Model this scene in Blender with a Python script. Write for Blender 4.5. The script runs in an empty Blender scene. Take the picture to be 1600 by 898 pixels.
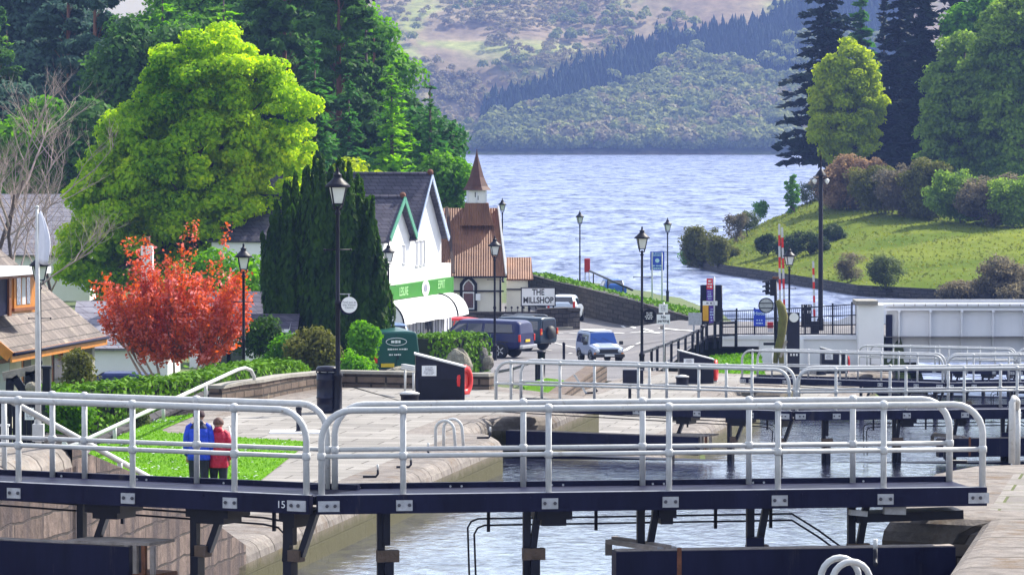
import bpy, math, random
import numpy as np
from mathutils import Vector, Matrix
R = math.radians
rnd = random.Random(7)
rng = np.random.default_rng(11)
sc = bpy.context.scene
COL = sc.collection
# ------------------------------------------------------------------ camera model
F, HC, PITCH = 7000.0, 13.5, math.atan(256.0/7000.0)
CP, SP = math.cos(PITCH), math.sin(PITCH)
def W(px, Y, c):
    """world point seen at column px, at depth Y and c metres below the eye"""
    return Vector(((px-800.0)/F*(Y*CP + c*SP), Y, HC-c))
def Pz(px, py, Y):
    """world point seen at pixel (px,py) of the photograph at ground distance Y"""
    a = (449.0-py)/F
    dy = CP + a*SP
    k = Y/dy
    return Vector(((px-800.0)/F*k, Y, HC + (a*CP-SP)*k))
def C_of(py, Y): return HC - Pz(800, py, Y).z
AZ = R(9.33)
ax = Vector((math.sin(AZ), math.cos(AZ), 0)); rx = Vector((math.cos(AZ), -math.sin(AZ), 0))
M1 = Vector((-2.21, 50.0, 0))
def LF(u, t, c): 
    p = M1 + rx*u + ax*t
    return Vector((p.x, p.y, HC-c))
def ut(X, Y):
    dx, dy = X-M1.x, Y-M1.y
    return dx*rx.x+dy*rx.y, dx*ax.x+dy*ax.y
# ------------------------------------------------------------------ materials
def newmat(name):
    m = bpy.data.materials.new(name); m.use_nodes = True
    nt = m.node_tree; nt.nodes.clear()
    out = nt.nodes.new('ShaderNodeOutputMaterial')
    return m, nt, out
def N(nt, typ, **kw):
    n = nt.nodes.new(typ)
    for k, v in kw.items():
        if k.startswith('i_'):
            n.inputs[k[2:].replace('_', ' ')].default_value = v
        else: setattr(n, k, v)
    return n
def c4(c): return (c[0], c[1], c[2], 1.0)
def mul(c, k): return tuple(min(1, x*k) for x in c)
def MAT(name, col, rough=.6, var=.18, scale=3.0, bump=0.0, bscale=None, metal=0.0, col2=None, streak=False, spec=.5, dirt=None, coat=0.0):
    m, nt, out = newmat(name)
    b = N(nt, 'ShaderNodeBsdfPrincipled'); L = nt.links.new
    b.inputs['Roughness'].default_value = rough; b.inputs['Metallic'].default_value = metal
    b.inputs['Specular IOR Level'].default_value = spec
    if coat: b.inputs['Coat Weight'].default_value = coat; b.inputs['Coat Roughness'].default_value = .08
    tc = N(nt, 'ShaderNodeNewGeometry')
    vec = tc.outputs['Position']
    if streak:
        mp = N(nt, 'ShaderNodeMapping'); mp.inputs['Scale'].default_value = (1, 1, .12); L(vec, mp.inputs['Vector']); vec = mp.outputs[0]
    no = N(nt, 'ShaderNodeTexNoise'); no.inputs['Scale'].default_value = scale; no.inputs['Detail'].default_value = 6; no.inputs['Roughness'].default_value = .65
    L(vec, no.inputs['Vector'])
    rp = N(nt, 'ShaderNodeValToRGB')
    ca, cb = (mul(col, 1-var), mul(col, 1+var)) if col2 is None else (col, col2)
    rp.color_ramp.elements[0].position = .3; rp.color_ramp.elements[1].position = .7
    rp.color_ramp.elements[0].color = c4(ca); rp.color_ramp.elements[1].color = c4(cb)
    L(no.outputs['Fac'], rp.inputs['Fac'])
    colout = rp.outputs['Color']
    if dirt:
        n2 = N(nt, 'ShaderNodeTexNoise'); n2.inputs['Scale'].default_value = dirt[1]; n2.inputs['Detail'].default_value = 8; n2.inputs['Roughness'].default_value = .75
        L(vec, n2.inputs['Vector'])
        r2 = N(nt, 'ShaderNodeValToRGB'); r2.color_ramp.elements[0].position = dirt[2]; r2.color_ramp.elements[1].position = min(1, dirt[2]+.12)
        L(n2.outputs['Fac'], r2.inputs['Fac'])
        mx = N(nt, 'ShaderNodeMix', data_type='RGBA'); mx.inputs['B'].default_value = c4(dirt[0])
        L(r2.outputs['Color'], mx.inputs['Factor']); L(colout, mx.inputs['A']); colout = mx.outputs['Result']
    L(colout, b.inputs['Base Color'])
    if bump:
        n3 = N(nt, 'ShaderNodeTexNoise'); n3.inputs['Scale'].default_value = bscale or scale*6; n3.inputs['Detail'].default_value = 5
        L(vec, n3.inputs['Vector'])
        bp = N(nt, 'ShaderNodeBump'); bp.inputs['Strength'].default_value = bump; bp.inputs['Distance'].default_value = .05
        L(n3.outputs['Fac'], bp.inputs['Height']); L(bp.outputs[0], b.inputs['Normal'])
    L(b.outputs[0], out.inputs['Surface'])
    return m
def BRICK(name, c1, c2, mortar, bw, bh, rot=0.0, floor=False, ms=.02, rough=.85, bump=.5, zs=1.0, stain=None, offset=.5, nscale=1.6, rnd_amt=.5, warp=.0, tide=None):
    m, nt, out = newmat(name); L = nt.links.new
    b = N(nt, 'ShaderNodeBsdfPrincipled'); b.inputs['Roughness'].default_value = rough; b.inputs['Specular IOR Level'].default_value = .25
    g = N(nt, 'ShaderNodeNewGeometry')
    mp = N(nt, 'ShaderNodeMapping'); mp.inputs['Rotation'].default_value = (0, 0, rot); L(g.outputs['Position'], mp.inputs['Vector'])
    vec = mp.outputs[0]
    if not floor:
        sx = N(nt, 'ShaderNodeSeparateXYZ'); L(vec, sx.inputs[0])
        ad = N(nt, 'ShaderNodeMath', operation='ADD'); L(sx.outputs[0], ad.inputs[0]); L(sx.outputs[1], ad.inputs[1])
        mz = N(nt, 'ShaderNodeMath', operation='MULTIPLY'); mz.inputs[1].default_value = zs; L(sx.outputs[2], mz.inputs[0])
        cb = N(nt, 'ShaderNodeCombineXYZ'); L(ad.outputs[0], cb.inputs[0]); L(mz.outputs[0], cb.inputs[1]); vec = cb.outputs[0]
    if warp:
        wn = N(nt, 'ShaderNodeTexNoise'); wn.inputs['Scale'].default_value = 1.3; L(g.outputs['Position'], wn.inputs['Vector'])
        vs = N(nt, 'ShaderNodeVectorMath', operation='MULTIPLY_ADD'); vs.inputs[1].default_value = (warp, warp, warp)
        L(wn.outputs['Color'], vs.inputs[0]); L(vec, vs.inputs[2]); vec = vs.outputs[0]
    br = N(nt, 'ShaderNodeTexBrick'); br.offset = offset
    br.inputs['Color1'].default_value = c4(c1); br.inputs['Color2'].default_value = c4(c2); br.inputs['Mortar'].default_value = c4(mortar)
    br.inputs['Scale'].default_value = 1.0; br.inputs['Mortar Size'].default_value = ms; br.inputs['Mortar Smooth'].default_value = .3
    br.inputs['Brick Width'].default_value = bw; br.inputs['Row Height'].default_value = bh; br.inputs['Bias'].default_value = 0
    L(vec, br.inputs['Vector'])
    no = N(nt, 'ShaderNodeTexNoise'); no.inputs['Scale'].default_value = nscale; no.inputs['Detail'].default_value = 8; no.inputs['Roughness'].default_value = .7
    L(g.outputs['Position'], no.inputs['Vector'])
    rp = N(nt, 'ShaderNodeValToRGB'); rp.color_ramp.elements[0].position = .25; rp.color_ramp.elements[1].position = .75
    lo = 1-rnd_amt; rp.color_ramp.elements[0].color = (lo, lo, lo, 1); rp.color_ramp.elements[1].color = (1, 1, 1, 1)
    L(no.outputs['Fac'], rp.inputs['Fac'])
    mx = N(nt, 'ShaderNodeMix', data_type='RGBA', blend_type='MULTIPLY'); mx.inputs['Factor'].default_value = 1
    L(br.outputs['Color'], mx.inputs['A']); L(rp.outputs['Color'], mx.inputs['B']); co = mx.outputs['Result']
    if stain:
        n2 = N(nt, 'ShaderNodeTexNoise'); n2.inputs['Scale'].default_value = stain[1]; n2.inputs['Detail'].default_value = 7; n2.inputs['Roughness'].default_value = .7
        mp2 = N(nt, 'ShaderNodeMapping'); mp2.inputs['Scale'].default_value = (1, 1, stain[3] if len(stain) > 3 else 1); L(g.outputs['Position'], mp2.inputs['Vector']); L(mp2.outputs[0], n2.inputs['Vector'])
        r2 = N(nt, 'ShaderNodeValToRGB'); r2.color_ramp.elements[0].position = stain[2]; r2.color_ramp.elements[1].position = stain[2]+.15
        L(n2.outputs['Fac'], r2.inputs['Fac'])
        m2 = N(nt, 'ShaderNodeMix', data_type='RGBA'); m2.inputs['B'].default_value = c4(stain[0]); L(r2.outputs['Color'], m2.inputs['Factor']); L(co, m2.inputs['A']); co = m2.outputs['Result']
    if tide:
        sz = N(nt, 'ShaderNodeSeparateXYZ'); L(g.outputs['Position'], sz.inputs[0])
        wob = N(nt, 'ShaderNodeMath', operation='MULTIPLY_ADD'); wob.inputs[1].default_value = -.55; L(no.outputs['Fac'], wob.inputs[0]); L(sz.outputs[2], wob.inputs[2])
        tot = None
        for z0 in tide:
            mr = N(nt, 'ShaderNodeMapRange'); mr.inputs['From Min'].default_value = z0+.28; mr.inputs['From Max'].default_value = z0+.02; L(wob.outputs[0], mr.inputs['Value'])
            lo_ = N(nt, 'ShaderNodeMath', operation='GREATER_THAN'); lo_.inputs[1].default_value = z0-1.2; L(sz.outputs[2], lo_.inputs[0])
            mm = N(nt, 'ShaderNodeMath', operation='MULTIPLY'); L(mr.outputs[0], mm.inputs[0]); L(lo_.outputs[0], mm.inputs[1])
            if tot is None: tot = mm.outputs[0]
            else:
                ma = N(nt, 'ShaderNodeMath', operation='MAXIMUM'); L(tot, ma.inputs[0]); L(mm.outputs[0], ma.inputs[1]); tot = ma.outputs[0]
        m3 = N(nt, 'ShaderNodeMix', data_type='RGBA'); m3.inputs['B'].default_value = (.055, .05, .018, 1); L(tot, m3.inputs['Factor']); L(co, m3.inputs['A']); co = m3.outputs['Result']
    L(co, b.inputs['Base Color'])
    if bump:
        bp = N(nt, 'ShaderNodeBump'); bp.inputs['Strength'].default_value = bump; bp.inputs['Distance'].default_value = .04
        sm = N(nt, 'ShaderNodeMath', operation='MULTIPLY_ADD'); sm.inputs[1].default_value = -1.2; L(br.outputs['Fac'], sm.inputs[0]); L(no.outputs['Fac'], sm.inputs[2])
        L(sm.outputs[0], bp.inputs['Height']); L(bp.outputs[0], b.inputs['Normal'])
    L(b.outputs[0], out.inputs['Surface'])
    return m
def LEAF(name, ca, cb, trans=.4, nscale=.35, cc=None):
    """two-sided leaf: diffuse + translucent, hue varying leaf by leaf and clump by clump"""
    m, nt, out = newmat(name); L = nt.links.new
    g = N(nt, 'ShaderNodeNewGeometry')
    no = N(nt, 'ShaderNodeTexNoise'); no.inputs['Scale'].default_value = nscale; no.inputs['Detail'].default_value = 3; L(g.outputs['Position'], no.inputs['Vector'])
    ad = N(nt, 'ShaderNodeMath', operation='MULTIPLY_ADD'); ad.inputs[1].default_value = .45
    s = N(nt, 'ShaderNodeMath', operation='MULTIPLY_ADD'); s.inputs[1].default_value = 1.5; s.inputs[2].default_value = -.48
    L(no.outputs['Fac'], s.inputs[0]); L(g.outputs['Random Per Island'], ad.inputs[0]); L(s.outputs[0], ad.inputs[2])
    rp = N(nt, 'ShaderNodeValToRGB'); rp.color_ramp.elements[0].color = c4(ca); rp.color_ramp.elements[1].color = c4(cb)
    if cc is not None:
        e = rp.color_ramp.elements.new(.55); e.color = c4(cc)
    L(ad.outputs[0], rp.inputs['Fac'])
    d = N(nt, 'ShaderNodeBsdfPrincipled'); d.inputs['Roughness'].default_value = .6; d.inputs['Specular IOR Level'].default_value = .07; L(rp.outputs[0], d.inputs['Base Color'])
    t = N(nt, 'ShaderNodeBsdfTranslucent')
    hs = N(nt, 'ShaderNodeHueSaturation'); hs.inputs['Saturation'].default_value = 1.1; hs.inputs['Value'].default_value = 1.8; L(rp.outputs[0], hs.inputs['Color']); L(hs.outputs[0], t.inputs['Color'])
    mx = N(nt, 'ShaderNodeMixShader'); mx.inputs[0].default_value = trans; L(d.outputs[0], mx.inputs[1]); L(t.outputs[0], mx.inputs[2])
    L(mx.outputs[0], out.inputs['Surface'])
    return m
def GLASS(name, col=(.02, .03, .05), rough=.05):
    m, nt, out = newmat(name)
    b = N(nt, 'ShaderNodeBsdfPrincipled'); b.inputs['Base Color'].default_value = c4(col); b.inputs['Roughness'].default_value = rough; b.inputs['Specular IOR Level'].default_value = .9
    nt.links.new(b.outputs[0], out.inputs['Surface']); return m
# ------------------------------------------------------------------ mesh builder
def top_of(o):
    while o.parent: o = o.parent
    return o
class MB:
    def __init__(s): s.v = []; s.f = []; s.mi = []; s.sm = []
    def add(s, vs, fs, m=0, smooth=False):
        o = len(s.v); s.v += [tuple(x) for x in vs]; s.f += [tuple(i+o for i in f) for f in fs]; s.mi += [m]*len(fs); s.sm += [smooth]*len(fs); return s
    def box(s, c, d, rz=0, m=0, M=None):
        x, y, z = d[0]/2, d[1]/2, d[2]/2
        vs = [Vector((a, b, e)) for a in (-x, x) for b in (-y, y) for e in (-z, z)]
        T = Matrix.Translation(Vector(c)) @ (M if M else Matrix.Rotation(rz, 4, 'Z'))
        return s.add([T @ v for v in vs], [(0, 1, 3, 2), (4, 6, 7, 5), (0, 4, 5, 1), (2, 3, 7, 6), (0, 2, 6, 4), (1, 5, 7, 3)], m)
    def bar(s, p0, p1, w, h, m=0, up=(0, 0, 1)):
        """rectangular bar p0->p1; w sideways, h along 'up'"""
        p0, p1 = Vector(p0), Vector(p1); d = (p1-p0).normalized(); u = Vector(up)
        sd = d.cross(u)
        if sd.length < 1e-4: sd = d.cross(Vector((0, 1, 0)))
        sd.normalize(); u = sd.cross(d).normalized()
        vs = [p + sd*(a*w/2) + u*(b*h/2) for p in (p0, p1) for a, b in ((-1, -1), (1, -1), (1, 1), (-1, 1))]
        return s.add(vs, [(0, 1, 2, 3), (4, 7, 6, 5), (0, 4, 5, 1), (1, 5, 6, 2), (2, 6, 7, 3), (3, 7, 4, 0)], m)
    def tube(s, pts, r, n=8, m=0, cap=True, smooth=True):
        pts = [Vector(p) for p in pts]; k = len(pts)
        rs = r if isinstance(r, (list, tuple)) else [r]*k
        vs = []; prev = None
        for i, p in enumerate(pts):
            d = (pts[min(i+1, k-1)]-pts[max(i-1, 0)]).normalized()
            if prev is None:
                a = Vector((0, 0, 1)) if abs(d.z) < .9 else Vector((1, 0, 0))
                n1 = d.cross(a).normalized()
            else:
                n1 = prev - d*prev.dot(d)
                n1 = n1.normalized() if n1.length > 1e-6 else d.orthogonal().normalized()
            prev = n1; n2 = d.cross(n1)
            for j in range(n):
                an = 2*math.pi*j/n
                vs.append(p + (n1*math.cos(an)+n2*math.sin(an))*rs[i])
        fs = [(i*n+j, i*n+(j+1) % n, (i+1)*n+(j+1) % n, (i+1)*n+j) for i in range(k-1) for j in range(n)]
        s.add(vs, fs, m, smooth)
        if cap:
            o = len(s.v)-len(vs)
            s.f += [tuple(o+j for j in reversed(range(n))), tuple(o+(k-1)*n+j for j in range(n))]; s.mi += [m, m]; s.sm += [False, False]
        return s
    def lathe(s, prof, c, n=12, m=0, M=None, smooth=True, arc=1.0):
        c = Vector(c); vs = []
        for r_, z in prof:
            for j in range(n):
                an = 2*math.pi*j/n
                v = Vector((r_*math.cos(an), r_*math.sin(an), z))
                vs.append(c + (M @ v if M else v))
        k = len(prof)
        fs = [(i*n+j, i*n+(j+1) % n, (i+1)*n+(j+1) % n, (i+1)*n+j) for i in range(k-1) for j in range(n)]
        s.add(vs, fs, m, smooth)
        o = len(s.v)-len(vs)
        if prof[0][0] > 1e-3: s.f.append(tuple(o+j for j in reversed(range(n)))); s.mi.append(m); s.sm.append(False)
        if prof[-1][0] > 1e-3: s.f.append(tuple(o+(k-1)*n+j for j in range(n))); s.mi.append(m); s.sm.append(False)
        return s
    def prism(s, poly, z0, z1, m=0, mtop=None):
        n = len(poly)
        vs = [(p[0], p[1], z0) for p in poly] + [(p[0], p[1], z1) for p in poly]
        s.add(vs, [(i, (i+1) % n, n+(i+1) % n, n+i) for i in range(n)] + [tuple(reversed(range(n)))], m)
        o = len(s.v)-2*n
        s.f.append(tuple(o+n+i for i in range(n))); s.mi.append(m if mtop is None else mtop); s.sm.append(False)
        return s
    def slab(s, poly3, th, nrm, m=0):
        """flat polygon in 3D given a thickness along -nrm"""
        n = len(poly3); nrm = Vector(nrm)
        a = [Vector(p) for p in poly3]; b = [p-nrm*th for p in a]
        s.add(a+b, [tuple(range(n)), tuple(n+i for i in reversed(range(n)))] + [(i, n+i, n+(i+1) % n, (i+1) % n) for i in range(n)], m); return s
    def ball(s, c, r, n=8, k=6, m=0, jit=0):
        r = r if isinstance(r, (list, tuple)) else (r, r, r); c = Vector(c); vs = []
        for i in range(k+1):
            th = math.pi*i/k
            for j in range(n):
                an = 2*math.pi*j/n; q = 1+(rnd.random()-.5)*jit
                vs.append(c+Vector((r[0]*q*math.sin(th)*math.cos(an), r[1]*q*math.sin(th)*math.sin(an), r[2]*q*math.cos(th))))
        return s.add(vs, [(i*n+j, (i+1)*n+j, (i+1)*n+(j+1) % n, i*n+(j+1) % n) for i in range(k) for j in range(n)], m, True)
    def loft(s, rings, m=0, smooth=True, cap=True):
        n = len(rings[0]); k = len(rings); vs = [p for r_ in rings for p in r_]
        s.add(vs, [(i*n+j, i*n+(j+1) % n, (i+1)*n+(j+1) % n, (i+1)*n+j) for i in range(k-1) for j in range(n)], m, smooth)
        if cap:
            o = len(s.v)-n*k
            s.f += [tuple(o+j for j in reversed(range(n))), tuple(o+(k-1)*n+j for j in range(n))]; s.mi += [m, m]; s.sm += [False, False]
        return s
    def build(s, name, mats, parent=None, bevel=0):
        off = top_of(parent).location if parent else Vector((0, 0, 0))
        me = bpy.data.meshes.new(name)
        me.from_pydata([(v[0]-off.x, v[1]-off.y, v[2]-off.z) for v in s.v], [], s.f)
        for mt in (mats if isinstance(mats, list) else [mats]): me.materials.append(mt)
        me.polygons.foreach_set('material_index', s.mi); me.polygons.foreach_set('use_smooth', s.sm)
        me.update()
        o = bpy.data.objects.new(name, me); COL.objects.link(o)
        if parent: o.parent = parent
        if bevel:
            b = o.modifiers.new('edge', 'BEVEL'); b.width = bevel; b.segments = 2; b.limit_method = 'ANGLE'
        return o
def tag(o, label, cat, group=None, kind=None):
    if label: o['label'] = label
    if cat: o['category'] = cat
    if group: o['group'] = group
    if kind: o['kind'] = kind
    return o
def thing(name, label, cat, loc=(0, 0, 0), rz=0, group=None):
    o = bpy.data.objects.new(name, None); o.empty_display_size = .2; COL.objects.link(o)
    o.location = loc; o.rotation_euler = (0, 0, rz)
    return tag(o, label, cat, group)
def copy_tree(o, parent=None, loc=None, rz=None, label=None, scale=None):
    c = o.copy(); COL.objects.link(c)
    if parent is not None: c.parent = parent
    if loc is not None: c.location = loc
    if rz is not None: c.rotation_euler = (0, 0, rz)
    if label: c['label'] = label
    if scale: c.scale = scale if isinstance(scale, tuple) else (scale,)*3
    for ch in list(o.children): copy_tree(ch, c)
    return c
def move(o, loc, rz=0, label=None, scale=None):
    o.location = loc; o.rotation_euler = (0, 0, rz)
    if label: o['label'] = label
    if scale: o.scale = scale if isinstance(scale, tuple) else (scale,)*3
    return o
def TEXT(name, s, size, mat, M, parent, ext=.002, sx=1.0, bold=0.0):
    cu = bpy.data.curves.new(name, 'FONT'); cu.body = s; cu.size = size; cu.align_x = 'CENTER'; cu.align_y = 'CENTER'; cu.extrude = ext; cu.offset = bold; cu.space_line = .85
    o = bpy.data.objects.new(name, cu); COL.objects.link(o)
    dg = bpy.context.evaluated_depsgraph_get()
    me = bpy.data.meshes.new_from_object(o.evaluated_get(dg))
    bpy.data.objects.remove(o); bpy.data.curves.remove(cu)
    off = top_of(parent).location
    me.transform(Matrix.Translation(-off) @ M @ Matrix.Diagonal((sx, 1, 1, 1)))
    me.materials.clear(); me.materials.append(mat); me.name = name
    r = bpy.data.objects.new(name, me); COL.objects.link(r); r.parent = parent
    return r
def face_M(p, nrm, up=(0, 0, 1)):
    """matrix placing local XY (text plane) at p facing nrm"""
    n = Vector(nrm).normalized(); u = Vector(up); x = u.cross(n).normalized(); u = n.cross(x)
    M = Matrix((x, u, n)).transposed().to_4x4(); M.translation = Vector(p); return M
def scribble(mb, M, w, h, lines, m=0, seed=1, fill=.75, th=.003):
    """rows of tiny word-like blocks for writing too small to read"""
    q = random.Random(seed); lh = h/lines
    for i in range(lines):
        y = h/2-lh*(i+.5); x = -w/2*q.uniform(.55, .95); end = -x
        while x < end:
            ww = q.uniform(.3, .9)*lh
            hh = lh*q.uniform(.35, .6)
            a = [Vector((x, y-hh/2, th)), Vector((min(end, x+ww), y-hh/2, th)), Vector((min(end, x+ww), y+hh/2, th)), Vector((x, y+hh/2, th))]
            mb.add([M @ v for v in a], [(0, 1, 2, 3)], m)
            x += ww + lh*q.choice((.12, .12, .4))
    return mb
# ------------------------------------------------------------------ foliage
def leaf_mesh(name, pts, nrm, size, mat, parent=None, elong=1.5, tang=None, fold=.0):
    pts = np.asarray(pts, float); n = len(pts); nrm = np.asarray(nrm, float)
    nrm = nrm/np.maximum(np.linalg.norm(nrm, axis=1, keepdims=True), 1e-6)
    size = np.broadcast_to(np.asarray(size, float), (n,))[:, None]
    t = rng.normal(size=(n, 3)) if tang is None else np.asarray(tang, float) + rng.normal(size=(n, 3))*.18
    t = t - nrm*np.sum(t*nrm, axis=1, keepdims=True); t /= np.maximum(np.linalg.norm(t, axis=1, keepdims=True), 1e-6)
    b = np.cross(nrm, t)
    if parent is not None: pts = pts - np.array(top_of(parent).location)
    q = rng.uniform(-.15, .25, (n, 1))
    v = np.empty((n, 4, 3))
    v[:, 0] = pts - t*size*elong*.5; v[:, 1] = pts + b*size*.5 + t*size*q - nrm*size*.12
    v[:, 2] = pts + t*size*elong*.5; v[:, 3] = pts - b*size*.5 + t*size*q + nrm*size*.12
    me = bpy.data.meshes.new(name)
    me.vertices.add(4*n); me.vertices.foreach_set('co', v.reshape(-1))
    me.loops.add(4*n); me.loops.foreach_set('vertex_index', np.arange(4*n, dtype=np.int32))
    me.polygons.add(n); me.polygons.foreach_set('loop_start', np.arange(0, 4*n, 4, dtype=np.int32))
    try: me.polygons.foreach_set('loop_total', np.full(n, 4, dtype=np.int32))
    except Exception: pass
    me.materials.append(mat); me.update(calc_edges=True); me.validate()
    o = bpy.data.objects.new(name, me); COL.objects.link(o)
    if parent is not None: o.parent = parent
    return o
def sphere_dirs(n):
    d = rng.normal(size=(n, 3)); return d/np.linalg.norm(d, axis=1, keepdims=True)
def lobe_leaves(lobes, per, up=.35, shell=(.45, 1.08)):
    """lobes: list of (x,y,z,rx,ry,rz); returns points and normals clumped round each lobe"""
    P, Nn = [], []
    vol = np.array([(l[3]*l[4]*l[5])**(2/3) for l in lobes]); per_l = (per*vol/vol.mean()).astype(int)+4
    for l, k in zip(lobes, per_l):
        d = sphere_dirs(k); d[:, 2] += up; d /= np.linalg.norm(d, axis=1, keepdims=True)
        rr = rng.uniform(shell[0]**2, shell[1]**2, (k, 1))**.5
        P.append(np.array(l[:3]) + d*rr*np.array(l[3:6])); Nn.append(d + rng.normal(size=(k, 3))*.55 + np.array((0, 0, .35)))
    return np.concatenate(P), np.concatenate(Nn)
def fill_lobes(env, n, r, flat=.75, surf=.65):
    """n lobe centres through the volume of the ellipsoids env, towards the surface"""
    out = []; w = np.array([e[3]*e[4]*e[5] for e in env]); w = w/w.sum()
    for i in rng.choice(len(env), n, p=w):
        e = env[i]; d = sphere_dirs(1)[0]; q = rng.uniform(surf**3, 1)**(1/3)*.92 if rng.random() < .8 else rng.uniform(.2, .8)
        rr = r*rng.uniform(.65, 1.35)
        out.append((e[0]+d[0]*q*e[3], e[1]+d[1]*q*e[4], e[2]+d[2]*q*e[5], rr, rr, rr*flat))
    return out
def trunk_mb(h, r0, lobes, nlimb, lean=0, split=.3, bend=.3):
    mb = MB(); pts = []; k = 7; bx, by = 0, 0
    for i in range(k):
        f = i/(k-1); pts.append((bx, by, h*f)); bx += rnd.uniform(-1, 1)*bend*.4+lean/k; by += rnd.uniform(-1, 1)*bend*.4
    mb.tube(pts, [r0*(1.25 if i == 0 else 1)*(1-.8*i/(k-1)) for i in range(k)], 8)
    if lobes:
        for l in [lobes[i] for i in rng.choice(len(lobes), min(nlimb, len(lobes)), replace=False)]:
            f = min(.92, max(split, (l[2]/h)*rnd.uniform(.45, .75))); i = f*(k-1); a = Vector(pts[int(i)]).lerp(Vector(pts[min(k-1, int(i)+1)]), i-int(i))
            e = Vector(l[:3]); mid = a.lerp(e, .5)+Vector((rnd.uniform(-.3, .3), rnd.uniform(-.3, .3), .12*(e-a).length))
            rr = r0*(1-.8*f)*.55
            mb.tube([a, a.lerp(mid, .5)+Vector((0, 0, .05)), mid, mid.lerp(e, .6), e], [rr, rr*.8, rr*.55, rr*.35, rr*.12], 5, cap=False)
    return mb
def broadleaf(name, label, loc, env, n_lobes, lobe_r, per, leaf, lmat, bmat, h=None, r0=.3, group=None, up=.35, flat=.75, elong=1.4, nlimb=14, cat='tree', lean=0, surf=.65):
    root = thing(name, label, cat, loc, 0, group); off = Vector(loc)
    root.location = (0, 0, 0)
    lobes = fill_lobes(env, n_lobes, lobe_r, flat, surf)
    hh = h or max(e[2]+e[5]*.6 for e in env)
    trunk_mb(hh, r0, lobes, nlimb, lean).build('trunk' if cat == 'tree' else 'stems', bmat, root)
    p, n = lobe_leaves(lobes, per*2.1, up, (.3, 1.5) if cat == 'shrub' else (.45, 1.14)); leaf *= .68
    ok = p[:, 2] > .05; p, n = p[ok], n[ok]
    leaf_mesh('crown' if cat == 'tree' else 'foliage', p, n, leaf*rng.uniform(.6, 1.35, len(p)), lmat, root, elong)
    root.location = off
    return root
def conifer_pts(h, rmax, z0=.08, layers=34, nb=7, droop=.25, power=.8, per=10, irr=.25, updir=.15, seed=0):
    q = np.random.default_rng(seed+5); P, Nn, T, S = [], [], [], []
    for i in range(layers):
        f = z0+(1-z0)*(i+q.uniform(-.3, .3))/layers
        z = h*min(max(f, 0), .995); L0 = rmax*(max(0, 1-f)**power)+.12
        nbi = max(3, int(nb*(.5+.7*(1-f))))
        ph = q.uniform(0, 6.28)
        for b in range(nbi):
            a = ph+b*6.283/nbi+q.uniform(-.3, .3); L = L0*q.uniform(1-irr*1.6, 1+irr)
            k = max(3, int(per*1.9*L/rmax)+2)
            s = (np.arange(k)+q.uniform(.2, 1, k))/k
            rr = L*s
            zz = z + q.uniform(-1.1, 1.1)*h/layers + updir*rr - droop*L*s**2
            d = np.array([math.cos(a), math.sin(a), 0])
            side = np.array([-d[1], d[0], 0])
            lat = q.normal(size=k)*.16*L*(1.1-s*.6)
            pt = d*rr[:, None]+side*lat[:, None]; pt[:, 2] = zz-np.abs(lat)*.35
            P.append(pt); tn = np.tile(d, (k, 1)) + side*(np.sign(lat)*.7)[:, None]; tn[:, 2] = updir-2*droop*s*.7
            T.append(tn); nn = np.tile(np.array([0, 0, 1.0]), (k, 1))+q.normal(size=(k, 3))*.45; Nn.append(nn); S.append(np.full(k, .55+.45*(1-f)))
    return np.concatenate(P), np.concatenate(Nn), np.concatenate(T), np.concatenate(S)
def conifer(name, label, loc, h, rmax, lmat, bmat, leaf=.6, elong=2.2, group=None, r0=.3, seed=0, **kw):
    root = thing(name, label, 'tree', (0, 0, 0), 0, group)
    MB().tube([(0, 0, 0), (.05, .03, h*.4), (0, .05, h*.98)], [r0, r0*.65, .03], 7).build('trunk', bmat, root)
    p, n, t, s = conifer_pts(h, rmax, seed=seed, **kw)
    leaf_mesh('crown', p, n, .70*leaf*s*rng.uniform(.7, 1.3, len(p)), lmat, root, elong, t)
    root.location = loc
    return root
def pine(name, label, loc, h, lmat, bmat, spread, nplates=26, leaf=.4, group=None, r0=.3, clear=.35, lean=0, per=150, flat=.45):
    root = thing(name, label, 'tree', (0, 0, 0), 0, group); mb = MB(); lobes = []
    tr = [(0, 0, 0), (lean*.3, .1, h*.45), (lean*.7, -.1, h*.8), (lean, 0, h)]
    mb.tube(tr, [r0, r0*.75, r0*.45, .05], 7)
    nplates = int(nplates*1.9); per *= .62
    for i in range(nplates):
        f = clear+(1-clear)*(i+rnd.random())/nplates; z = h*f; a = rnd.uniform(0, 6.283)
        L = spread*(1-.75*max(0, (f-.55)/.45)**1.4)*rnd.uniform(.35, 1.0)
        x0 = lean*f; e = Vector((x0+math.cos(a)*L, math.sin(a)*L, z+rnd.uniform(-.02, .05)*h))
        mb.tube([(x0, 0, z-.05*h), Vector((x0, 0, z)).lerp(e, .5)+Vector((0, 0, -.1)), e], [r0*.3*(1.1-f), r0*.2*(1.1-f), .02], 5, cap=False)
        s = spread*rnd.uniform(.13, .27)*(1.15-.5*f)
        lobes.append((e.x, e.y, e.z, s, s, s*flat)); 
        if L > spread*.4: lobes.append((x0+math.cos(a)*L*.55, math.sin(a)*L*.55, e.z-.1, s*.8, s*.8, s*flat*.8))
    mb.build('trunk', bmat, root)
    p, n = lobe_leaves(lobes, per*2, .5, (.2, 1.15))
    leaf_mesh('crown', p, n, .68*leaf*rng.uniform(.6, 1.3, len(p)), lmat, root, 2.0)
    root.location = loc
    return root
def bush(name, label, loc, env, lmat, bmat, leaf=.15, n_lobes=20, lobe_r=.4, per=60, group=None, cat='shrub', elong=1.5, up=.3):
    return broadleaf(name, label, loc, env, n_lobes, lobe_r, per, leaf, lmat, bmat, h=max(e[2]+e[5]*.5 for e in env), r0=.05, group=group, cat=cat, nlimb=12, elong=elong, up=up)
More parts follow.
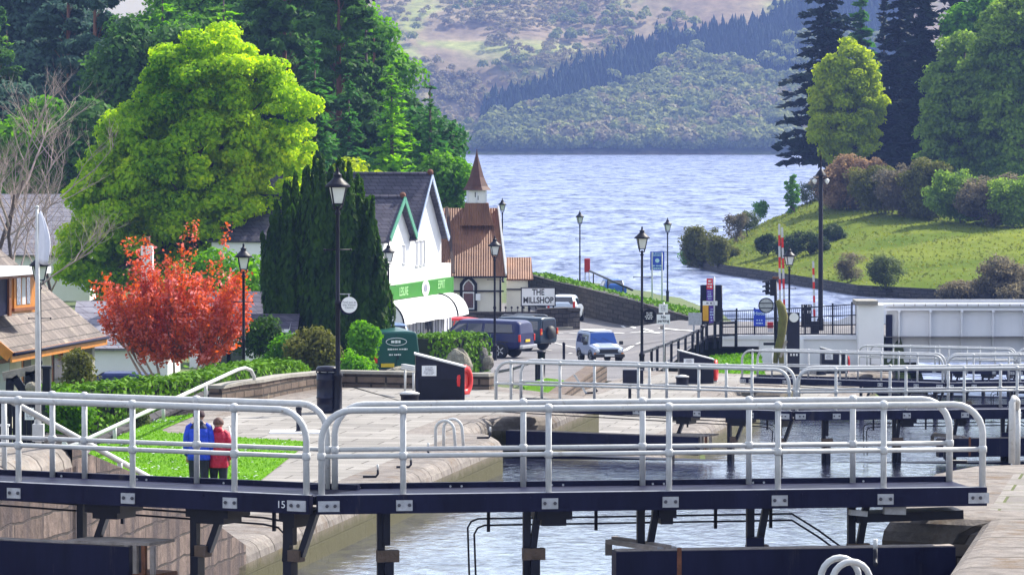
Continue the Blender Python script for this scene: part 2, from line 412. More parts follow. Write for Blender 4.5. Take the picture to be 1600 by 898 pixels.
# ------------------------------------------------------------------ palette
navy = MAT('navy_paint', (.010, .011, .036), .5, .35, 2.5, .1, spec=.12, streak=True, dirt=((.05, .045, .055), 3.2, .60))
black = MAT('black_paint', (.005, .006, .017), .5, .3, 3, spec=.25)
blackgloss = MAT('black_gloss_paint', (.006, .007, .024), .35, .3, 3, spec=.3)
whitep = MAT('white_rail_paint', (.52, .53, .54), .5, .12, 5, .12, dirt=((.26, .21, .17), 8, .60))
whitew = MAT('white_render', (.86, .86, .86), .8, .04, 1.2, .1)
cream = MAT('cream_render', (.74, .70, .60), .85, .08, .8, .1, dirt=((.45, .36, .25), 1.2, .64))
girderw = MAT('white_girder_paint', (.74, .75, .80), .55, .06, .8, .03, dirt=((.5, .48, .48), 1.1, .68), streak=True)
steel = MAT('galvanised_plate', (.42, .43, .47), .5, .22, 12, metal=.2, dirt=((.22, .16, .12), 9, .62))
bolt = MAT('dark_bolt', (.06, .06, .08), .5)
rust = MAT('rusty_iron', (.16, .06, .03), .85, .4, 6, .3)
timber = MAT('weathered_timber', (.13, .09, .07), .85, .35, 5, .4, streak=False, dirt=((.30, .26, .2), 3, .62))
oldwood = MAT('pale_old_timber', (.30, .26, .24), .85, .3, 6, .3)
red = MAT('red_plastic', (.62, .015, .015), .35, .12, 4)
postred = MAT('red_paint', (.55, .01, .02), .4, .1, 4)
orange = MAT('orange_wood', (.52, .19, .02), .5, .2, 3, .1)
dkorange = MAT('brown_wood', (.22, .07, .02), .5, .2, 3, .1)
lampglass = MAT('lamp_glass', (.75, .76, .74), .25, .06, 6)
paper = MAT('white_sign_face', (.84, .85, .88), .5, .03, 3)
ink = MAT('grey_ink', (.22, .22, .28), .6)
inkblack = MAT('black_ink', (.01, .01, .015), .5)
blue = MAT('blue_sign_face', (.01, .05, .55), .45, .1, 3)
lblue = MAT('pale_blue_ink', (.45, .6, .85), .5)
green = MAT('green_fascia', (.022, .19, .004), .5, .08, 2, spec=.3)
lgreen = MAT('pale_green_ink', (.40, .75, .32), .5)
slate = BRICK('slate_roof', (.085, .08, .115), (.13, .12, .16), (.045, .04, .06), .45, .28, rot=.25, zs=1.5, bump=.6, stain=((.17, .15, .10), 1.3, .6), rnd_amt=.4)
slatefar = BRICK('pale_slate_roof', (.24, .23, .28), (.31, .30, .35), (.13, .12, .16), .6, .30, rot=0, zs=1.3, bump=.5, rnd_amt=.3)
tiles = BRICK('brown_tile_roof', (.16, .135, .125), (.25, .21, .19), (.075, .065, .06), .55, .45, rot=-.17, zs=1.6, bump=.7, stain=((.33, .29, .22), 1.6, .58), rnd_amt=.45)
corr_m, nt_, out_ = newmat('rusty_corrugated_iron')
def _corr():
    nt, L = nt_, nt_.links.new
    b = N(nt, 'ShaderNodeBsdfPrincipled'); b.inputs['Roughness'].default_value = .7
    g = N(nt, 'ShaderNodeNewGeometry'); w = N(nt, 'ShaderNodeTexWave'); w.bands_direction = 'X'; w.inputs['Scale'].default_value = 2.2; w.inputs['Distortion'].default_value = .4; w.inputs['Detail'].default_value = 1
    L(g.outputs['Position'], w.inputs['Vector'])
    mp = N(nt, 'ShaderNodeMapping'); mp.inputs['Scale'].default_value = (1, 1, .25); L(g.outputs['Position'], mp.inputs['Vector'])
    no = N(nt, 'ShaderNodeTexNoise'); no.inputs['Scale'].default_value = 1.4; no.inputs['Detail'].default_value = 8; no.inputs['Roughness'].default_value = .7; L(mp.outputs[0], no.inputs['Vector'])
    rp = N(nt, 'ShaderNodeValToRGB'); rp.color_ramp.elements[0].color = (.12, .045, .022, 1); rp.color_ramp.elements[1].color = (.29, .13, .065, 1); rp.color_ramp.elements[0].position = .3; rp.color_ramp.elements[1].position = .7
    L(no.outputs['Fac'], rp.inputs['Fac']); L(rp.outputs[0], b.inputs['Base Color'])
    bp = N(nt, 'ShaderNodeBump'); bp.inputs['Strength'].default_value = .8; bp.inputs['Distance'].default_value = .06; L(w.outputs['Fac'], bp.inputs['Height']); L(bp.outputs[0], b.inputs['Normal'])
    L(b.outputs[0], out_.inputs['Surface'])
_corr()
paving = BRICK('lockside_paving', (.25, .235, .22), (.35, .33, .31), (.10, .09, .08), 1.5, .8, rot=AZ, floor=True, ms=.024, bump=.5, stain=((.19, .18, .17), .9, .56), rnd_amt=.38, nscale=.8)
flags = BRICK('near_flagstones', (.22, .20, .19), (.31, .285, .27), (.10, .12, .03), 1.15, .9, rot=AZ, floor=True, ms=.022, bump=.4, stain=((.13, .12, .06), 2.4, .57), rnd_amt=.5, nscale=5)
coping = BRICK('lock_coping_stone', (.25, .22, .205), (.33, .295, .27), (.09, .075, .065), 9, 1.15, rot=AZ, floor=True, ms=.03, bump=.8, stain=((.13, .09, .06), 1.5, .54), rnd_amt=.68, nscale=4.5)
lockstone = BRICK('lock_wall_stone', (.18, .15, .13), (.29, .24, .205), (.055, .045, .04), 1.7, .5, rot=AZ, ms=.014, bump=.8, stain=((.15, .10, .03), 1.4, .53, .35), rnd_amt=.6, nscale=2.6, tide=(5.75, 3.35, 1.15))
rubble = BRICK('pink_rubble_stone', (.13, .09, .08), (.29, .215, .185), (.05, .038, .034), 1.45, .34, rot=AZ, ms=.02, bump=.9, stain=((.05, .037, .04), 3.2, .46, .10), rnd_amt=.78, nscale=5, warp=.12)
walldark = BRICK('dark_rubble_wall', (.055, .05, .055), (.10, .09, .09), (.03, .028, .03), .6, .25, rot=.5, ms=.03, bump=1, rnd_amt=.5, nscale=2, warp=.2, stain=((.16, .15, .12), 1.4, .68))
wallbrown = BRICK('brown_stone_wall', (.15, .11, .09), (.22, .165, .13), (.06, .05, .045), .7, .2, rot=.15, ms=.03, bump=.9, rnd_amt=.5, nscale=3, stain=((.30, .26, .19), 1.8, .62))
capstone = MAT('stone_cap', (.27, .255, .225), .9, .2, 2, .4)
asphalt = MAT('asphalt', (.135, .13, .14), .9, .2, .5, .25, 40, dirt=((.19, .175, .175), .25, .52))
roadpaint = MAT('road_paint', (.72, .72, .70), .8, .1, 3)
grassm = MAT('lawn_grass', (.08, .21, .006), .9, .3, 1.8, .9, 30, col2=(.14, .32, .01), spec=.1)
grassbank = MAT('bank_grass', (.06, .105, .008), .95, .3, .07, .8, 6, col2=(.17, .20, .026), spec=.03, dirt=((.13, .10, .035), .35, .62))
earth = MAT('village_ground', (.06, .075, .025), .95, .3, .4, .5, 8, col2=(.08, .13, .02))
# ------------------------------------------------------------------ leaf colours
lf_syc = LEAF('sycamore_leaves', (.08, .22, .005), (.64, .68, .01), .46, .25, cc=(.33, .50, .006))
lf_pine = LEAF('pine_needles', (.028, .075, .024), (.09, .19, .04), .35, .3)
lf_pineblue = LEAF('blue_pine_needles', (.028, .06, .055), (.085, .15, .10), .35, .3)
lf_larch = LEAF('larch_needles', (.07, .20, .010), (.22, .42, .02), .5, .3)
lf_spruce = LEAF('spruce_needles', (.024, .085, .03), (.08, .20, .035), .35, .4)
lf_mid = LEAF('mid_green_leaves', (.045, .14, .014), (.15, .32, .022), .45, .3)
lf_yew = LEAF('yew_needles', (.010, .032, .008), (.055, .125, .010), .3, .6)
lf_hedge = LEAF('hedge_leaves', (.035, .10, .005), (.14, .30, .008), .12, 1.5)
lf_lawn = LEAF('lawn_blades', (.065, .19, .003), (.15, .33, .006), .35, .5)
lf_bright = LEAF('bright_new_leaves', (.09, .24, .010), (.16, .36, .02), .45, 1)
lf_cherry = LEAF('red_cherry_leaves', (.34, .08, .012), (.72, .34, .36), .40, 2.2, cc=(.54, .115, .05))
lf_yellow = LEAF('yellow_green_leaves', (.15, .22, .012), (.46, .50, .015), .5, .2, cc=(.32, .40, .012))
lf_beech = LEAF('grey_green_leaves', (.075, .15, .03), (.27, .38, .06), .45, .15)
lf_dark = LEAF('dark_conifer_needles', (.008, .018, .016), (.018, .036, .026), .15, .3)
lf_pink = LEAF('pinkish_twigs', (.17, .105, .075), (.33, .23, .12), .4, .3)
lf_purple = LEAF('purple_brown_twigs', (.085, .08, .06), (.21, .18, .11), .4, .3)
lf_olive = LEAF('olive_shrub_leaves', (.07, .085, .02), (.16, .16, .035), .35, .3)
lf_willow = LEAF('willow_leaves', (.075, .105, .04), (.14, .17, .06), .35, .3)
lf_gorse = LEAF('gorse_needles', (.016, .034, .014), (.045, .07, .018), .2, .5)
bark = MAT('bark', (.075, .055, .045), .9, .35, 4, .7, streak=True)
barkred = MAT('red_pine_bark', (.20, .09, .055), .9, .3, 3, .5, streak=True)
barkpale = MAT('pale_twig_bark', (.36, .28, .25), .9, .3, 4, .3)
# ------------------------------------------------------------------ land form
SHORE = [(-400, 436), (-60, 430), (-20, 422), (2.3, 402), (10.3, 364), (14.4, 337), (15.6, 300), (15.2, 262), (17.5, 236), (19.2, 229)]
def sst(a, b, x):
    t = np.clip((x-a)/(b-a), 0, 1); return t*t*(3-2*t)
def land_c(X, Y):
    """metres below the eye of the village ground (numpy)"""
    X = np.asarray(X, float); Y = np.asarray(Y, float)
    c = np.interp(Y, [60, 118, 125, 150, 178, 215, 270, 330, 400], [9.6, 9.7, 9.8, 9.9, 10.4, 11.0, 11.6, 12.0, 12.7])
    k = sst(2, 10.5, X)*sst(186, 208, Y)*(1-sst(230, 250, Y))
    c = c*(1-k) + 10.1*k
    # grass verge rising behind the road wall
    return c
def shore_d(X, Y):
    X = np.asarray(X, float); Y = np.asarray(Y, float)
    best = np.full(X.shape, 1e9); sign = np.ones(X.shape)
    for (x0, y0), (x1, y1) in zip(SHORE[:-1], SHORE[1:]):
        dx, dy = x1-x0, y1-y0; t = np.clip(((X-x0)*dx+(Y-y0)*dy)/(dx*dx+dy*dy), 0, 1)
        d = np.hypot(X-x0-t*dx, Y-y0-t*dy); s = np.where((X-x0)*dy-(Y-y0)*dx > 0, -1, 1)  # right of the walk = land
        s = -s
        up = d < best; best = np.where(up, d, best); sign = np.where(up, s, sign)
    return best*sign
def ground_c(X, Y):
    c = land_c(X, Y); d = shore_d(X, Y)
    c = np.where(d > 0, np.maximum(c, 13.45-(13.45-c)*np.clip(d/9, 0, 1)), 13.5+np.clip(-d/3, 0, 1)*3)
    u = (np.asarray(X)-M1.x)*rx.x+(np.asarray(Y)-M1.y)*rx.y
    t = (np.asarray(X)-M1.x)*ax.x+(np.asarray(Y)-M1.y)*ax.y
    c = np.where((u > -17) & (t > 115) & (t < 163), np.maximum(c, 12.3), c)
    return np.where(u > -5.9, np.where(np.asarray(Y) < 232, 17.0, c), c)
def gz(X, Y): return HC-float(land_c(X, Y))
def grid_obj(name, xs, ys, zf, mat):
    Xg, Yg = np.meshgrid(xs, ys); Z = zf(Xg, Yg)
    nx, ny = len(xs), len(ys)
    co = np.stack([Xg, Yg, Z], -1).reshape(-1, 3)
    fs = [(j*nx+i, j*nx+i+1, (j+1)*nx+i+1, (j+1)*nx+i) for j in range(ny-1) for i in range(nx-1)]
    me = bpy.data.meshes.new(name); me.from_pydata(co.tolist(), [], fs); me.materials.append(mat)
    me.polygons.foreach_set('use_smooth', [True]*len(fs)); me.update()
    o = bpy.data.objects.new(name, me); COL.objects.link(o); o['kind'] = 'structure'; return o
grid_obj('ground', np.arange(-230, 41, 1.8), np.arange(62, 452, 2.0), lambda X, Y: HC-ground_c(X, Y), earth)
# ------------------------------------------------------------------ water
def WATER(name, deep, light, sc, strength, rough, refl, tint=(1, 1, 1), pat=(.3, .05), patk=.5, fine=3.0):
    """choppy water: broken reflections over a dark body; calmer and more ruffled streaks reflect more and less"""
    m, nt, out = newmat(name); L = nt.links.new
    g = N(nt, 'ShaderNodeNewGeometry')
    def noise(scale, sx, sy, det=5, dist=.4):
        mp = N(nt, 'ShaderNodeMapping'); mp.inputs['Scale'].default_value = (sx, sy, 1); mp.inputs['Rotation'].default_value = (0, 0, R(-5)); L(g.outputs['Position'], mp.inputs['Vector'])
        n = N(nt, 'ShaderNodeTexNoise'); n.inputs['Scale'].default_value = scale; n.inputs['Detail'].default_value = det; n.inputs['Roughness'].default_value = .6; n.inputs['Distortion'].default_value = dist; L(mp.outputs[0], n.inputs['Vector']); return n.outputs['Fac']
    n1 = noise(sc, 1, .55, 6); n2 = noise(1.0, pat[0], pat[1], 6, .8)
    ad = N(nt, 'ShaderNodeMath', operation='MULTIPLY_ADD'); ad.inputs[1].default_value = .6; L(n2, ad.inputs[0]); L(n1, ad.inputs[2])
    bp = N(nt, 'ShaderNodeBump'); bp.inputs['Strength'].default_value = 1; bp.inputs['Distance'].default_value = strength; L(ad.outputs[0], bp.inputs['Height'])
    n3 = noise(fine, pat[0]*1.5, pat[1]*1.5, 4, .3)
    sm = N(nt, 'ShaderNodeMath', operation='ADD'); L(n2, sm.inputs[0]); L(n3, sm.inputs[1])
    rp = N(nt, 'ShaderNodeMapRange'); rp.inputs['From Min'].default_value = .72; rp.inputs['From Max'].default_value = 1.22; rp.inputs['To Min'].default_value = refl*(1-patk); rp.inputs['To Max'].default_value = refl*(1+patk*.5); L(sm.outputs[0], rp.inputs['Value'])
    cr = N(nt, 'ShaderNodeValToRGB'); cr.color_ramp.elements[0].position = .4; cr.color_ramp.elements[1].position = .62; cr.color_ramp.elements[0].color = c4(deep); cr.color_ramp.elements[1].color = c4(light); L(n2, cr.inputs['Fac'])
    d = N(nt, 'ShaderNodeBsdfDiffuse'); L(cr.outputs[0], d.inputs['Color']); L(bp.outputs[0], d.inputs['Normal'])
    gl = N(nt, 'ShaderNodeBsdfGlossy'); gl.inputs['Roughness'].default_value = rough; gl.inputs['Color'].default_value = c4(tint); L(bp.outputs[0], gl.inputs['Normal'])
    mx = N(nt, 'ShaderNodeMixShader'); L(rp.outputs[0], mx.inputs[0]); L(d.outputs[0], mx.inputs[1]); L(gl.outputs[0], mx.inputs[2]); L(mx.outputs[0], out.inputs['Surface']); return m
w_loch = WATER('loch_water', (.02, .035, .10), (.10, .13, .26), .8, .5, .30, .50, (.80, .86, 1), (.22, .045), .75, 2.2)
w_lock = WATER('lock_water', (.02, .022, .05), (.09, .10, .16), 3.2, .018, .04, .88, (.92, .94, 1), (1.3, .6), .35, 2.5)
def sheet(name, poly, z, mat):
    mb = MB(); mb.add([(p[0], p[1], z) for p in poly], [tuple(range(len(poly)))]); o = mb.build(name, mat); o['kind'] = 'structure'; return o
def LFp(*uts): return [tuple(LF(u, t, 0).xy) for u, t in uts]
sheet('loch_water', [(-900, 228), (16, 228), (20, 212), (60, 205), (900, 228), (900, 2100), (-900, 2100)], 0.0, w_loch)
sheet('canal_water', LFp((-7.5, 154.5), (9, 154.5), (9, 171), (-7.5, 171)), .05, w_lock)
for i, (t0, t1, c) in enumerate([(.7, 53.9, 7.8), (54.2, 106.6, 10.2), (107, 154.6, 12.4)]):
    sheet('lock_water', LFp((-7.7, t0), (7.7, t0), (7.7, t1), (-7.7, t1)), HC-c, w_lock)
sheet('lock_water', LFp((-6.3, -45), (7.3, -45), (7.3, .2), (-6.3, .2)), HC-5.45, w_lock)
# ------------------------------------------------------------------ locksides
def inset(poly, d):
    n = len(poly); out = []
    for i in range(n):
        p0, p1, p2 = Vector(poly[i-1]), Vector(poly[i]), Vector(poly[(i+1) % n])
        a, b = (p1-p0).normalized(), (p2-p1).normalized(); na, nb = Vector((-a.y, a.x)), Vector((-b.y, b.x))
        m = na+nb; q = max(.35, m.dot(na)); out.append(tuple((p1+m*(d/q))))
    return out
def ccw(poly):
    s = sum(poly[i-1][0]*poly[i][1]-poly[i][0]*poly[i-1][1] for i in range(len(poly)))
    return poly if s > 0 else poly[::-1]
def quay(label, poly, c, cbot=17.0, top=None, side=None, edge=.3, strip=.9):
    """masonry lock side: stone walls with a worn rounded coping and a paved top"""
    poly = ccw([tuple(p) for p in poly]); n = len(poly); mb = MB(); rings = [[(x, y, HC-cbot) for x, y in poly], [(x, y, HC-c-edge) for x, y in poly]]
    for a in (22, 45, 67, 90):
        q = inset(poly, edge*(1-math.cos(R(a)))*1.0) if a < 90 else inset(poly, edge)
        rings.append([(x, y, HC-c-edge+edge*math.sin(R(a))) for x, y in q])
    vs = [p for r_ in rings for p in r_]
    for k in range(len(rings)-1):
        mb.add(rings[k]+rings[k+1], [(i, (i+1) % n, n+(i+1) % n, n+i) for i in range(n)], 0 if k == 0 else 1, k > 0)
    st = inset(poly, edge+strip)
    mb.add(rings[-1]+[(x, y, HC-c) for x, y in st], [(i, (i+1) % n, n+(i+1) % n, n+i) for i in range(n)], 1)
    mb.add([(x, y, HC-c) for x, y in st], [tuple(range(n))], 2)
    o = mb.build('lock_wall', [side or lockstone, coping, top or paving]); tag(o, label, 'lock wall'); return o
quay('near right lock wall with flagstones, at the lower right corner beside the white ladder hoops', LFp((6.1, -30), (6.1, -4.5), (7.2, -4.2), (7.2, 2.7), (6.1, 3.1), (6.1, 9.6), (6.5, 10.9), (7.6, 11.6), (26, 12), (26, -30)), 4.55, top=flags)
quay('near left lock wall of rough pinkish stone, highest on the left above the lawn', LFp((-6.1, -20), (-7.2, -.5), (-7.2, 2.7), (-6.1, 3.1), (-6.1, 12.6), (-17, 14.5), (-24, 12), (-24, -20)), 4.55, side=rubble, strip=.4)
# the sloping wall top from the high lockside down to the lawn
mb = MB()
prof = [(12.4, 4.56), (14, 4.85), (17, 5.4), (20, 6.1), (23.5, 6.99)]
for (t0, c0), (t1, c1) in zip(prof[:-1], prof[1:]):
    A = [LF(-6.1, t0, c0), LF(-8.2, t0, c0), LF(-8.2, t1, c1), LF(-6.1, t1, c1)]
    B = [p.copy() for p in A]
    for p in B: p.z = HC-15
    mb.add(A+B, [(0, 1, 2, 3)], 1); mb.add(A+B, [(0, 3, 7, 4), (1, 5, 6, 2)], 0)
tag(mb.build('ramp_wall', [rubble, coping]), 'sloping pink stone wall running down from the high lockside to the lawn', 'stone wall')
QA = LFp((-6.1, 23), (-6.1, 49.5), (-6.5, 50.8), (-7.4, 51.3), (-7.4, 56), (-6.1, 56.5), (-6.1, 64.5))
farA = [tuple(W(790, 119.5, 7).xy), tuple(W(640, 119.5, 7).xy), tuple(W(525, 120.5, 7).xy), tuple(W(488, 119.5, 7).xy), tuple(W(400, 114, 7).xy), tuple(W(336, 112, 7).xy), tuple(W(120, 96, 7).xy)]
endA = LFp((-17, 14.5), (-9, 14.5))
quay('pale paved left lockside with the lawn, between the first two lock gates', QA+farA+endA, 7.0)
QB = LFp((-6.1, 64.8), (-6.1, 103), (-6.6, 104.2), (-7.4, 104.6), (-7.4, 109), (-6.1, 109.5), (-6.1, 117), (-12.5, 119.5), (-13.2, 100), (-14, 66))
quay('middle left lockside with pale paving, between the second and third gates', QB, 9.35)
QC = LFp((-6.1, 117.3), (-6.1, 151), (-6.7, 152.2), (-7.4, 152.6), (-7.4, 157), (-6.1, 157.5), (-6.1, 163.5), (-16.5, 163.5), (-14.5, 117.3))
quay('far left lockside below the white parapet of the road', QC, 11.55)
quay('right lockside beyond the first gates, mostly hidden by dark gate beams', LFp((6.1, 12.3), (6.1, 50), (7.4, 51), (7.4, 56), (6.1, 57), (6.1, 64), (26, 64), (26, 12.3)), 7.0)
quay('right lockside beside the third pair of gates', LFp((6.1, 64.3), (6.1, 103), (7.4, 104), (7.4, 109), (6.1, 110), (6.1, 117), (26, 117), (26, 64.3)), 9.35)
quay('right lockside nearest the swing bridge', LFp((6.1, 117.3), (6.1, 151), (7.4, 152), (7.4, 157), (6.1, 158), (6.1, 166), (26, 166), (26, 117.3)), 11.55)
# lawn with daisies
lawn_px = [(148, 97), (250, 106), (318, 108.5), (252, 102.2), (262, 101.2), (360, 99.8), (484, 98.4), (398, 86.5), (330, 79), (200, 76), (60, 80)]
lawn = []
for px, Y in lawn_px: p = W(px, Y, 7.0); lawn.append((p.x, p.y))
lawn = ccw(lawn)
o = MB().add([(x, y, HC-6.985) for x, y in lawn], [tuple(range(len(lawn)))]).build('lawn', grassm); tag(o, None, None, kind='structure')
def in_poly(x, y, poly):
    c = False
    for i in range(len(poly)):
        (x0, y0), (x1, y1) = poly[i-1], poly[i]
        if (y0 > y) != (y1 > y) and x < (x1-x0)*(y-y0)/(y1-y0)+x0: c = not c
    return c
def scatter(poly, n):
    xs = [p[0] for p in poly]; ys = [p[1] for p in poly]; out = []
    while len(out) < n:
        x, y = rnd.uniform(min(xs), max(xs)), rnd.uniform(min(ys), max(ys))
        if in_poly(x, y, poly): out.append((x, y))
    return out
pts = np.array([(x, y, HC-6.97) for x, y in scatter(lawn, 16000)])
nn = rng.normal(size=(len(pts), 3))*.6+np.array((.4, -.3, .8))
o = leaf_mesh('grass', pts, nn, .024*rng.uniform(.6, 1.4, len(pts)), lf_lawn, None, 1.9, np.tile((0, 0, 1.), (len(pts), 1))); tag(o, 'short bright green grass of the lawn beside the lock', 'grass', kind='stuff')
dz = scatter(lawn, 300); cl = [(rnd.gauss(0, 1), rnd.gauss(0, 1)) for _ in dz]
mb = MB()
cents = scatter(lawn, 15)
for i, (x, y) in enumerate(dz):
    if i % 3: cx, cy = rnd.choice(cents); x, y = cx+rnd.gauss(0, .5), cy+rnd.gauss(0, .22)
    if in_poly(x, y, lawn): mb.lathe([(0, 0), (.03, .004), (0, .012)], (x, y, HC-6.93), 6)
tag(mb.build('daisies', paper), 'tiny white daisies dotted over the lawn', 'flowers', kind='stuff')
# ------------------------------------------------------------------ road
RP = [(-3.5, 178), (4.7, 181), (6.0, 189), (9.3, 212), (10, 213), (18.4, 212.5), (18.4, 226), (10.6, 227.5), (9.0, 230), (4.3, 276), (3.2, 292), (-4, 292), (-4.4, 258), (-2.9, 240), (-6, 222), (-10, 205), (-9, 178)]
mb = MB(); rows = []
for y in np.arange(178.2, 291.8, .8):
    xs = []
    for i in range(len(RP)):
        (x0, y0), (x1, y1) = RP[i-1], RP[i]
        if (y0 > y) != (y1 > y): xs.append((x1-x0)*(y-y0)/(y1-y0)+x0)
    a, b = min(xs), max(xs); rows.append([(a+(b-a)*k/24, y, gz(a+(b-a)*k/24, y)+.06) for k in range(25)])
for r0, r1 in zip(rows[:-1], rows[1:]): mb.add(r0+r1, [(k, k+1, 26+k, 25+k) for k in range(24)], 0, True)
o = mb.build('road', asphalt); o['kind'] = 'structure'
mb = MB()
def dash(p0, p1, w=.14):
    (xa, ya), (xb, yb) = p0, p1; L = math.hypot(xb-xa, yb-ya); k = max(1, int(L/1.2)); nx, ny = -(yb-ya)/L*w/2, (xb-xa)/L*w/2
    for i in range(k):
        q = [(xa+(xb-xa)*f, ya+(yb-ya)*f) for f in (i/k, (i+1)/k)]
        vs = [(q[0][0]-nx, q[0][1]-ny), (q[0][0]+nx, q[0][1]+ny), (q[1][0]+nx, q[1][1]+ny), (q[1][0]-nx, q[1][1]-ny)]
        mb.add([(x, y, gz(x, y)+.085) for x, y in vs], [(0, 1, 2, 3)])
def rp(px, py):
    Y = 215.0
    for _ in range(25):
        X = W(px, Y, 11).x; Y = Y*.4+.6*F*float(land_c(X, Y))/(py-193.0)
    return (W(px, Y, 11).x, Y)
for a, b, w in [((972, 511), (992, 515), .3), ((1005, 516), (1020, 520), .3), ((1030, 515), (1060, 518), .35), ((1062, 518), (1098, 521), .3), ((1000, 520), (1030, 523), .25), ((850, 522), (880, 523), .22), ((890, 522.5), (925, 523), .22), ((940, 522), (975, 523), .22), ((985, 522), (1040, 522), .22), ((850, 533), (900, 532), .22), ((845, 548), (862, 550), .25), ((890, 555), (904, 550), .3), ((975, 551), (988, 543), .45), ((992, 541), (1002, 537), .3), ((860, 536), (905, 547), .15)]:
    dash(rp(*a), rp(*b), w*.55)
o = mb.build('road_markings', roadpaint); o['kind'] = 'structure'
HAZE = .00014
# ------------------------------------------------------------------ lock gates
TH = R(18.0)
def ell(px, off, sgn):
    """distance along a leaf of the first gate of what is seen at column px"""
    d = rx*(sgn*math.cos(TH))+ax*math.sin(TH); n = ax*math.cos(TH)-rx*(sgn*math.sin(TH)); q = (px-800)/F*1.003
    b = M1+n*off
    return (q*b.y-b.x)/(d.x-q*d.y)
def gate_leaf(sgn, label):
    c = 4.15
    d = rx*(sgn*math.cos(TH))+ax*math.sin(TH); n = ax*math.cos(TH)-rx*(sgn*math.sin(TH))
    B = Vector((M1.x, M1.y, HC-c))
    def Q(l, o, z): return B+d*l+n*o+Vector((0, 0, z))
    Lq = ell(1541, 0, 1) if sgn > 0 else 7.75
    LB = ell(1487, 1.05, 1) if sgn > 0 else 7.6
    root = thing('lock_gate', label, 'lock gate', Q(0, 0, 0), 0, 'lock gate leaves with white railed walkways')
    mb = MB(); mb.bar(Q(.03, .54, -.045), Q(LB, .54, -.045), .98, .05, 0); mb.build('walkway', navy, root)
    mb = MB(); mb.bar(Q(.02, -.05, -.105), Q(Lq-.02, -.05, -.105), .10, .21); mb.bar(Q(.02, -.04, -.004), Q(Lq-.02, -.04, -.004), .05, .016, 1)  # thin top ledge in pale steel, its colour painting the edge highlight
    for i in range(14):
        if sgn > 0 or i < 9: mb.ball(Q(.35+i*.52, -.103, -.05), .008, 5, 4)
    mb.build('front_beam', [navy, steel], root)
    mb = MB(); mb.bar(Q(.03, 1.07, -.08), Q(LB, 1.07, -.08), .06, .24)
    for l in np.arange(.5, LB-.3, 1.18):
        for e in (0, .13): mb.lathe([(.014, 0), (.014, .012)], Q(l+e, 1.043, -.005), 6, 1, Matrix.Rotation(math.pi/2, 4, 'X'))
    mb.build('back_beam', [navy, steel], root)
    # handrails front and back
    fp = [ell(p, 0, sgn) for p in ((630, 857, 1045, 1215, 1380) if sgn > 0 else (367, 208, 30))]
    bp = [ell(p, 1.05, sgn) for p in ((817, 1003, 1169, 1331) if sgn > 0 else (310, 135))]
    if sgn < 0: fp += [6.0, 7.3]; bp += [4.15, 5.6, 7.0]
    st = .08 if sgn > 0 else .10
    for nm, o, ps, Le in (('front_handrail', -.005, fp, Lq-.05), ('back_handrail', 1.02, bp, LB-.04)):
        if nm[0] == 'b': st = ell(523, 1.05, 1) if sgn > 0 else ell(514, 1.05, -1)
        zb = -.17 if nm[0] == 'f' else -.02; zt = .945
        def arc(l0, s): return [Q(l0+s*.34*(1-math.cos(a)), o, zt-.34*(1-math.sin(a))) for a in np.linspace(0, math.pi/2, 7)]
        a, e = arc(st, 1), arc(Le, -1)
        path = [Q(st, o, zb)]+a+[Q(st+(Le-st)*k/6, o, zt) for k in range(1, 6) if .4 < (Le-st)*k/6 < Le-st-.4]+e[::-1]+[Q(Le, o, zb)]
        mb = MB(); mb.tube(path, .039, 10); rail = mb.build(nm, whitep, root)
        mb = MB(); mb.tube([Q(st, o, .43), Q(Le, o, .43)], .027, 8); mb.build('mid_rail', whitep, rail)
        for p in [st]+ps+[Le]:
            end = p in (st, Le); mb = MB()
            if not end: mb.tube([Q(p, o, zb), Q(p, o, zt)], .034, 8); mb.ball(Q(p, o, zt), .058, 10, 8)
            mb.lathe([(.036, -.045), (.05, -.03), (.05, .03), (.036, .045)], Q(p, o, .43), 10)
            mb.build('post', whitep, rail)
            if nm[0] == 'f':
                mb = MB(); w = .092 if not end else .12; cx = p if not end else p+(.07 if p == st else -.07)
                mb.bar(Q(cx-w, -.106, -.12), Q(cx+w, -.106, -.12), .012, .12)
                for e_ in ((-.058, .058) if not end else (-.02, .07) if p == st else (-.07, .02)):
                    mb.lathe([(.021, 0), (.021, .018), (.012, .026)], Q(cx+e_, -.112, -.115), 6, 1, Matrix.Rotation(math.pi/2, 4, 'X'))
                mb.build('bracket', [steel, bolt], rail)
    # supports down to the leaf
    ups = [(595, 0, 1), (823, .11, 0), (1001, .16, 0), (1172, .16, 0), (1330, .15, 0)] if sgn > 0 else [(450, -.33, 1), (305, -.35, 0), (128, -.36, 0)]
    for p, dg, box in ups:
        l = ell(p, .3, sgn); mb = MB(); s_ = 1 if sgn > 0 else -1
        mb.bar(Q(l, .3, -.21), Q(l, .3, -1.3), .085, .085, 0, d)
        if dg: mb.bar(Q(l+s_*abs(dg)*1.15, .28, -.2), Q(l+s_*abs(dg)*.55, .28, -.72), .08, .075, 0, d)
        if box: mb.bar(Q(l+.06*s_, .28, -.21), Q(l+.06*s_, .28, -.6), .10, .08, 0, d)
        mb.bar(Q(l-.05, .27, -.72), Q(l+.2*s_, .27, -.72), .14, .13, 1); mb.bar(Q(l+.08*s_, .22, -.78), Q(l+.08*s_, .22, -1.25), .15, .10, 0, d)
        mb.build('support', [black, timber], root)
    for l, w in ([(2.75, .2), (4.05, .1)] if sgn > 0 else [(1.5, .28), (.45, .1), (2.9, .24)]):
        mb = MB(); mb.bar(Q(l-w, .4, -.26), Q(l+w, .4, -.26), .5, .13); mb.bar(Q(l-w*.7, .4, -.36), Q(l+w*.7, .4, -.36), .4, .08); mb.build('paddle_box', black, root)
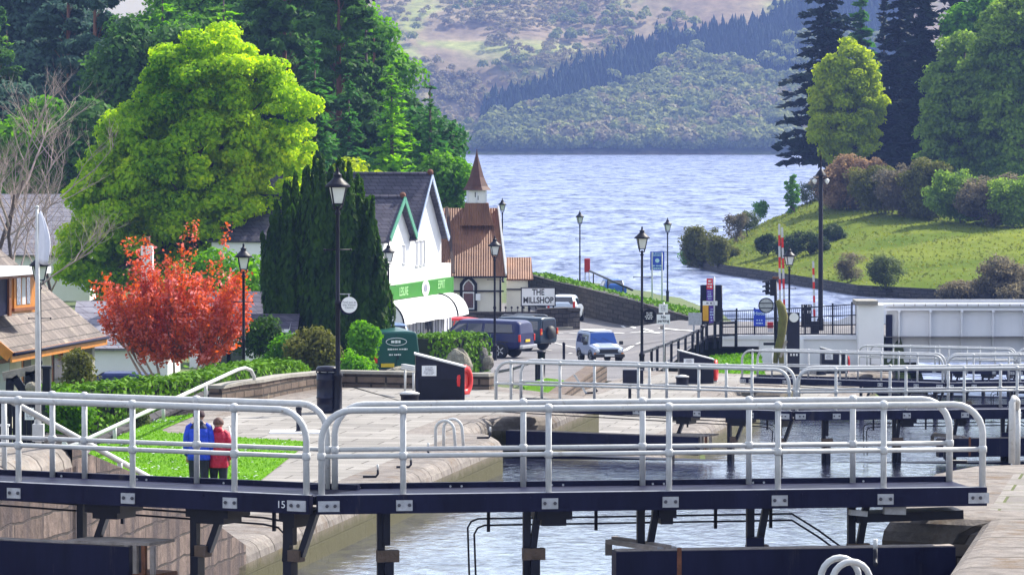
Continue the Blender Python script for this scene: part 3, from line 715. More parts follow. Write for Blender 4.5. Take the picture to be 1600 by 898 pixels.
    # fender beam low on the leaf
    f0 = 3.38 if sgn > 0 else 2.28; mb = MB(); mb.bar(Q(f0, -.12, -.87), Q(7.3, -.12, -.87), .3, .42, 0); mb.bar(Q(f0+.02, -.10, -.655), Q(7.3, -.10, -.655), .22, .012, 1)
    fen = mb.build('fender_beam', [navy, oldwood], root)
    def piece(nm, m_, *a):
        b_ = MB(); b_.bar(*a); b_.build(nm, m_, fen)
    if sgn > 0:
        for o, l in ((-.28, .0), (.08, .45)): piece('deck_rail', oldwood, Q(f0+.05+l*.3, .85+o, -.62), Q(f0+.45+l*.4, -.15+o*.3, -.63), .07, .05)
        piece('rail_foot', oldwood, Q(f0+.1, .8, -.8), Q(f0+.1, .8, -.655), .08, .06); piece('cover_plate', steel, Q(f0+.42, -.1, -.64), Q(f0+.7, .1, -.645), .16, .02)
        piece('rusty_strap', rust, Q(f0+.72, -.28, -.62), Q(f0+.72, -.28, -1.06), .05, .03); piece('end_block', navy, Q(2.1+2.95, .1, -.55), Q(2.1+2.95, .1, -.65), .2, .18)
    else:
        piece('top_plank', oldwood, Q(f0-.25, .05, -.62), Q(f0+.9, .05, -.64), .55, .035); piece('bottom_plank', rust, Q(f0-.3, .05, -.99), Q(f0+.5, .05, -.99), .5, .05)
        for k in range(4): piece('end_slat', (oldwood, rust, oldwood, oldwood)[k], Q(f0-.28+k*.115, -.2, -.64), Q(f0-.28+k*.115, -.2, -.965), .05, .05, 0, d)
    # hydraulic pipes hung under the walkway
    mb = MB()
    for dz in (0, .075):
        z = -.37-dz
        if sgn > 0:
            s0 = 1.88+dz*1.0
            mb.tube([Q(s0, .9, -1.1), Q(s0-.02, .9, z-.1), Q(s0+.02, .9, z-.03), Q(s0+.1, .9, z), Q(5.65, .9, z+.01), Q(5.95, .85, z-.18), Q(6.35, .7, z-.48), Q(7.5, .5, z-.52), Q(9.2, .3, z-.12)], .013, 6)
        else:
            mb.tube([Q(8, .9, z+.14), Q(1.2, .9, z), Q(.92+dz, .9, z-.03), Q(.84+dz, .9, z-.1), Q(.86+dz, .9, z-.42)], .013, 6)
    for l in ((2.1, 3.35, 4.75, 5.4) if sgn > 0 else (1.05, 3.1)): mb.bar(Q(l, .9, -.2), Q(l, .9, -.52), .035, .035, 0, d)
    mb.build('hydraulic_pipe', black, root)
    if sgn > 0:
        mb = MB(); mb.bar(Q(6.25, .4, -.36), Q(7.5, .4, -.33), .5, .10); mb.bar(Q(6.15, .1, -.28), Q(6.35, .1, -.3), .1, .06, 1); mb.bar(Q(6.55, .1, -.26), Q(6.8, .1, -.27), .1, .09, 1); mb.build('hinge_frame', [black, steel], root)
    mb = MB(); mb.bar(Q(.02, .25, -2.6), Q(7.25, .25, -2.6), .55, 2.75); mb.build('gate_body', navy, root)
    return root
gR = gate_leaf(1, 'right leaf of the nearest lock gate, with the longest white railed walkway')
gL = gate_leaf(-1, 'left leaf of the nearest lock gate, its dark blue beam marked 15')
GT = [(53.5, 6.6), (106.0, 8.95), (154.3, 11.15)]
nms = [('second pair of lock gates from the viewer', 'second'), ('third pair of lock gates from the viewer', 'third'), ('farthest pair of lock gates, before the white swing bridge', 'fourth')]
for (t, c), (nm, k) in zip(GT, nms):
    sh = ax*t+Vector((0, 0, 4.15-c))
    copy_tree(gR, None, gR.location+sh, None, 'right leaf of the '+nm); copy_tree(gL, None, gL.location+sh, None, 'left leaf of the '+nm)
dl = rx*(-math.cos(TH))+ax*math.sin(TH); nl = ax*math.cos(TH)+rx*math.sin(TH)
TEXT('number', '15', .115, paper, face_M(Vector((M1.x, M1.y, HC-4.15))+dl*ell(446.5, 0, -1)-nl*.104+Vector((0, 0, -.115)), -nl), gL)
# ------------------------------------------------------------------ ladder hoops, hooks, posts on the locksides
def hoops(loc, label, r, h, gap, dirv, tilt=0):
    root = thing('ladder_hoop', label, 'ladder rail', (0, 0, 0), 0, 'white ladder hoops at the lock edge'); sd = Vector((-dirv.y, dirv.x, 0))
    for k in (-.5, .5):
        b = sd*(k*gap); pts = [b+Vector((0, 0, -.15))]+[b+dirv*(r*(1-math.cos(a)))+Vector((0, 0, h-r*1.05+r*1.05*math.sin(a))) for a in np.linspace(0, math.pi, 11)]+[b+dirv*(r*2.2)+Vector((0, 0, -.15))]
        MB().tube(pts, .034, 8).build('hoop', whitep, root)
    root.location = loc; return root
dh = Vector((.95, -.3, 0)).normalized()
hoops(W(687, 96.5, 7.0), 'pair of white ladder hoops on the left lock edge beyond the nearest gate', .21, .62, .55, dh)
hoops(W(1291, 44.9, 4.75)-Vector((0, 0, .05)), 'pair of white ladder hoops at the bottom edge of the photo', .20, .42, .42, Vector((.98, .2, 0)))
def hook(loc, label, rz=0):
    root = thing('mooring_hook', label, 'mooring hook', (0, 0, 0), 0, 'iron mooring hooks along the lock edge')
    MB().tube([(-.14, 0, .02), (.12, 0, .02), (.16, 0, .07), (.16, 0, .16)], .025, 7).build('hook', black, root)
    MB().tube([(.16, 0, .15), (.155, 0, .26)], .024, 7).build('tip', whitep, root)
    return move(root, loc, rz)
hook(W(578, 88.5, 7), 'white tipped mooring hook nearest the dark blue gate beam on the left lock edge', .2)
hook(W(630, 91, 7), 'mooring hook behind a white rail post, between two others on the left lock edge', .1)
hook(W(755, 99.5, 7), 'white tipped mooring hook at the rounded far corner of the left lock wall', .2)
hook(W(680, 94.5, 7), 'dark mooring hook lying beside the pair of white ladder hoops', 2.8)
hook(W(1368, 46.8, 4.62), 'white tipped mooring hook at the bottom right beside the large white hoops', 1.5)
hook(W(1495, 60, 4.55), 'mooring hook on the far rounded corner of the near right lock wall', 2.9)
def capstan(loc, label):
    root = thing('capstan_bollard', label, 'bollard', (0, 0, 0), 0, 'squat black bollards with white tops')
    MB().lathe([(.24, 0), (.22, .05), (.22, .24), (.245, .26), (.245, .3)], (0, 0, 0), 16).build('body', black, root)
    MB().lathe([(.25, .3), (.25, .325), (.12, .37), (0, .385)], (0, 0, 0), 16).build('top', whitep, root)
    return move(root, loc)
cap = capstan(W(640, 111, 7), 'squat black bollard with white top beside the nearest black control box')
copy_tree(cap, None, W(1066, 160, 9.35), None, 'squat black bollard with white top beside the middle black control box')
copy_tree(cap, None, W(1283, 206, 11.55), None, 'squat black bollard with white top beside the farthest black control box')
# ------------------------------------------------------------------ control boxes with sloping white lids
def control_box():
    root = thing('control_box', 'x', 'control box', (0, 0, 0), .04, 'black control boxes with sloping white lids')
    w, d = 1.24, .75; hl, hr = 1.18, .86
    mb = MB(); vs = [(-w/2, -d/2, 0), (w/2, -d/2, 0), (w/2, d/2, 0), (-w/2, d/2, 0), (-w/2, -d/2, hl), (w/2, -d/2, hr), (w/2, d/2, hr), (-w/2, d/2, hl)]
    mb.add(vs, [(0, 3, 2, 1), (0, 1, 5, 4), (1, 2, 6, 5), (2, 3, 7, 6), (3, 0, 4, 7), (4, 5, 6, 7)]); mb.build('cabinet', blackgloss, root, .012)
    s = Vector((w, 0, hr-hl)).normalized(); n = Vector((-s.z, 0, s.x))
    mb = MB(); a = Vector((-w/2-.03, 0, hl+.012)); b = Vector((w/2+.03, 0, hr-.004)); mb.bar(a, b, d+.08, .035); mb.build('lid', whitep, root)
    mb = MB(); mb.box((-.28, -d/2-.008, .77), (.37, .012, .26), 0, 0); pn = mb.build('notice', paper, root)
    mb = MB(); scribble(mb, face_M((-.28, -d/2-.016, .77), (0, -1, 0)), .3, .2, 6, seed=3); mb.build('writing', ink, pn)
    mb = MB(); mb.box((0, -d/2-.006, .32), (1.1, .01, .5)); mb.build('door', black, root)
    return root
cb = control_box()
move(cb, W(687, 113, 7)+Vector((0, .3, 0)), .04, 'nearest black control box with a white notice and sloping lid, red lifebuoy on its side')
copy_tree(cb, None, W(1087, 161.5, 9.35), .04, 'middle black control box with a white notice, beside the black fence and bright grass')
copy_tree(cb, None, W(1303, 207.5, 11.55), .04, 'farthest black control box, before the white parapet under the railings')
def lifebuoy(loc, label, rz, mat):
    root = thing('lifebuoy', label, 'lifebuoy', (0, 0, 0), 0, 'red lifebuoys hung on the control boxes')
    mb = MB(); n, k = 22, 8
    vs = [((.07*math.cos(6.283*j/k)), (.27+.085*math.sin(6.283*j/k))*math.cos(6.283*i/n), (.27+.085*math.sin(6.283*j/k))*1.15*math.sin(6.283*i/n)) for i in range(n) for j in range(k)]
    mb.add(vs, [(i*k+j, ((i+1) % n)*k+j, ((i+1) % n)*k+(j+1) % k, i*k+(j+1) % k) for i in range(n) for j in range(k)], 0, True); mb.build('ring', mat, root)
    mb = MB(); mb.box((-.02, 0, 0), (.05, .52, .70)); mb.build('back_panel', mat, root)
    mb = MB(); mb.box((.0, 0, -.38), (.12, .3, .06)); mb.build('bracket', steel, root)
    return move(root, loc, rz)
lifebuoy(W(717, 113, 7)+Vector((.14, .22, .50)), 'bright red lifebuoy on the side of the nearest black control box', -.55, red)
lifebuoy(W(1115, 161.5, 9.35)+Vector((.08, .02, .45)), 'small red lifebuoy on the side of the middle black control box', -.15, red)
lifebuoy(W(1320, 207.5, 11.55)+Vector((.12, 0, .40)), 'orange-red lifebuoy on the side of the farthest black control box', -.3, red)
# small white bench frame by the near box
root = thing('bench_frame', 'low white metal frame with slats left of the nearest black control box', 'bench', (0, 0, 0))
p = W(633, 116, 7); q = W(646, 115, 7)
mb = MB(); z0, z1 = p.z, p.z+.62
for a in (p, q): mb.tube([(a.x, a.y, z0), (a.x, a.y, z1)], .03, 7)
mb.build('leg', whitep, root)
mb = MB()
for k in range(3): mb.bar((p.x-.06, p.y-.1+k*.16, z1+.05+.04*k), (q.x+.06, q.y-.1+k*.16, z1+.05+.04*k), .1, .03)
mb.build('slats', whitep, root)
# litter bin
root = thing('litter_bin', 'tall round black litter bin at the foot of the tallest street lamp', 'litter bin', (0, 0, 0))
MB().lathe([(.29, 0), (.29, .07), (.265, .09), (.265, .34), (.28, .35), (.28, .38), (.265, .39), (.265, .78), (.28, .79), (.28, .82), (.265, .83), (.265, .97)], (0, 0, 0), 20).build('body', blackgloss, root)
MB().lathe([(.285, 1.0), (.285, 1.07), (.24, 1.12), (0, 1.14)], (0, 0, 0), 20).build('lid', blackgloss, root)
mb = MB()
for k in range(8): mb.box((.27*math.cos(k*.785), .27*math.sin(k*.785), .985), (.03, .03, .05), k*.785)
mb.build('lid_strut', black, root); move(root, W(512, 108.5, 7))
# small black bollards
def bollard(loc, label, h, r, plate=False):
    root = thing('bollard', label, 'bollard', (0, 0, 0), 0, 'slim black bollards')
    MB().lathe([(r*1.5, 0), (r*1.5, .04), (r, .06), (r, h-.12), (r*1.2, h-.11), (r*1.2, h-.06), (r*.9, h-.02), (0, h)], (0, 0, 0), 12).build('post', black, root)
    if plate: MB().box((0, 0, .012), (1.3, .9, .03)).build('base_slab', paper, root)
    return move(root, loc)
bollard(W(467, 101.5, 7), 'slim black bollard on a pale slab between the lawn and the litter bin', .62, .06, True)
bollard(W(846, 176, 10.1), 'thick black bollard standing by the end of the white railing, left of the pale jeep', 1.2, .15)
bollard(W(881, 199, 10.8), 'thin black bollard on the road just left of the pale jeep', 1.1, .06)
# handrails beside the slope and above the low wall
def rail_thing(label, pts, posts, r, endcurve=0):
    root = thing('handrail', label, 'handrail', pts[0], 0)
    MB().tube(pts, r, 10).build('rail', whitep, root)
    for a, h in posts: MB().tube([a, a-Vector((0, 0, h))], r*.9, 8).build('post', whitep, root)
    return root
a0, a1 = LF(-6.2, 7.5, 3.3), LF(-6.2, 17.2, 5.36)
def onA(px):
    best = min((abs(800+F*(a0.lerp(a1, k/200)).x/(a0.lerp(a1, k/200)).y-px), k) for k in range(201)); return a0.lerp(a1, best[1]/200)
rail_thing('sloping white handrail going down to the right across the left foreground', [a0, a1, a1+Vector((.05, .1, -.05))], [(onA(5), 1.1), (onA(126), .18), (onA(186), .18)], .042)
b0, b1 = Pz(118, 694, 88), Pz(372, 577, 112)
rail_thing('white handrail rising to the right above the lawn and ending in a downward bend', [Pz(100, 692, 87), b0+Vector((-.15, 0, -.05)), b0, b0.lerp(b1, .5), b1, Pz(383, 574.5, 112.6), Pz(392, 578, 113), Pz(397, 588, 113.2), Pz(398, 603, 113.3)], [(b0.lerp(b1, f), .35) for f in (.02, .2, .48, .76)], .045)
# white fence end at the right edge
root = thing('handrail', 'white handrail at the right edge of the photo, sloping down behind its end post', 'handrail', (0, 0, 0))
p = W(1581, 60, 4.55); q = W(1596, 63, 5.0)
MB().tube([p, p+Vector((0, 0, .82)), p+Vector((.03, .06, .87)), p+Vector((.09, .2, .82)), p+Vector((.3, 2.4, .02)), p+Vector((.7, 6, -1.3))], .045, 8).build('rail', whitep, root)
MB().tube([p+Vector((.13, .5, -.1)), p+Vector((.13, .5, .7))], .04, 8).build('post', whitep, root)
# ------------------------------------------------------------------ low curved wall round the near lockside
def wall_run(name, label, pts, th, mats, capth=.08, cat='stone wall', rough=0):
    """pts: (x, y, z_bottom, z_top) along the wall"""
    root = thing(name, label, cat, pts[0][:3]); mb, mc = MB(), MB(); n = len(pts); L_, R_ = [], []
    for i, p in enumerate(pts):
        a, b = Vector(pts[max(0, i-1)][:2]), Vector(pts[min(n-1, i+1)][:2]); d = (b-a).normalized(); s = Vector((-d.y, d.x))
        L_.append((Vector(p[:2])+s*th/2, s)); R_.append((Vector(p[:2])-s*th/2, s))
    rings = [[(R_[i][0].x, R_[i][0].y, pts[i][2]), (L_[i][0].x, L_[i][0].y, pts[i][2]), (L_[i][0].x, L_[i][0].y, pts[i][3]-capth), (R_[i][0].x, R_[i][0].y, pts[i][3]-capth)] for i in range(n)]
    mb.loft(rings, 0, False); mb.build('wall', mats[0], root)
    o = .04; rings = []
    for i in range(n):
        z = pts[i][3]+(rnd.uniform(-rough, rough) if rough else 0)
        a = R_[i][0]-R_[i][1]*o; b = L_[i][0]+L_[i][1]*o
        rings.append([(a.x, a.y, pts[i][3]-capth+.002), (b.x, b.y, pts[i][3]-capth+.002), (b.x, b.y, z), (a.x, a.y, z)])
    mc.loft(rings, 0, False); mc.build('coping', mats[1], root)
    return root
def wp(px, Y, c0, h): p = W(px, Y, c0); return (p.x, p.y, p.z-.3, p.z+h)
wall_run('low_stone_wall', 'low stone wall curving round the far side of the near paved lockside', [wp(337, 111.2, 7, .5), wp(368, 112.5, 7, .52), wp(400, 113.6, 7, .52), wp(440, 116, 7, .50), wp(480, 118, 7, .45), wp(510, 119, 7, .44), wp(540, 119.3, 7, .43), wp(600, 119, 7, .43), wp(690, 118.5, 7, .42), wp(768, 118, 7, .42)], .35, [wallbrown, capstone])
wall_run('stone_edge', 'rough stone retaining edge with small plants, left of the middle lockside', [wp(795, 134, 9.35, .25), wp(850, 146, 9.35, .3), wp(900, 158, 9.35, .35), wp(938, 168, 9.35, .42)], .5, [wallbrown, wallbrown], rough=.05)
# ------------------------------------------------------------------ street lamps
def street_lamp():
    root = thing('street_lamp', 'x', 'street lamp', (0, 0, 0), 0, 'black Victorian style street lamps')
    MB().lathe([(.15, 0), (.15, .08), (.105, .12), (.10, .85), (.12, .88), (.12, .94), (.075, 1.0), (.06, 1.08), (.055, 2.6), (.075, 2.63), (.075, 2.7), (.052, 2.74), (.045, 4.78), (.075, 4.82), (.05, 4.88), (.04, 5.0)], (0, 0, 0), 12).build('pole', black, root)
    mb = MB(); mb.tube([(-.32, 0, 3.95), (.32, 0, 3.95)], .016, 6); mb.ball((-.32, 0, 3.95), .03, 6, 5); mb.ball((.32, 0, 3.95), .03, 6, 5); mb.build('ladder_bar', black, root)
    sq = Matrix.Rotation(math.pi/4, 4, 'Z')
    MB().lathe([(.15, 5.06), (.255, 5.46)], (0, 0, 0), 4, 0, sq, False).build('lantern_glass', lampglass, root)
    mb = MB()
    for k in range(4):
        a = math.pi/4+k*math.pi/2; c_, s_ = math.cos(a), math.sin(a); mb.bar((.155*c_, .155*s_, 5.05), (.262*c_, .262*s_, 5.47), .028, .028)
        mb.bar((.155*c_, .155*s_, 5.06), (.155*math.cos(a+math.pi/2), .155*math.sin(a+math.pi/2), 5.06), .03, .03)
        mb.tube([(.04*c_, .04*s_, 4.92), (.12*c_, .12*s_, 4.94), (.15*c_, .15*s_, 5.06)], .015, 5)
    mb.build('lantern_frame', black, root)
    MB().lathe([(.30, 5.46), (.315, 5.49), (.25, 5.55), (.13, 5.66), (.085, 5.72), (.10, 5.735), (.10, 5.77), (.06, 5.79), (.03, 5.85), (.04, 5.88), (0, 5.96)], (0, 0, 0), 14).build('lantern_roof', black, root)
    return root
LP = [(528, 108.3, 7.0, 1.0, 'tallest street lamp, standing in front of the dark yew and behind the litter bin', .2),
      (63, 130, 9.6, 1.0, 'street lamp beside the white flagpole and the orange dormer', .3),
      (381, 152, 10.0, 1.0, 'street lamp between the red cherry tree and the dark yew', .1),
      (607, 206, 11.4, 1.0, 'street lamp in front of the green shop sign, beside the green van', .3),
      (773, 203.5, 11.03, 1.0, 'street lamp in front of the brown chapel roof, beside the navy pickup', .2),
      (1003, 175, 9.95, 1.0, 'street lamp with a round dark sign, at the near end of the black road fence', .1),
      (906, 318, 12.1, 1.0, 'slim distant street lamp near the red rescue cabinet by the loch', .3),
      (1043, 303, 12.3, 1.0, 'distant street lamp just right of the blue sign on two posts', .2),
      (785, 316, 11.2, 1.0, 'distant street lamp half hidden behind the chapel, rising beside its spire', .1),
      (1233, 212, 11.75, 1.0, 'street lamp next to the red and white barrier poles', .3)]
SL = street_lamp(); first = None
for i, (px, Y, c, s, lab, rz) in enumerate(LP):
    if i == 0: move(SL, W(px, Y, c), rz, lab); first = SL
    else: copy_tree(SL, None, W(px, Y, c), rz, lab)
root = thing('tall_street_lamp', 'very tall black lamp post with a twin bracket, in front of the grassy bank', 'street lamp', (0, 0, 0))
MB().lathe([(.16, 0), (.16, .6), (.12, .7), (.115, 3), (.10, 7.6), (.05, 7.7), (.04, 8.35), (.06, 8.4), (0, 8.75)], (0, 0, 0), 12).build('pole', black, root)
mb = MB(); mb.bar((-.42, 0, 7.42), (.42, 0, 7.42), .05, .05); mb.lathe([(.0, 7.95), (.13, 7.8), (.26, 7.6), (.28, 7.56), (.05, 7.55)], (0, 0, 0), 12); mb.build('bracket', black, root)
for s in (-.3, .3): MB().lathe([(.03, -.22), (.1, -.12), (.12, -.02), (.05, .05)], (s, 0, 7.38), 10).build('lantern_glass', lampglass, root)
move(root, W(1282, 217.5, 10.1))
# round sign on the tallest lamp
lp = W(528, 108.3, 7.0)
root = thing('round_sign', 'round white sign hanging from the tallest street lamp in front of the yew', 'sign', lp+Vector((.27, 0, 2.6)))
c_ = lp+Vector((.27, -.03, 2.62)); Mx = Matrix.Rotation(math.pi/2, 4, 'X')
MB().lathe([(.21, -.02), (.21, .02)], c_+Vector((-.015, .0, -.03)), 28, 0, Mx).build('rim', navy, root)
MB().lathe([(.195, -.0), (.195, .012)], c_+Vector((.01, -.02, 0)), 28, 0, Mx).build('face', paper, root)
for i, s in enumerate(('Find out at', 'the Visitor', 'Centre')): TEXT('lettering', s, .075, ink, face_M(c_+Vector((.01, -.036, .065-.065*i)), (0, -1, 0)), root)
mb = MB(); mb.bar(lp+Vector((0, 0, 2.88)), lp+Vector((.31, 0, 2.88)), .02, .02); mb.bar(lp+Vector((.27, -.02, 2.88)), lp+Vector((.27, -.02, 2.79)), .03, .02); mb.build('bracket', steel, root)
# round dark sign on the other lamp
lp = W(1003, 175, 9.95); c_ = W(1014.5, 174.8, C_of(493, 174.8))
root = thing('round_sign', 'round black sign with white writing hanging from the lamp at the road fence', 'sign', c_)
MB().lathe([(.27, -.02), (.27, .02)], c_, 24, 0, Mx).build('face', black, root)
mb = MB(); scribble(mb, face_M(c_+Vector((0, -.022, 0)), (0, -1, 0)), .36, .3, 4, seed=8); mb.build('writing', paper, root)
mb = MB(); mb.bar(c_+Vector((-.3, 0, .3)), c_+Vector((.02, 0, .3)), .03, .03); mb.bar(c_+Vector((0, 0, .2)), c_+Vector((0, 0, .3)), .03, .03); mb.build('bracket', black, root)
# parking sign on its own post
Y = 186; root = thing('parking_sign', 'pair of white rectangular signs on a grey post, the lower one reading No parking', 'sign', W(1037, Y, 10.6))
MB().tube([W(1037, Y, 10.9), W(1037, Y, C_of(472, Y))], .04, 8).build('post', steel, root)
c_ = W(1036.5, Y-.06, C_of(481.5, Y)); MB().box(c_, (.38, .03, .36)).build('panel', paper, root)
mb = MB(); scribble(mb, face_M(c_+Vector((0, -.017, 0)), (0, -1, 0)), .3, .24, 4, seed=4); mb.build('writing', ink, root)
c_ = W(1036.5, Y-.06, C_of(498.5, Y)); MB().box(c_, (.55, .03, .40)).build('panel', paper, root)
for t_, z_ in (('No', .085), ('parking', -.065)): TEXT('lettering', t_, .16, inkblack, face_M(c_+Vector((0, -.018, z_)), (0, -1, 0)), root, bold=.004)
MB().box(W(1034, Y-.05, C_of(511, Y)), (.14, .05, .12)).build('bracket', oldwood, root)
# grey back of a sign further along the fence
Y = 209; root = thing('road_sign', 'grey metal back of a road sign at the corner of the black road fence', 'sign', W(1084, Y, 10.2))
MB().tube([W(1084, Y, 10.5), W(1084, Y, C_of(488, Y))], .045, 8).build('post', steel, root)
c_ = W(1086, Y-.06, C_of(498, Y)); MB().box(c_, (.62, .02, .58)).build('panel', steel, root)
# THE MILLSHOP board
Y = 246.0; pl, pr = W(815, Y, C_of(449, Y)), W(868, Y, C_of(449, Y)); c_ = W(841, Y, C_of(463.5, Y)); bw = pr.x-pl.x; bh = 28*Y/F
root = thing('shop_board', 'white signboard reading THE MILLSHOP above the dark planter by the road', 'signboard', W(841, Y, 11.6))
MB().box(c_, (bw, .06, bh)).build('panel', paper, root)
mb = MB(); mb.bar(c_+Vector((-bw/2, -.02, 0)), c_+Vector((bw/2, -.02, 0)), .001, .001)
for z in (-bh/2, bh/2): mb.box(c_+Vector((0, -.01, z)), (bw+.08, .09, .045))
for x in (-bw/2, bw/2): mb.box(c_+Vector((x, -.01, 0)), (.05, .10, bh))
mb.build('frame', black, root)
for s, z, sz in (('THE', .24, .46), ('MILLSHOP', -.2, .46)): TEXT('lettering', s, sz, inkblack, face_M(c_+Vector((0, -.034, z)), (0, -1, 0)), root, sx=.80, bold=.012)
mb = MB()
for x in (-bw/2+.05, bw/2-.1): mb.box(c_+Vector((x, .02, -bh/2-.7)), (.09, .09, 1.5))
mb.build('post', black, root)
y0 = 244.8; g = land_c(W(841, y0, 11).x, y0); p, q = W(839, y0, g), W(895, y0, g)
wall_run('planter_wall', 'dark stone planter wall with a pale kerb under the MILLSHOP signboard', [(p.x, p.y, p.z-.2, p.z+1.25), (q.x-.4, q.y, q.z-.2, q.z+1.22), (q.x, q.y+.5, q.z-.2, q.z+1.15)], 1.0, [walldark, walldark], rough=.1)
root = thing('kerb', 'pale low kerb at the foot of the dark planter', 'kerb', (p.x, p.y, p.z)); MB().box(((p.x+q.x)/2, p.y-.65, p.z+.1), (q.x-p.x, .25, .3)).build('stone', capstone, root)
# blue sign on two posts
Y = 290; g = 12.3; root = thing('notice_sign', 'tall blue sign with white writing on two posts in front of the loch', 'sign', W(1027, Y, g))
c_ = W(1027, Y, C_of(407.5, Y)); w_, h_ = 22*Y/F, 29*Y/F; MB().box(c_, (w_, .05, h_)).build('panel', blue, root)
mb = MB(); scribble(mb, face_M(c_+Vector((0, -.03, .42)), (0, -1, 0)), .8, .26, 2, seed=5); scribble(mb, face_M(c_+Vector((0, -.03, -.4)), (0, -1, 0)), .8, .34, 2, seed=6); mb.lathe([(.14, 0), (.14, .01)], c_+Vector((0, -.03, .02)), 14, 0, Mx); mb.build('writing', lblue, root)
for px in (1019, 1034.5): MB().tube([W(px, Y, g+.3), W(px, Y, C_of(394, Y))], .055, 8).build('post', steel, root)
# red rescue cabinet
Y = 312; root = thing('rescue_cabinet', 'bright red lifebuoy cabinet on a post beside the loch', 'rescue cabinet', W(917, Y, 12.2))
c_ = W(917.5, Y, C_of(414.5, Y)); MB().box(c_, (.40, .3, .95)).build('cabinet', postred, root, .04)
for dx in (-.14, .14): MB().tube([c_+Vector((dx, 0, -.45)), c_+Vector((dx, 0, -1.8))], .045, 6).build('post', steel, root)
root = thing('sloping_rail', 'dark sloping handrail going down towards the loch from the red cabinet', 'handrail', W(920, 309, 12))
MB().tube([W(921, 310, C_of(423, 310)), W(988, 285, C_of(453, 285))], .07, 6).build('rail', black, root)
for f in (.1, .45, .8): q = W(921, 310, C_of(423, 310)).lerp(W(988, 285, C_of(453, 285)), f); MB().tube([q, q-Vector((0, 0, .9))], .05, 6).build('post', black, root)
# dark wall behind the road with a grassy top
pts = []
for px, Y, top in ((833, 288, 428), (870, 280, 437), (905, 271, 446), (950, 259, 459), (1000, 249, 471), (1045, 240, 481), (1072, 234, 489), (1092, 230, 495)):
    g = float(land_c(W(px, Y, 11).x, Y)); p = W(px, Y, g); pts.append((p.x, p.y, p.z-.3, HC-C_of(top, Y)))
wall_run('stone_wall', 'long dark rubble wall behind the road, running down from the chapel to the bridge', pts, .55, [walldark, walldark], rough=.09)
mb = MB(); VP_ = []
for x, y, _, zt in pts:
    for k, (dx, dy, dz) in enumerate(((.25, .2, -.06), (.8, 1.1, .02), (1.4, 2.6, -.35), (3, 9, -1.5), (6, 24, -2.8))): VP_.append((x+dx, y+dy, max(-.3, zt+dz)))
n = len(pts); mb.add(VP_, [(i*5+k, i*5+k+1, (i+1)*5+k+1, (i+1)*5+k) for i in range(n-1) for k in range(4)], 0, True)
o = mb.build('verge', grassm); o['kind'] = 'structure'
vp = []
for i in range(2600):
    j = rnd.randrange(n-1); f = rnd.random(); a, b = pts[j], pts[j+1]
    vp.append((a[0]+(b[0]-a[0])*f+rnd.uniform(-.2, .9), a[1]+(b[1]-a[1])*f+rnd.uniform(-.1, .9), a[3]+(b[3]-a[3])*f+rnd.uniform(-.12, .1)))
vp = np.array(vp); o = leaf_mesh('wall_top_grass', vp, rng.normal(size=vp.shape)*.7+np.array((.4, -.3, .8)), .14, lf_hedge, None, 1.8); tag(o, 'rough grass along the top of the dark road wall', 'grass', kind='stuff')
# black post and rail fence along the road
def rail_fence(label, pts, h, postw, rails, group=None, name='fence', cat='fence'):
    root = thing(name, label, cat, pts[0])
    mb = MB()
    for a, b in zip(pts[:-1], pts[1:]):
        for z in rails: mb.bar(a+Vector((0, 0, z)), b+Vector((0, 0, z)), .06, .10)
    mb.build('rail', black, root)
    for p in pts: MB().box(p+Vector((0, 0, h/2-.15)), (postw, postw, h+.3)).build('post', black, root)
    return root
fp = []
for px, pyb, pyt in ((1003, 572, 549), (1018, 569, 545), (1027, 566, 541), (1038, 563, 537.5), (1049, 560, 533), (1060, 556, 529), (1071, 553, 524.5), (1082, 549, 519), (1090, 545, 515)):
    f = (px-1003)/87; Y = 176+f*27; fp.append(W(px, Y, C_of(pyt, Y)+.72))
rail_fence('black post and rail fence running along the road down to the near lamp', fp, .74, .11, (.68, ))
fp = [W(1090, 203.5, 10.35), W(1097, 204.5, 10.2), W(1104, 206, 10.1), W(1117, 207, 10.1), W(1126, 207.4, 10.1), W(1150, 208, 10.1)]
rail_fence('higher black timber barrier with two rails under the notice boards', fp, .98, .14, (.3, .86))
# little black gate strut
# bright grass patch below it
gp = [(1092, 199), (1112, 206), (1150, 207.5), (1188, 207.5), (1196, 190), (1192, 176), (1150, 171), (1108, 178), (1085, 186)]
mb = MB(); gl = [W(px, Y, np.interp(Y, [170, 208], [10.9, 10.75])) for px, Y in gp]; mb.add([tuple(p) for p in gl], [tuple(range(len(gl)))]); mb.add([tuple(p) for p in gl]+[(p.x, p.y, p.z-2.5) for p in gl], [(i, len(gl)+i, len(gl)+(i+1) % len(gl), (i+1) % len(gl)) for i in range(len(gl))])
o = mb.build('grass_bank', grassm); o['kind'] = 'structure'
pl_ = [(p.x, p.y) for p in gl]; pp = np.array([(x, y, HC-float(np.interp(y, [170, 208], [10.9, 10.75]))+.05) for x, y in scatter(pl_, 4200)])
o = leaf_mesh('grass', pp, rng.normal(size=pp.shape)*.6+np.array((.4, -.3, .8)), .13, lf_lawn, None, 2.0, np.tile((0, 0, 1.), (len(pp), 1))); tag(o, 'bright sunlit grass patch below the black timber barrier', 'grass', kind='stuff')
gp = [W(820, 163, 9.6), W(855, 170, 9.65), W(885, 176, 10.1), W(858, 178, 10.2), W(812, 170, 9.9)]
mb = MB(); mb.add([tuple(p) for p in gp], [tuple(range(5))]); mb.add([tuple(p) for p in gp]+[(p.x, p.y, p.z-1) for p in gp], [(i, 5+i, 5+(i+1) % 5, (i+1) % 5) for i in range(5)]); o = mb.build('grass_bank', grassm); o['kind'] = 'structure'
rail_fence('low black fence behind the white railing, left of the pale jeep', [W(775, 168, 10.0), W(800, 170, 10.0), W(838, 176, 10.0), W(848, 180, 10.1)], .75, .1, (.68,))
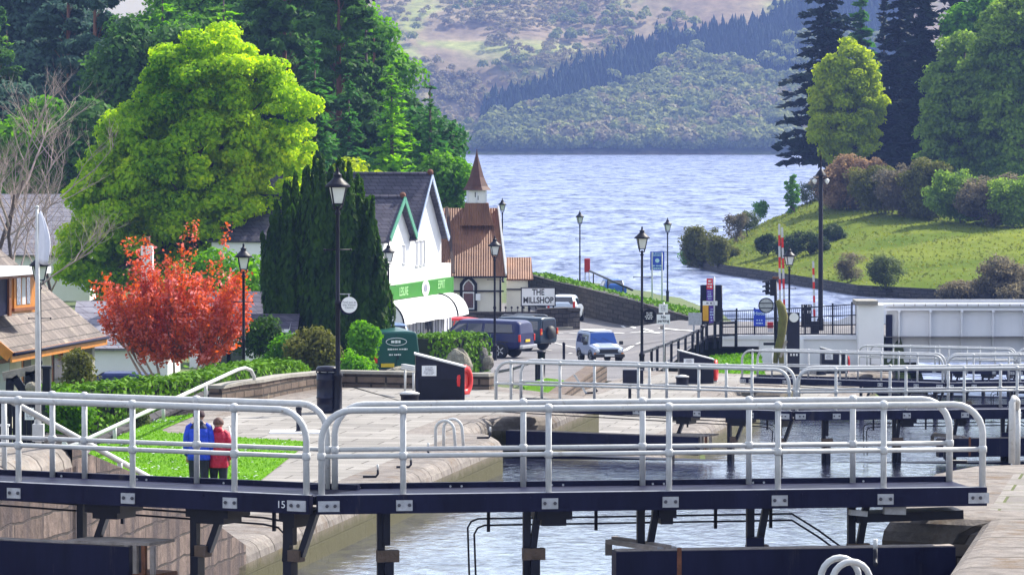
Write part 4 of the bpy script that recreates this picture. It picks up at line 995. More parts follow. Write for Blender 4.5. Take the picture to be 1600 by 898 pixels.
# ------------------------------------------------------------------ notice boards by the bridge
Y = 209; root = thing('notice_boards', 'dark framed notice board with red, purple and yellow posters beside the railings', 'notice board', W(1112, Y, 10.1))
def board(px0, py0, px1, py1, mat, dy=0, th=.05, nm='panel', wr=None, wm=None, seed=1):
    p, q = Pz(px0, py1, Y+dy), Pz(px1, py0, Y+dy); o = MB().box((p+q)/2, (q.x-p.x, th, q.z-p.z)).build(nm, mat, root)
    if wr:
        mb = MB(); scribble(mb, face_M((p+q)/2+Vector((0, -th/2-.003, 0)), (0, -1, 0)), (q.x-p.x)*.8, (q.z-p.z)*.8, wr, seed=seed); mb.build('writing', wm or paper, o)
    return o
purple = MAT('purple_poster', (.10, .03, .35), .5); yellow = MAT('yellow_poster', (.72, .36, .01), .5); redp = MAT('red_poster', (.7, .02, .03), .5)
board(1096, 445, 1127, 468, navy, .1, .08); board(1094, 466, 1128, 507, black, .15, .1)
board(1104, 435, 1114, 452, redp, .02, .03, 'poster', 3); board(1104, 452, 1114, 470, purple, .02, .03, 'poster', 4, lblue, 2); board(1098, 470, 1121, 477, paper, .03, .03, 'poster', 1, ink, 3)
board(1098, 477, 1107, 501, yellow, .0, .03, 'poster'); board(1108, 478, 1117, 505, purple, .03, .03, 'poster', 5, lblue, 4)
for px in (1096, 1127): MB().tube([W(px, Y+.2, 10.3), W(px, Y+.2, C_of(446, Y))], .06, 6).build('post', black, root)
MB().tube([W(1116, Y-.1, 10.3), W(1116, Y-.1, C_of(432, Y))], .04, 6).build('pole', steel, root)
# ------------------------------------------------------------------ bridge approach: parapet, railings
Yp = 210.5
def wbox(name, mat, px0, px1, py0, py1, Y0, depth, root, bevel=0):
    p, q = Pz(px0, py1, Y0), Pz(px1, py0, Y0); return MB().box(((p.x+q.x)/2, Y0+depth/2, (p.z+q.z)/2), (q.x-p.x, depth, q.z-p.z)).build(name, mat, root, bevel)
root = thing('parapet_wall', 'white painted parapet wall of the bridge approach, under the black railings', 'wall', W(1240, Yp, 11))
wbox('wall', whitew, 1186, 1341, 527, 640, Yp, 1.0, root); wbox('ledge', girderw, 1130, 1343, 524, 530, Yp-.12, 1.3, root); wbox('buttress', whitew, 1247, 1256, 530, 640, Yp-.25, .3, root); wbox('low_wall', whitew, 1126, 1186, 529, 541, Yp-.05, .9, root)
o = sheet('bridge_road', [tuple(W(1100, 211.3, 10).xy), tuple(W(1384, 211.3, 10).xy), tuple(W(1600, 211.5, 10).xy), (33, 228), (18, 228), (11, 227.5)], HC-10.07, asphalt)
root = thing('bridge_abutment', 'tall white block with a stone cap at the left end of the swing bridge', 'bridge abutment', W(1362, 210, 11.5))
wbox('block', whitew, 1341, 1381, 476, 645, 209.5, 2.2, root); wbox('cap', capstone, 1338, 1372, 470, 476.5, 209.3, 2.4, root)
root = thing('railing', 'black iron railings with thin bars along the bridge approach', 'railing', W(1240, 211, 10))
bars = MB(); Yr = 211.0; zb = HC-C_of(523, Yr)
def top_py(px): return np.interp(px, [1127, 1200, 1250, 1338], [486, 484, 481, 475])
for px in np.arange(1130, 1338, 3.05): a = Pz(px, 523, Yr); b = Pz(px, top_py(px)+1, Yr); bars.bar(a, b, .02, .02, 0, (0, 1, 0))
o = bars.build('bars', black, root); o['kind'] = 'stuff'
for f in (0, .36, .68, 1.0):
    mb = MB()
    for px0, px1 in ((1127, 1200), (1200, 1250), (1250, 1339)): mb.bar(Pz(px0, top_py(px0)+f*(522-top_py(px0)), Yr), Pz(px1, top_py(px1)+f*(522-top_py(px1)), Yr), .05, .05)
    mb.build('rail', black, root)
for px in (1128, 1151, 1179, 1258, 1301, 1331, 1338): MB().bar(Pz(px, 524, Yr), Pz(px, top_py(px)-4, Yr), .08, .08, 0, (0, 1, 0)).build('post', black, root)
# pale kerb seen through the railings
root = thing('low_white_wall', 'low pale wall on the far side of the bridge road, seen through the railings', 'wall', W(1280, 226, 10))
mb = MB(); kp = [Pz(1240, 508, 226), Pz(1290, 506, 225), Pz(1318, 501, 224), Pz(1336, 494, 223)]
for a, b in zip(kp[:-1], kp[1:]): mb.bar(a-Vector((0, 0, .5)), b-Vector((0, 0, .5)), .4, 1.1)
mb.build('wall', girderw, root)
# blue poster on the railing, red cone-like box, dark gate box
root = thing('blue_banner', 'bright blue banner with white writing fixed to the railings', 'banner', W(1187, 210.8, 10)); Y = 210.7
board(1177.5, 482.5, 1196, 509, blue, 0, .03, 'panel', None); p = Pz(1187, 489.5, Y-.03)
TEXT('lettering', 'Hotel', .24, lblue, face_M(p, (0, -1, 0)), root, bold=.006)
mb = MB(); scribble(mb, face_M(Pz(1187, 502.5, Y-.03), (0, -1, 0)), .42, .28, 2, seed=9); mb.build('writing', lblue, root)
root = thing('red_box', 'small red and white box on the ground behind the railings', 'box', W(1203, 214, 10)); Y = 214
board(1199, 503, 1208, 512, red, 0, .25, 'body'); board(1199.5, 512, 1207.5, 518, paper, 0, .22, 'base')
root = thing('signal_board', 'black rear of a road signal board behind the railings', 'signal board', W(1260, 213, 10)); Y = 213
mb = MB(); p, q = Pz(1252, 511, Y), Pz(1268, 475.5, Y); mb.box((p+q)/2, (q.x-p.x, .2, q.z-p.z))
for k in range(4):
    for py in (480, 489): p = Pz(1255+k*3.6, py, Y-.11); mb.bar(p, p+Vector((0, 0, .12)), .03, .01, 1, (0, 1, 0))
mb.build('cabinet', [black, paper], root)
# traffic light seen from behind
Y = 207.5; root = thing('traffic_light', 'black traffic light on a pole at the left end of the white parapet', 'traffic light', W(1212, Y, 11))
MB().tube([W(1212, Y, 10.6), W(1212, Y, C_of(440, Y))], .075, 8).build('pole', black, root)
p, q = Pz(1203, 462, Y), Pz(1213, 436, Y); MB().box((p+q)/2, (q.x-p.x, .22, q.z-p.z)).build('head', black, root, .03)
mb = MB()
for k in range(3):
    c_ = Pz(1202, 441.5+k*7.4, Y+.02); vs = [c_+Vector((-.32 if a else 0, s*.12, .05+.09*math.cos(an)+ (-.06 if a else 0))) for a in (0, 1) for s, an in ((-1, 1.5), (-.6, .8), (0, 0), (.6, .8), (1, 1.5))]
    mb.add(vs, [(i, i+1, 6+i, 5+i) for i in range(4)])
    mb.bar(c_+Vector((.02, 0, -.02)), c_+Vector((-.18, 0, -.06)), .2, .14)
mb.build('hood', black, root)
MB().box(Pz(1212, 434, Y), (.3, .2, .1)).build('cap', rust, root)
Y = 207.4; c_ = Pz(1197, 477, Y); root = thing('round_sign', 'round grey back of a road sign left of the traffic light pole', 'sign', c_)
MB().lathe([(.33, -.01), (.33, .01)], c_, 20, 0, Mx).build('plate', steel, root)
mb = MB(); mb.bar(c_+Vector((-.3, -.02, .1)), c_+Vector((.45, -.02, .1)), .03, .04); mb.bar(c_+Vector((-.3, -.02, -.12)), c_+Vector((.45, -.02, -.12)), .03, .04)
vs = [c_+Vector((.33*math.cos(a), -.0, .33*math.sin(a))) for a in np.linspace(0, 6.283, 25)]; mb.tube(vs, .03, 5); mb.build('frame', black, root)
# raised barriers
def barrier(pxb, pyb, pxt, pyt, Y, label):
    a, b = Pz(pxb, pyb, Y), Pz(pxt, pyt, Y); root = thing('barrier_pole', label, 'road barrier', a, 0, 'raised red and white barrier poles'); L = (b-a).length; k = 9
    for m_, par in ((whitep, 0), (red, 1)):
        mb = MB()
        for i in range(k):
            if (k-1-i) % 2 == par: mb.bar(a.lerp(b, i/k+(.002 if i else 0)), a.lerp(b, (i+1)/k), .10, .07, 0, (0, 1, 0))
        mb.build('white_bands' if par == 0 else 'red_bands', m_, root)
    MB().box(a-Vector((0, 0, .35)), (.4, .4, .9)).build('base', black, root)
barrier(1219, 505, 1217.5, 350, 211.8, 'tallest raised barrier pole, mostly white, left of its striped twin')
barrier(1226, 500, 1222, 355, 213.2, 'raised red and white barrier pole just left of the lamp by the barriers')
barrier(1273, 505, 1270.5, 408, 214.5, 'shorter raised red and white barrier pole beside the very tall lamp')
# black pillar with a white disc
Y = 206.5; root = thing('pillar_cabinet', 'tall black cabinet with a round white sign on it, before the white parapet', 'cabinet', W(1239, Y, 11.5))
board(1229, 488, 1249, 600, blackgloss, 0, .5, 'body'); c_ = Pz(1240.5, 496, Y-.27)
MB().lathe([(.215, -.01), (.215, .012)], c_, 22, 0, Mx).build('disc', paper, root)
mb = MB()
for k in range(3): mb.box(Pz(1236+k*4.5, 554, Y-.26), (.08, .02, .1))
mb.build('vent', paper, root)
board(1193, 535, 1229, 539, black, .2, .2, 'beam')
# bent mossy timber
root = thing('bent_timber', 'curved mossy timber arm leaning before the railings, next to the black cabinet', 'timber post', W(1222, 205.5, 11.5)); Y = 205.5
moss = MAT('mossy_wood', (.10, .085, .03), .95, .4, 3, .6, col2=(.17, .17, .03))
MB().tube([Pz(1222, 575, Y), Pz(1219, 540, Y), Pz(1222, 515, Y), Pz(1224, 495, Y), Pz(1221, 480, Y), Pz(1215, 469, Y)], [.10, .16, .2, .22, .19, .12], 8).build('arm', moss, root)
MB().tube([Pz(1210, 575, Y+.2), Pz(1214, 545, Y+.2), Pz(1219, 520, Y+.1)], [.12, .12, .1], 8).build('branch', moss, root)
MB().box(Pz(1224, 545, Y-.1), (.12, .1, .8), 0, 0, Matrix.Rotation(.35, 4, 'Y')).build('prop', oldwood, root)
# ------------------------------------------------------------------ swing bridge girder
root = thing('swing_bridge', 'white riveted steel girder of the swing bridge at the right edge', 'bridge', W(1390, 212, 11)); Yb = 212.0
x0, x1 = W(1386, Yb, 10).x, 37.0; zt, zb_ = HC-C_of(485, Yb), HC-C_of(563, Yb)
MB().box(((x0+x1)/2, Yb+.2, (zt+zb_)/2), (x1-x0, .10, zt-zb_)).build('web_plate', girderw, root)
mb = MB(); mb.box(((x0+x1)/2-.1, Yb+.15, zt+.05), (x1-x0+.2, .55, .10)); mb.box(((x0+x1)/2-.1, Yb+.15, zt+.27), (x1-x0+.3, .62, .12)); mb.box(((x0+x1)/2, Yb+.19, zt+.16), (x1-x0, .3, .14))
for i in range(30): mb.box((x0+.3+i*.5, Yb-.165, zt+.27), (.03, .02, .1), 0, 1)
mb.build('top_flange', [girderw, oldwood], root)
MB().box(((x0+x1)/2, Yb+.1, zb_), (x1-x0, .5, .16)).build('bottom_flange', girderw, root)
for i in range(12):
    x = W(1393+i*49, Yb, 10).x+.35
    mb = MB(); mb.box((x, Yb+.05, (zt+zb_)/2), (.07, .22, zt-zb_-.1)); mb.box((x, Yb-.0, zt-.04), (.12, .3, .1)); mb.build('stiffener', girderw, root)
MB().bar((x0+.1, Yb+.1, zb_+.3), (x0+.1, Yb+.1, zt-.2), .3, .25, 0, (0, 1, 0)).build('end_post', navy, root)
MB().box(((x0+x1)/2, Yb+7, zb_+.55), (x1-x0, 13, .3)).build('deck', navy, root)
MB().box(((x0+x1)/2, Yb+13.5, (zt+zb_)/2), (x1-x0, .12, zt-zb_)).build('far_web_plate', girderw, root)
# ------------------------------------------------------------------ white shop with two gables
def tri_prism(mb, a, b, apex, depthv, m=0):
    mb.add([a, b, apex, a+depthv, b+depthv, apex+depthv], [(0, 1, 2), (3, 5, 4), (0, 3, 4, 1), (1, 4, 5, 2), (2, 5, 3, 0)], m)
fd = Vector((.2425, .970, 0)); fin = Vector((-.970, .2425, 0)); F0 = W(604, 224.5, 11.2); F0.z = 0
def fv(px, off=0.0):
    q = (px-800)/F*1.001; b = F0+(-fin)*off
    return (q*b.y-b.x)/(fd.x-q*fd.y)
def FP(v, c, off=0.0): p = F0+fd*v-fin*off; return Vector((p.x, p.y, HC-c))
def cY(py, v): return C_of(py, (F0+fd*v).y)
shop = thing('gabled_shop', 'white two-gabled shop with a slate roof and a long green fascia', 'shop', FP(5, 11.3))
vn0, vn1, vf0, vf1 = fv(599), fv(641), fv(641), fv(689.5); cg = 11.7
vna, vfa = fv(622), fv(665); can, caf = cY(309, vna), cY(273, vfa); ce = cY(369, vf0); cr = cY(366, vf1)
D = 9.0
mb = MB()
for v0, v1, va, ca in ((vn0, vn1, vna, can), (vf0, vf1, vfa, caf)):
    poly = [FP(v0, cg), FP(v1, cg), FP(v1, ce), FP(va, ca+.12), FP(v0, ce)]
    back = [p+fin*D for p in poly]; mb.add(poly+back, [(0, 1, 2, 3, 4), (9, 8, 7, 6, 5), (0, 5, 6, 1), (1, 6, 7, 2), (4, 9, 5, 0)])
mb.build('wall', whitew, shop)
def roof(v0, v1, va, ce0, ce1, ca, nm, ov=.35):
    mb = MB()
    for ve, cE in ((v0, ce0), (v1, ce1)):
        a, b = FP(va, ca, ov), FP(ve, cE, ov); d = (b-a); b = b+d.normalized()*.25
        n = d.cross(fin).normalized(); n = n if n.z > 0 else -n
        mb.slab([a, b, b+fin*(D+ov+.2), a+fin*(D+ov+.2)], .10, n)
    r = mb.build(nm, slate, shop)
    m2 = MB(); m2.tube([FP(va, ca-.04, ov), FP(va, ca-.04, -D)], .11, 6); m2.ball(FP(va, ca-.12, ov-.1), .17, 6, 5, 1); m2.build('ridge_tiles', [slate, rust], r); return r
r1 = roof(vn0, vn1+.05, vna, ce, ce-.02, can, 'roof'); r2 = roof(vf0-.05, vf1, vfa, ce, cr, caf, 'roof')
mint = MAT('green_bargeboard', (.05, .26, .16), .5, .1); bluew = MAT('blue_white_bargeboard', (.42, .50, .68), .5, .1)
mb = MB(); mb.bar(FP(vna, can+.05, .38), FP(vn1+.0, ce+.05, .38), .05, .28); mb.bar(FP(vna, can+.05, .38), FP(vn0, ce+.05, .38), .05, .28); mb.build('bargeboard', mint, r1)
mb = MB(); mb.bar(FP(vfa, caf+.05, .38), FP(vf1+.25, cr+.2, .38), .05, .16); mb.bar(FP(vfa, caf+.3, .40), FP(vf1+.05, cr+.3, .40), .05, .12); mb.bar(FP(vfa, caf+.05, .38), FP(vf0, ce, .38), .05, .14)
for k in range(9): f = (k+.5)/9; p = FP(vfa, caf+.05, .39).lerp(FP(vf1+.25, cr+.2, .39), f); mb.bar(p, p-Vector((0, 0, .28))-fd*.12, .04, .07)
mb.build('bargeboard', bluew, r2)
shade = MAT('window_blind', (.60, .61, .66), .6, .05); dkglass = GLASS('window_glass', (.03, .04, .06))
for px0, px1, py0, py1 in ((628, 633, 383, 412), (648, 653.5, 377, 416), (654.5, 659.5, 376, 415), (660, 664.5, 375.5, 413)):
    v0, v1 = fv(px0), fv(px1); w_ = [FP(v0, cY(py1, v0), .02), FP(v1, cY(py1, v1), .02), FP(v1, cY(py0, v1), .02), FP(v0, cY(py0, v0), .02)]
    o = MB().slab(w_, .03, -fin).build('window', shade, shop)
    mb = MB(); c_ = (w_[0]+w_[2])/2; mb.bar(w_[0]-fin*.02, w_[1]-fin*.02, .04, .06); mb.bar(w_[3]-fin*.02, w_[2]-fin*.02, .04, .05); mb.bar((w_[0]+w_[1])/2-fin*.02, (w_[2]+w_[3])/2-fin*.02, .04, .04, 0, fin); mb.build('frame', whitep, o)
# low white wing, fascia, awning, shop windows
v0, v1 = fv(689), fv(704.5); mb = MB(); mb.add([FP(v0, cg), FP(v1, cg), FP(v1, cY(411, v1)), FP(v0, cY(413, v0)), FP(v0, cg, -6), FP(v1, cg, -6), FP(v1, cY(411, v1), -6), FP(v0, cY(413, v0), -6)], [(0, 1, 2, 3), (1, 5, 6, 2), (2, 6, 7, 3)]); mb.build('wing', whitew, shop)
va, vb = fv(600, .25), fv(708, .25); f4 = [FP(va, cY(470, va), .28), FP(vb, cY(456, vb), .28), FP(vb, cY(432.5, vb), .28), FP(va, cY(448.5, va), .28)]
fas = MB().slab(f4, .3, -fin).build('fascia', green, shop)
def on_f(px, py, off=.30): v = fv(px, off); return FP(v, cY(py, v), off)
up_ = Vector((0, 0, 1)); Mf = lambda p: face_M(p, -fin)
TEXT('lettering', 'LEISURE', .62, lgreen, Mf(on_f(631, 455.5)), fas, sx=.78); TEXT('lettering', 'ESPRIT', .62, lgreen, Mf(on_f(690, 444.5)), fas, sx=.78)
mb = MB(); c_ = on_f(665.5, 450, .31); vs = [c_+fd*(.72*math.cos(a))+up_*(.40*math.sin(a)) for a in np.linspace(0, 6.283, 25)[:-1]]; mb.slab(vs, .02, -fin); mb.build('emblem', paper, fas)
mb = MB(); c_ = on_f(665.5, 450, .33); vs = [c_+fd*(.36*math.cos(a))+up_*(.2*math.sin(a)) for a in np.linspace(0, 6.283, 17)[:-1]]; mb.slab(vs, .02, -fin); mb.build('emblem_centre', ink, fas)
canvas = MAT('white_awning_canvas', (.84, .84, .84), .8, .04, 2)
va, vb = fv(608, .6), fv(711, .6); mb = MB(); rows = []
for k in range(9):
    a = k/8*math.pi/2*.96; off = .3+1.05*math.sin(a); dz = 1.2*(1-math.cos(a))
    rows.append([FP(va+(vb-va)*i/10, cY(472, va)+(cY(457, vb)-cY(472, va))*i/10+dz+(.025*math.sin(i*2.3)*(k/8)), off) for i in range(11)])
for r0, r1_ in zip(rows[:-1], rows[1:]): mb.add(r0+r1_, [(i, i+1, 12+i, 11+i) for i in range(10)], 0, True)
for e in (0, 10): mb.add([FP(va+(vb-va)*e/10, cY(472, va)+(cY(457, vb)-cY(472, va))*e/10+1.2, .3)]+[r_[e] for r_ in rows], [(0, k, k+1) for k in range(1, 9)])
aw = mb.build('awning', canvas, shop)
for e in (0, 8.2):
    mb = MB(); pts_ = []
    for k in range(9): a_, b_ = rows[k][int(e)], rows[k][min(10, int(e)+1)]; pts_.append(a_.lerp(b_, e % 1)-fin*.03+Vector((0, 0, .02)))
    mb.tube(pts_, .05, 5); mb.build('awning_rib', black, aw)
for px0, px1 in ((640, 650), (652, 661), (663, 675), (677, 684), (686, 692), (694, 703)):
    v0, v1 = fv(px0, .03), fv(px1, .03); w_ = [FP(v0, cg-.45, .03), FP(v1, cg-.45, .03), FP(v1, cY(488, v1), .03), FP(v0, cY(488, v0), .03)]
    o = MB().slab(w_, .03, -fin).build('shop_window', shade if px0 not in (663,) else dkglass, shop)
    mb = MB(); mb.bar(w_[1]-fin*.03, w_[2]-fin*.03, .10, .09, 0, fin); mb.bar((w_[0]+w_[1])/2-fin*.015, (w_[2]+w_[3])/2-fin*.015, .03, .05, 1, fin); mb.build('frame', [whitep, ink], o)
# ------------------------------------------------------------------ chapel with the little spire
Y = 262.0; ch = thing('chapel', 'small cream chapel with a rust-brown corrugated roof and a little spire', 'chapel', W(740, Y, 12))
xl, xr = W(672, Y, 10).x, W(790, Y, 10).x; ze, zr = HC-C_of(428, Y), HC-C_of(325, Y+4.2); zg = HC-12.3; dep = 8.4
mb = MB(); g = [(xr-.25, Y+.3, zg), (xr-.25, Y+dep-.3, zg), (xr-.25, Y+dep-.3, ze), (xr-.25, Y+dep/2, zr-.2), (xr-.25, Y+.3, ze)]
mb.add(g+[(xl, p[1], p[2]) for p in g], [(0, 1, 2, 3, 4), (9, 8, 7, 6, 5), (0, 4, 9, 5), (1, 6, 7, 2), (0, 5, 6, 1)]); mb.build('wall', cream, ch)
xt = W(777, Y+4.2, 10).x
mb = MB(); n = Vector((0, -(zr-ze), dep/2)).normalized()
mb.slab([(xl, Y-.15, ze-.12), (xr, Y-.15, ze-.12), (xt, Y+dep/2, zr), (xl, Y+dep/2, zr)], .10, n); n2 = Vector((0, zr-ze, dep/2)).normalized(); mb.slab([(xl, Y+dep/2, zr), (xt, Y+dep/2, zr), (xr, Y+dep+.15, ze-.12), (xl, Y+dep+.15, ze-.12)], .10, n2)
rf = mb.build('roof', corr_m, ch)
mb = MB(); mb.bar((xr+.03, Y-.2, ze-.1), (xt+.05, Y+dep/2, zr+.02), .09, .3); mb.bar((xt+.05, Y+dep/2, zr+.02), (xr+.03, Y+dep+.2, ze-.1), .09, .3); mb.build('bargeboard', whitep, rf)
mb = MB(); mb.bar((xl, Y-.22, ze-.17), (xr+.1, Y-.22, ze-.17), .1, .1); mb.tube([(xr-.3, Y-.1, ze-.25), (xr-.3, Y+.15, ze-.55), (xr-.3, Y+.15, zg)], .06, 6); mb.build('gutter', black, ch)
mb = MB(); a_ = Pz(698, 325, Y+4); b_ = Pz(709, 428, Y-.2); mb.bar(b_+n*.08, a_+n*.08, .18, .06, 0, n); mb.build('roof_strip', MAT('dark_flashing', (.05, .025, .02), .7), rf)
MB().box(((xl+xr)/2, Y+.22, HC-C_of(455, Y)), (xr-xl-.2, .12, .09)).build('wall_rail', black, ch)
# belfry
Yb = Y+3.6; s = Yb/F; cx = W(745, Yb, 3).x; P_ = lambda py: HC-C_of(py, Yb)
mb = MB(); mb.lathe([(1.42, P_(352)), (1.08, P_(330)), (.98, P_(317))], (cx, Yb, 0), 4, 0, Matrix.Rotation(math.pi/4, 4, 'Z'), False); bel = mb.build('belfry_base', corr_m, ch)
mb = MB(); mb.lathe([(.78, P_(317)), (.78, P_(297))], (cx, Yb, 0), 4, 0, Matrix.Rotation(math.pi/4, 4, 'Z'), False)
for dx in (-.54, 0, .54): mb.box((cx+dx, Yb-.56, P_(307)), (.12, .08, .72), 0, 1)
mb.box((cx-.05, Yb-.57, P_(304)), (.12, .05, .3), 0, 2); mb.box((cx+.05, Yb-.57, P_(309)), (.1, .05, .25), 0, 2)
mb.build('belfry', [whitew, girderw, black], ch)
mb = MB(); mb.lathe([(.92, P_(297)), (.72, P_(291)), (.46, P_(277)), (.2, P_(254)), (.05, P_(240)), (.02, P_(233))], (cx, Yb, 0), 8, 0, Matrix.Rotation(math.pi/8, 4, 'Z'), False); mb.build('spire', MAT('rust_brown_spire', (.08, .028, .018), .7, .3, 3, .2), ch)
# gothic window
def pxp(px, py, dy=0): return Pz(px, py, Y+dy)
mb = MB(); out_poly = [(718.5, 486), (745.5, 486), (745.5, 443), (740, 436), (732, 430.5), (724, 436), (718.5, 443)]; mb.slab([pxp(a, b, .18) for a, b in out_poly][::-1], .1, (0, -1, 0)); gw = mb.build('gothic_window', black, ch)
inp = [(723, 483), (741, 483), (741, 446), (737, 440), (732, 436), (727, 440), (723, 446)]; MB().slab([pxp(a, b, .16) for a, b in inp][::-1], .03, (0, -1, 0)).build('frame', paper, gw)
mb = MB(); wine = GLASS('dark_red_glass', (.05, .012, .03), .2)
for poly in ([(724.5, 481), (739.5, 481), (739.5, 458), (724.5, 458)], [(724.5, 454), (739.5, 454), (739.5, 447), (736, 441.5), (732, 438.5), (728, 441.5), (724.5, 447)]): mb.slab([pxp(a, b, .13) for a, b in poly][::-1], .02, (0, -1, 0))
mb.build('pane', wine, gw)
MB().box(pxp(747, 464, .0), (.28, .06, .40)).build('notice', paper, ch)
# annex
an = thing('chapel_annex', 'low cream annex with a rusty roof at the right end of the chapel', 'annex', W(812, Y+2, 12)); Ya = Y+1.2
xl2, xr2 = xr+.05, W(833, Ya, 10).x; ze2, zr2 = HC-C_of(433, Ya), HC-C_of(402, Ya+2)
MB().box(((xl2+xr2)/2-.1, Ya+2.2, (ze2+zg)/2), (xr2-xl2-.2, 4.2, ze2-zg)).build('wall', cream, an)
mb = MB(); n = Vector((0, -(zr2-ze2), 2.2)).normalized(); mb.slab([(xl2, Ya-.15, ze2-.1), (xr2, Ya-.15, ze2-.1), (xr2-.1, Ya+2.1, zr2), (xl2, Ya+2.1, zr2)], .1, n); mb.slab([(xl2, Ya+2.1, zr2), (xr2-.1, Ya+2.1, zr2), (xr2, Ya+4.6, ze2-.1), (xl2, Ya+4.6, ze2-.1)], .1, Vector((0, -n.y, n.z))); mb.build('roof', corr_m, an)
mb = MB(); mb.box(((xl2+xr2)/2, Ya+.05, HC-C_of(452, Ya)), (xr2-xl2, .1, .08)); mb.box((xr2-.25, Ya+.06, (ze2+zg)/2), (.1, .1, ze2-zg)); mb.build('wall_rail', black, an)
# low wall with railings before the chapel
p, q = W(690, 254, 11.9), W(842, 254, 11.9); zt = HC-C_of(489, 254)
wall_run('churchyard_wall', 'low dark wall with a pale course in front of the chapel', [(p.x, p.y, p.z-.5, zt-.45), (q.x, q.y, q.z-.5, zt-.45)], .4, [wallbrown, capstone]); 
root = thing('churchyard_wall', 'dark upper course and finials on the wall in front of the chapel', 'wall', (p.x, 254.2, zt))
MB().box(((p.x+q.x)/2, 254.6, zt-.25), (q.x-p.x, .4, .62)).build('upper_course', walldark, root)
mb = MB()
for px in np.arange(790, 840, 9.5): x = W(px, 254.5, 11).x; mb.bar((x, 254.5, zt), (x, 254.5, zt+.3), .04, .04, 0, (0, 1, 0)); mb.ball((x, 254.5, zt+.3), .07, 6, 5)
mb.build('finials', black, root)
# ------------------------------------------------------------------ chalet house at the left edge
ed = Vector((1.9, 11, 0)).normalized(); ei = Vector((-ed.y, ed.x, 0)); E0 = Pz(17, 551, 140); E1 = Pz(158, 525.5, 151); Le = 11.4
ho = thing('chalet_house', 'cream chalet house with brown tiled roof and orange wooden dormer at the left', 'house', Vector((E0.x-3, E0.y+5, HC-9.6)))
RISE, RUN = 5.2, 6.6
def H(e, i, z): p = E0+ed*e+ei*i; return Vector((p.x, p.y, E0.z+z))
n = (Vector((0, 0, RUN))*1-ei*RISE).normalized()
mb = MB(); mb.slab([H(0, 0, 0), H(Le, 0, 0), H(Le, RUN, RISE), H(0, RUN, RISE)], .16, n); mb.slab([H(0, RUN, RISE), H(Le, RUN, RISE), H(Le, 2*RUN, 0), H(0, 2*RUN, 0)], .16, (Vector((0, 0, RUN))+ei*RISE).normalized()); rf = mb.build('roof', tiles, ho)
mb = MB(); mb.bar(H(-.05, -.02, -.15), H(Le+.05, -.02, -.15), .06, .3); mb.bar(H(-.05, 0, -.12), H(-.05, RUN, RISE-.12), .06, .34); mb.build('fascia', orange, rf)
mb = MB(); mb.tube([H(0, -.1, -.05), H(Le, -.1, -.05)], .06, 6); mb.build('gutter', navy, rf)
mb = MB(); g0 = HC-9.8-E0.z; w = 1.1
poly = [H(.6, w, g0), H(.6, 2*RUN-w, g0), H(.6, 2*RUN-w, RISE*w/RUN-.2), H(.6, RUN, RISE-.2), H(.6, w, RISE*w/RUN-.2)]; sh = ed*(Le-1.2)
mb.add(poly+[p+sh for p in poly], [(4, 3, 2, 1, 0), (5, 6, 7, 8, 9), (0, 5, 9, 4), (1, 2, 7, 6)]); mb.build('wall', cream, ho)
for e in (4.2, 8.1, 10.6): MB().bar(H(e, .35, g0), H(e, .35, -.1), .3, .3, 0, ed).build('porch_pillar', capstone if e > 10 else cream, ho)
def opening(nm, e0, e1, z0, z1, fm, pane, i=w-.02):
    a = [H(e0, i, z0), H(e1, i, z0), H(e1, i, z1), H(e0, i, z1)]; fr = MB().slab(a, .06, -ei).build(nm, fm, ho); m_ = .14
    b = [H(e0+m_, i-.03, z0+m_), H(e1-m_, i-.03, z0+m_), H(e1-m_, i-.03, z1-m_), H(e0+m_, i-.03, z1-m_)]; MB().slab(b, .03, -ei).build('pane', pane, fr); return fr
opening('window', 1.2, 3.6, g0+.9, -.35, dkorange, GLASS('pale_window', (.35, .42, .46), .3)); opening('door', 5.0, 7.2, g0, -.25, orange, dkglass); opening('door', 8.6, 10.0, g0, -.3, dkorange, dkglass)
MB().bar(H(4.8, w-.4, g0+.1), H(7.5, w-.4, g0+.1), 1.0, .14).build('step', capstone, ho)
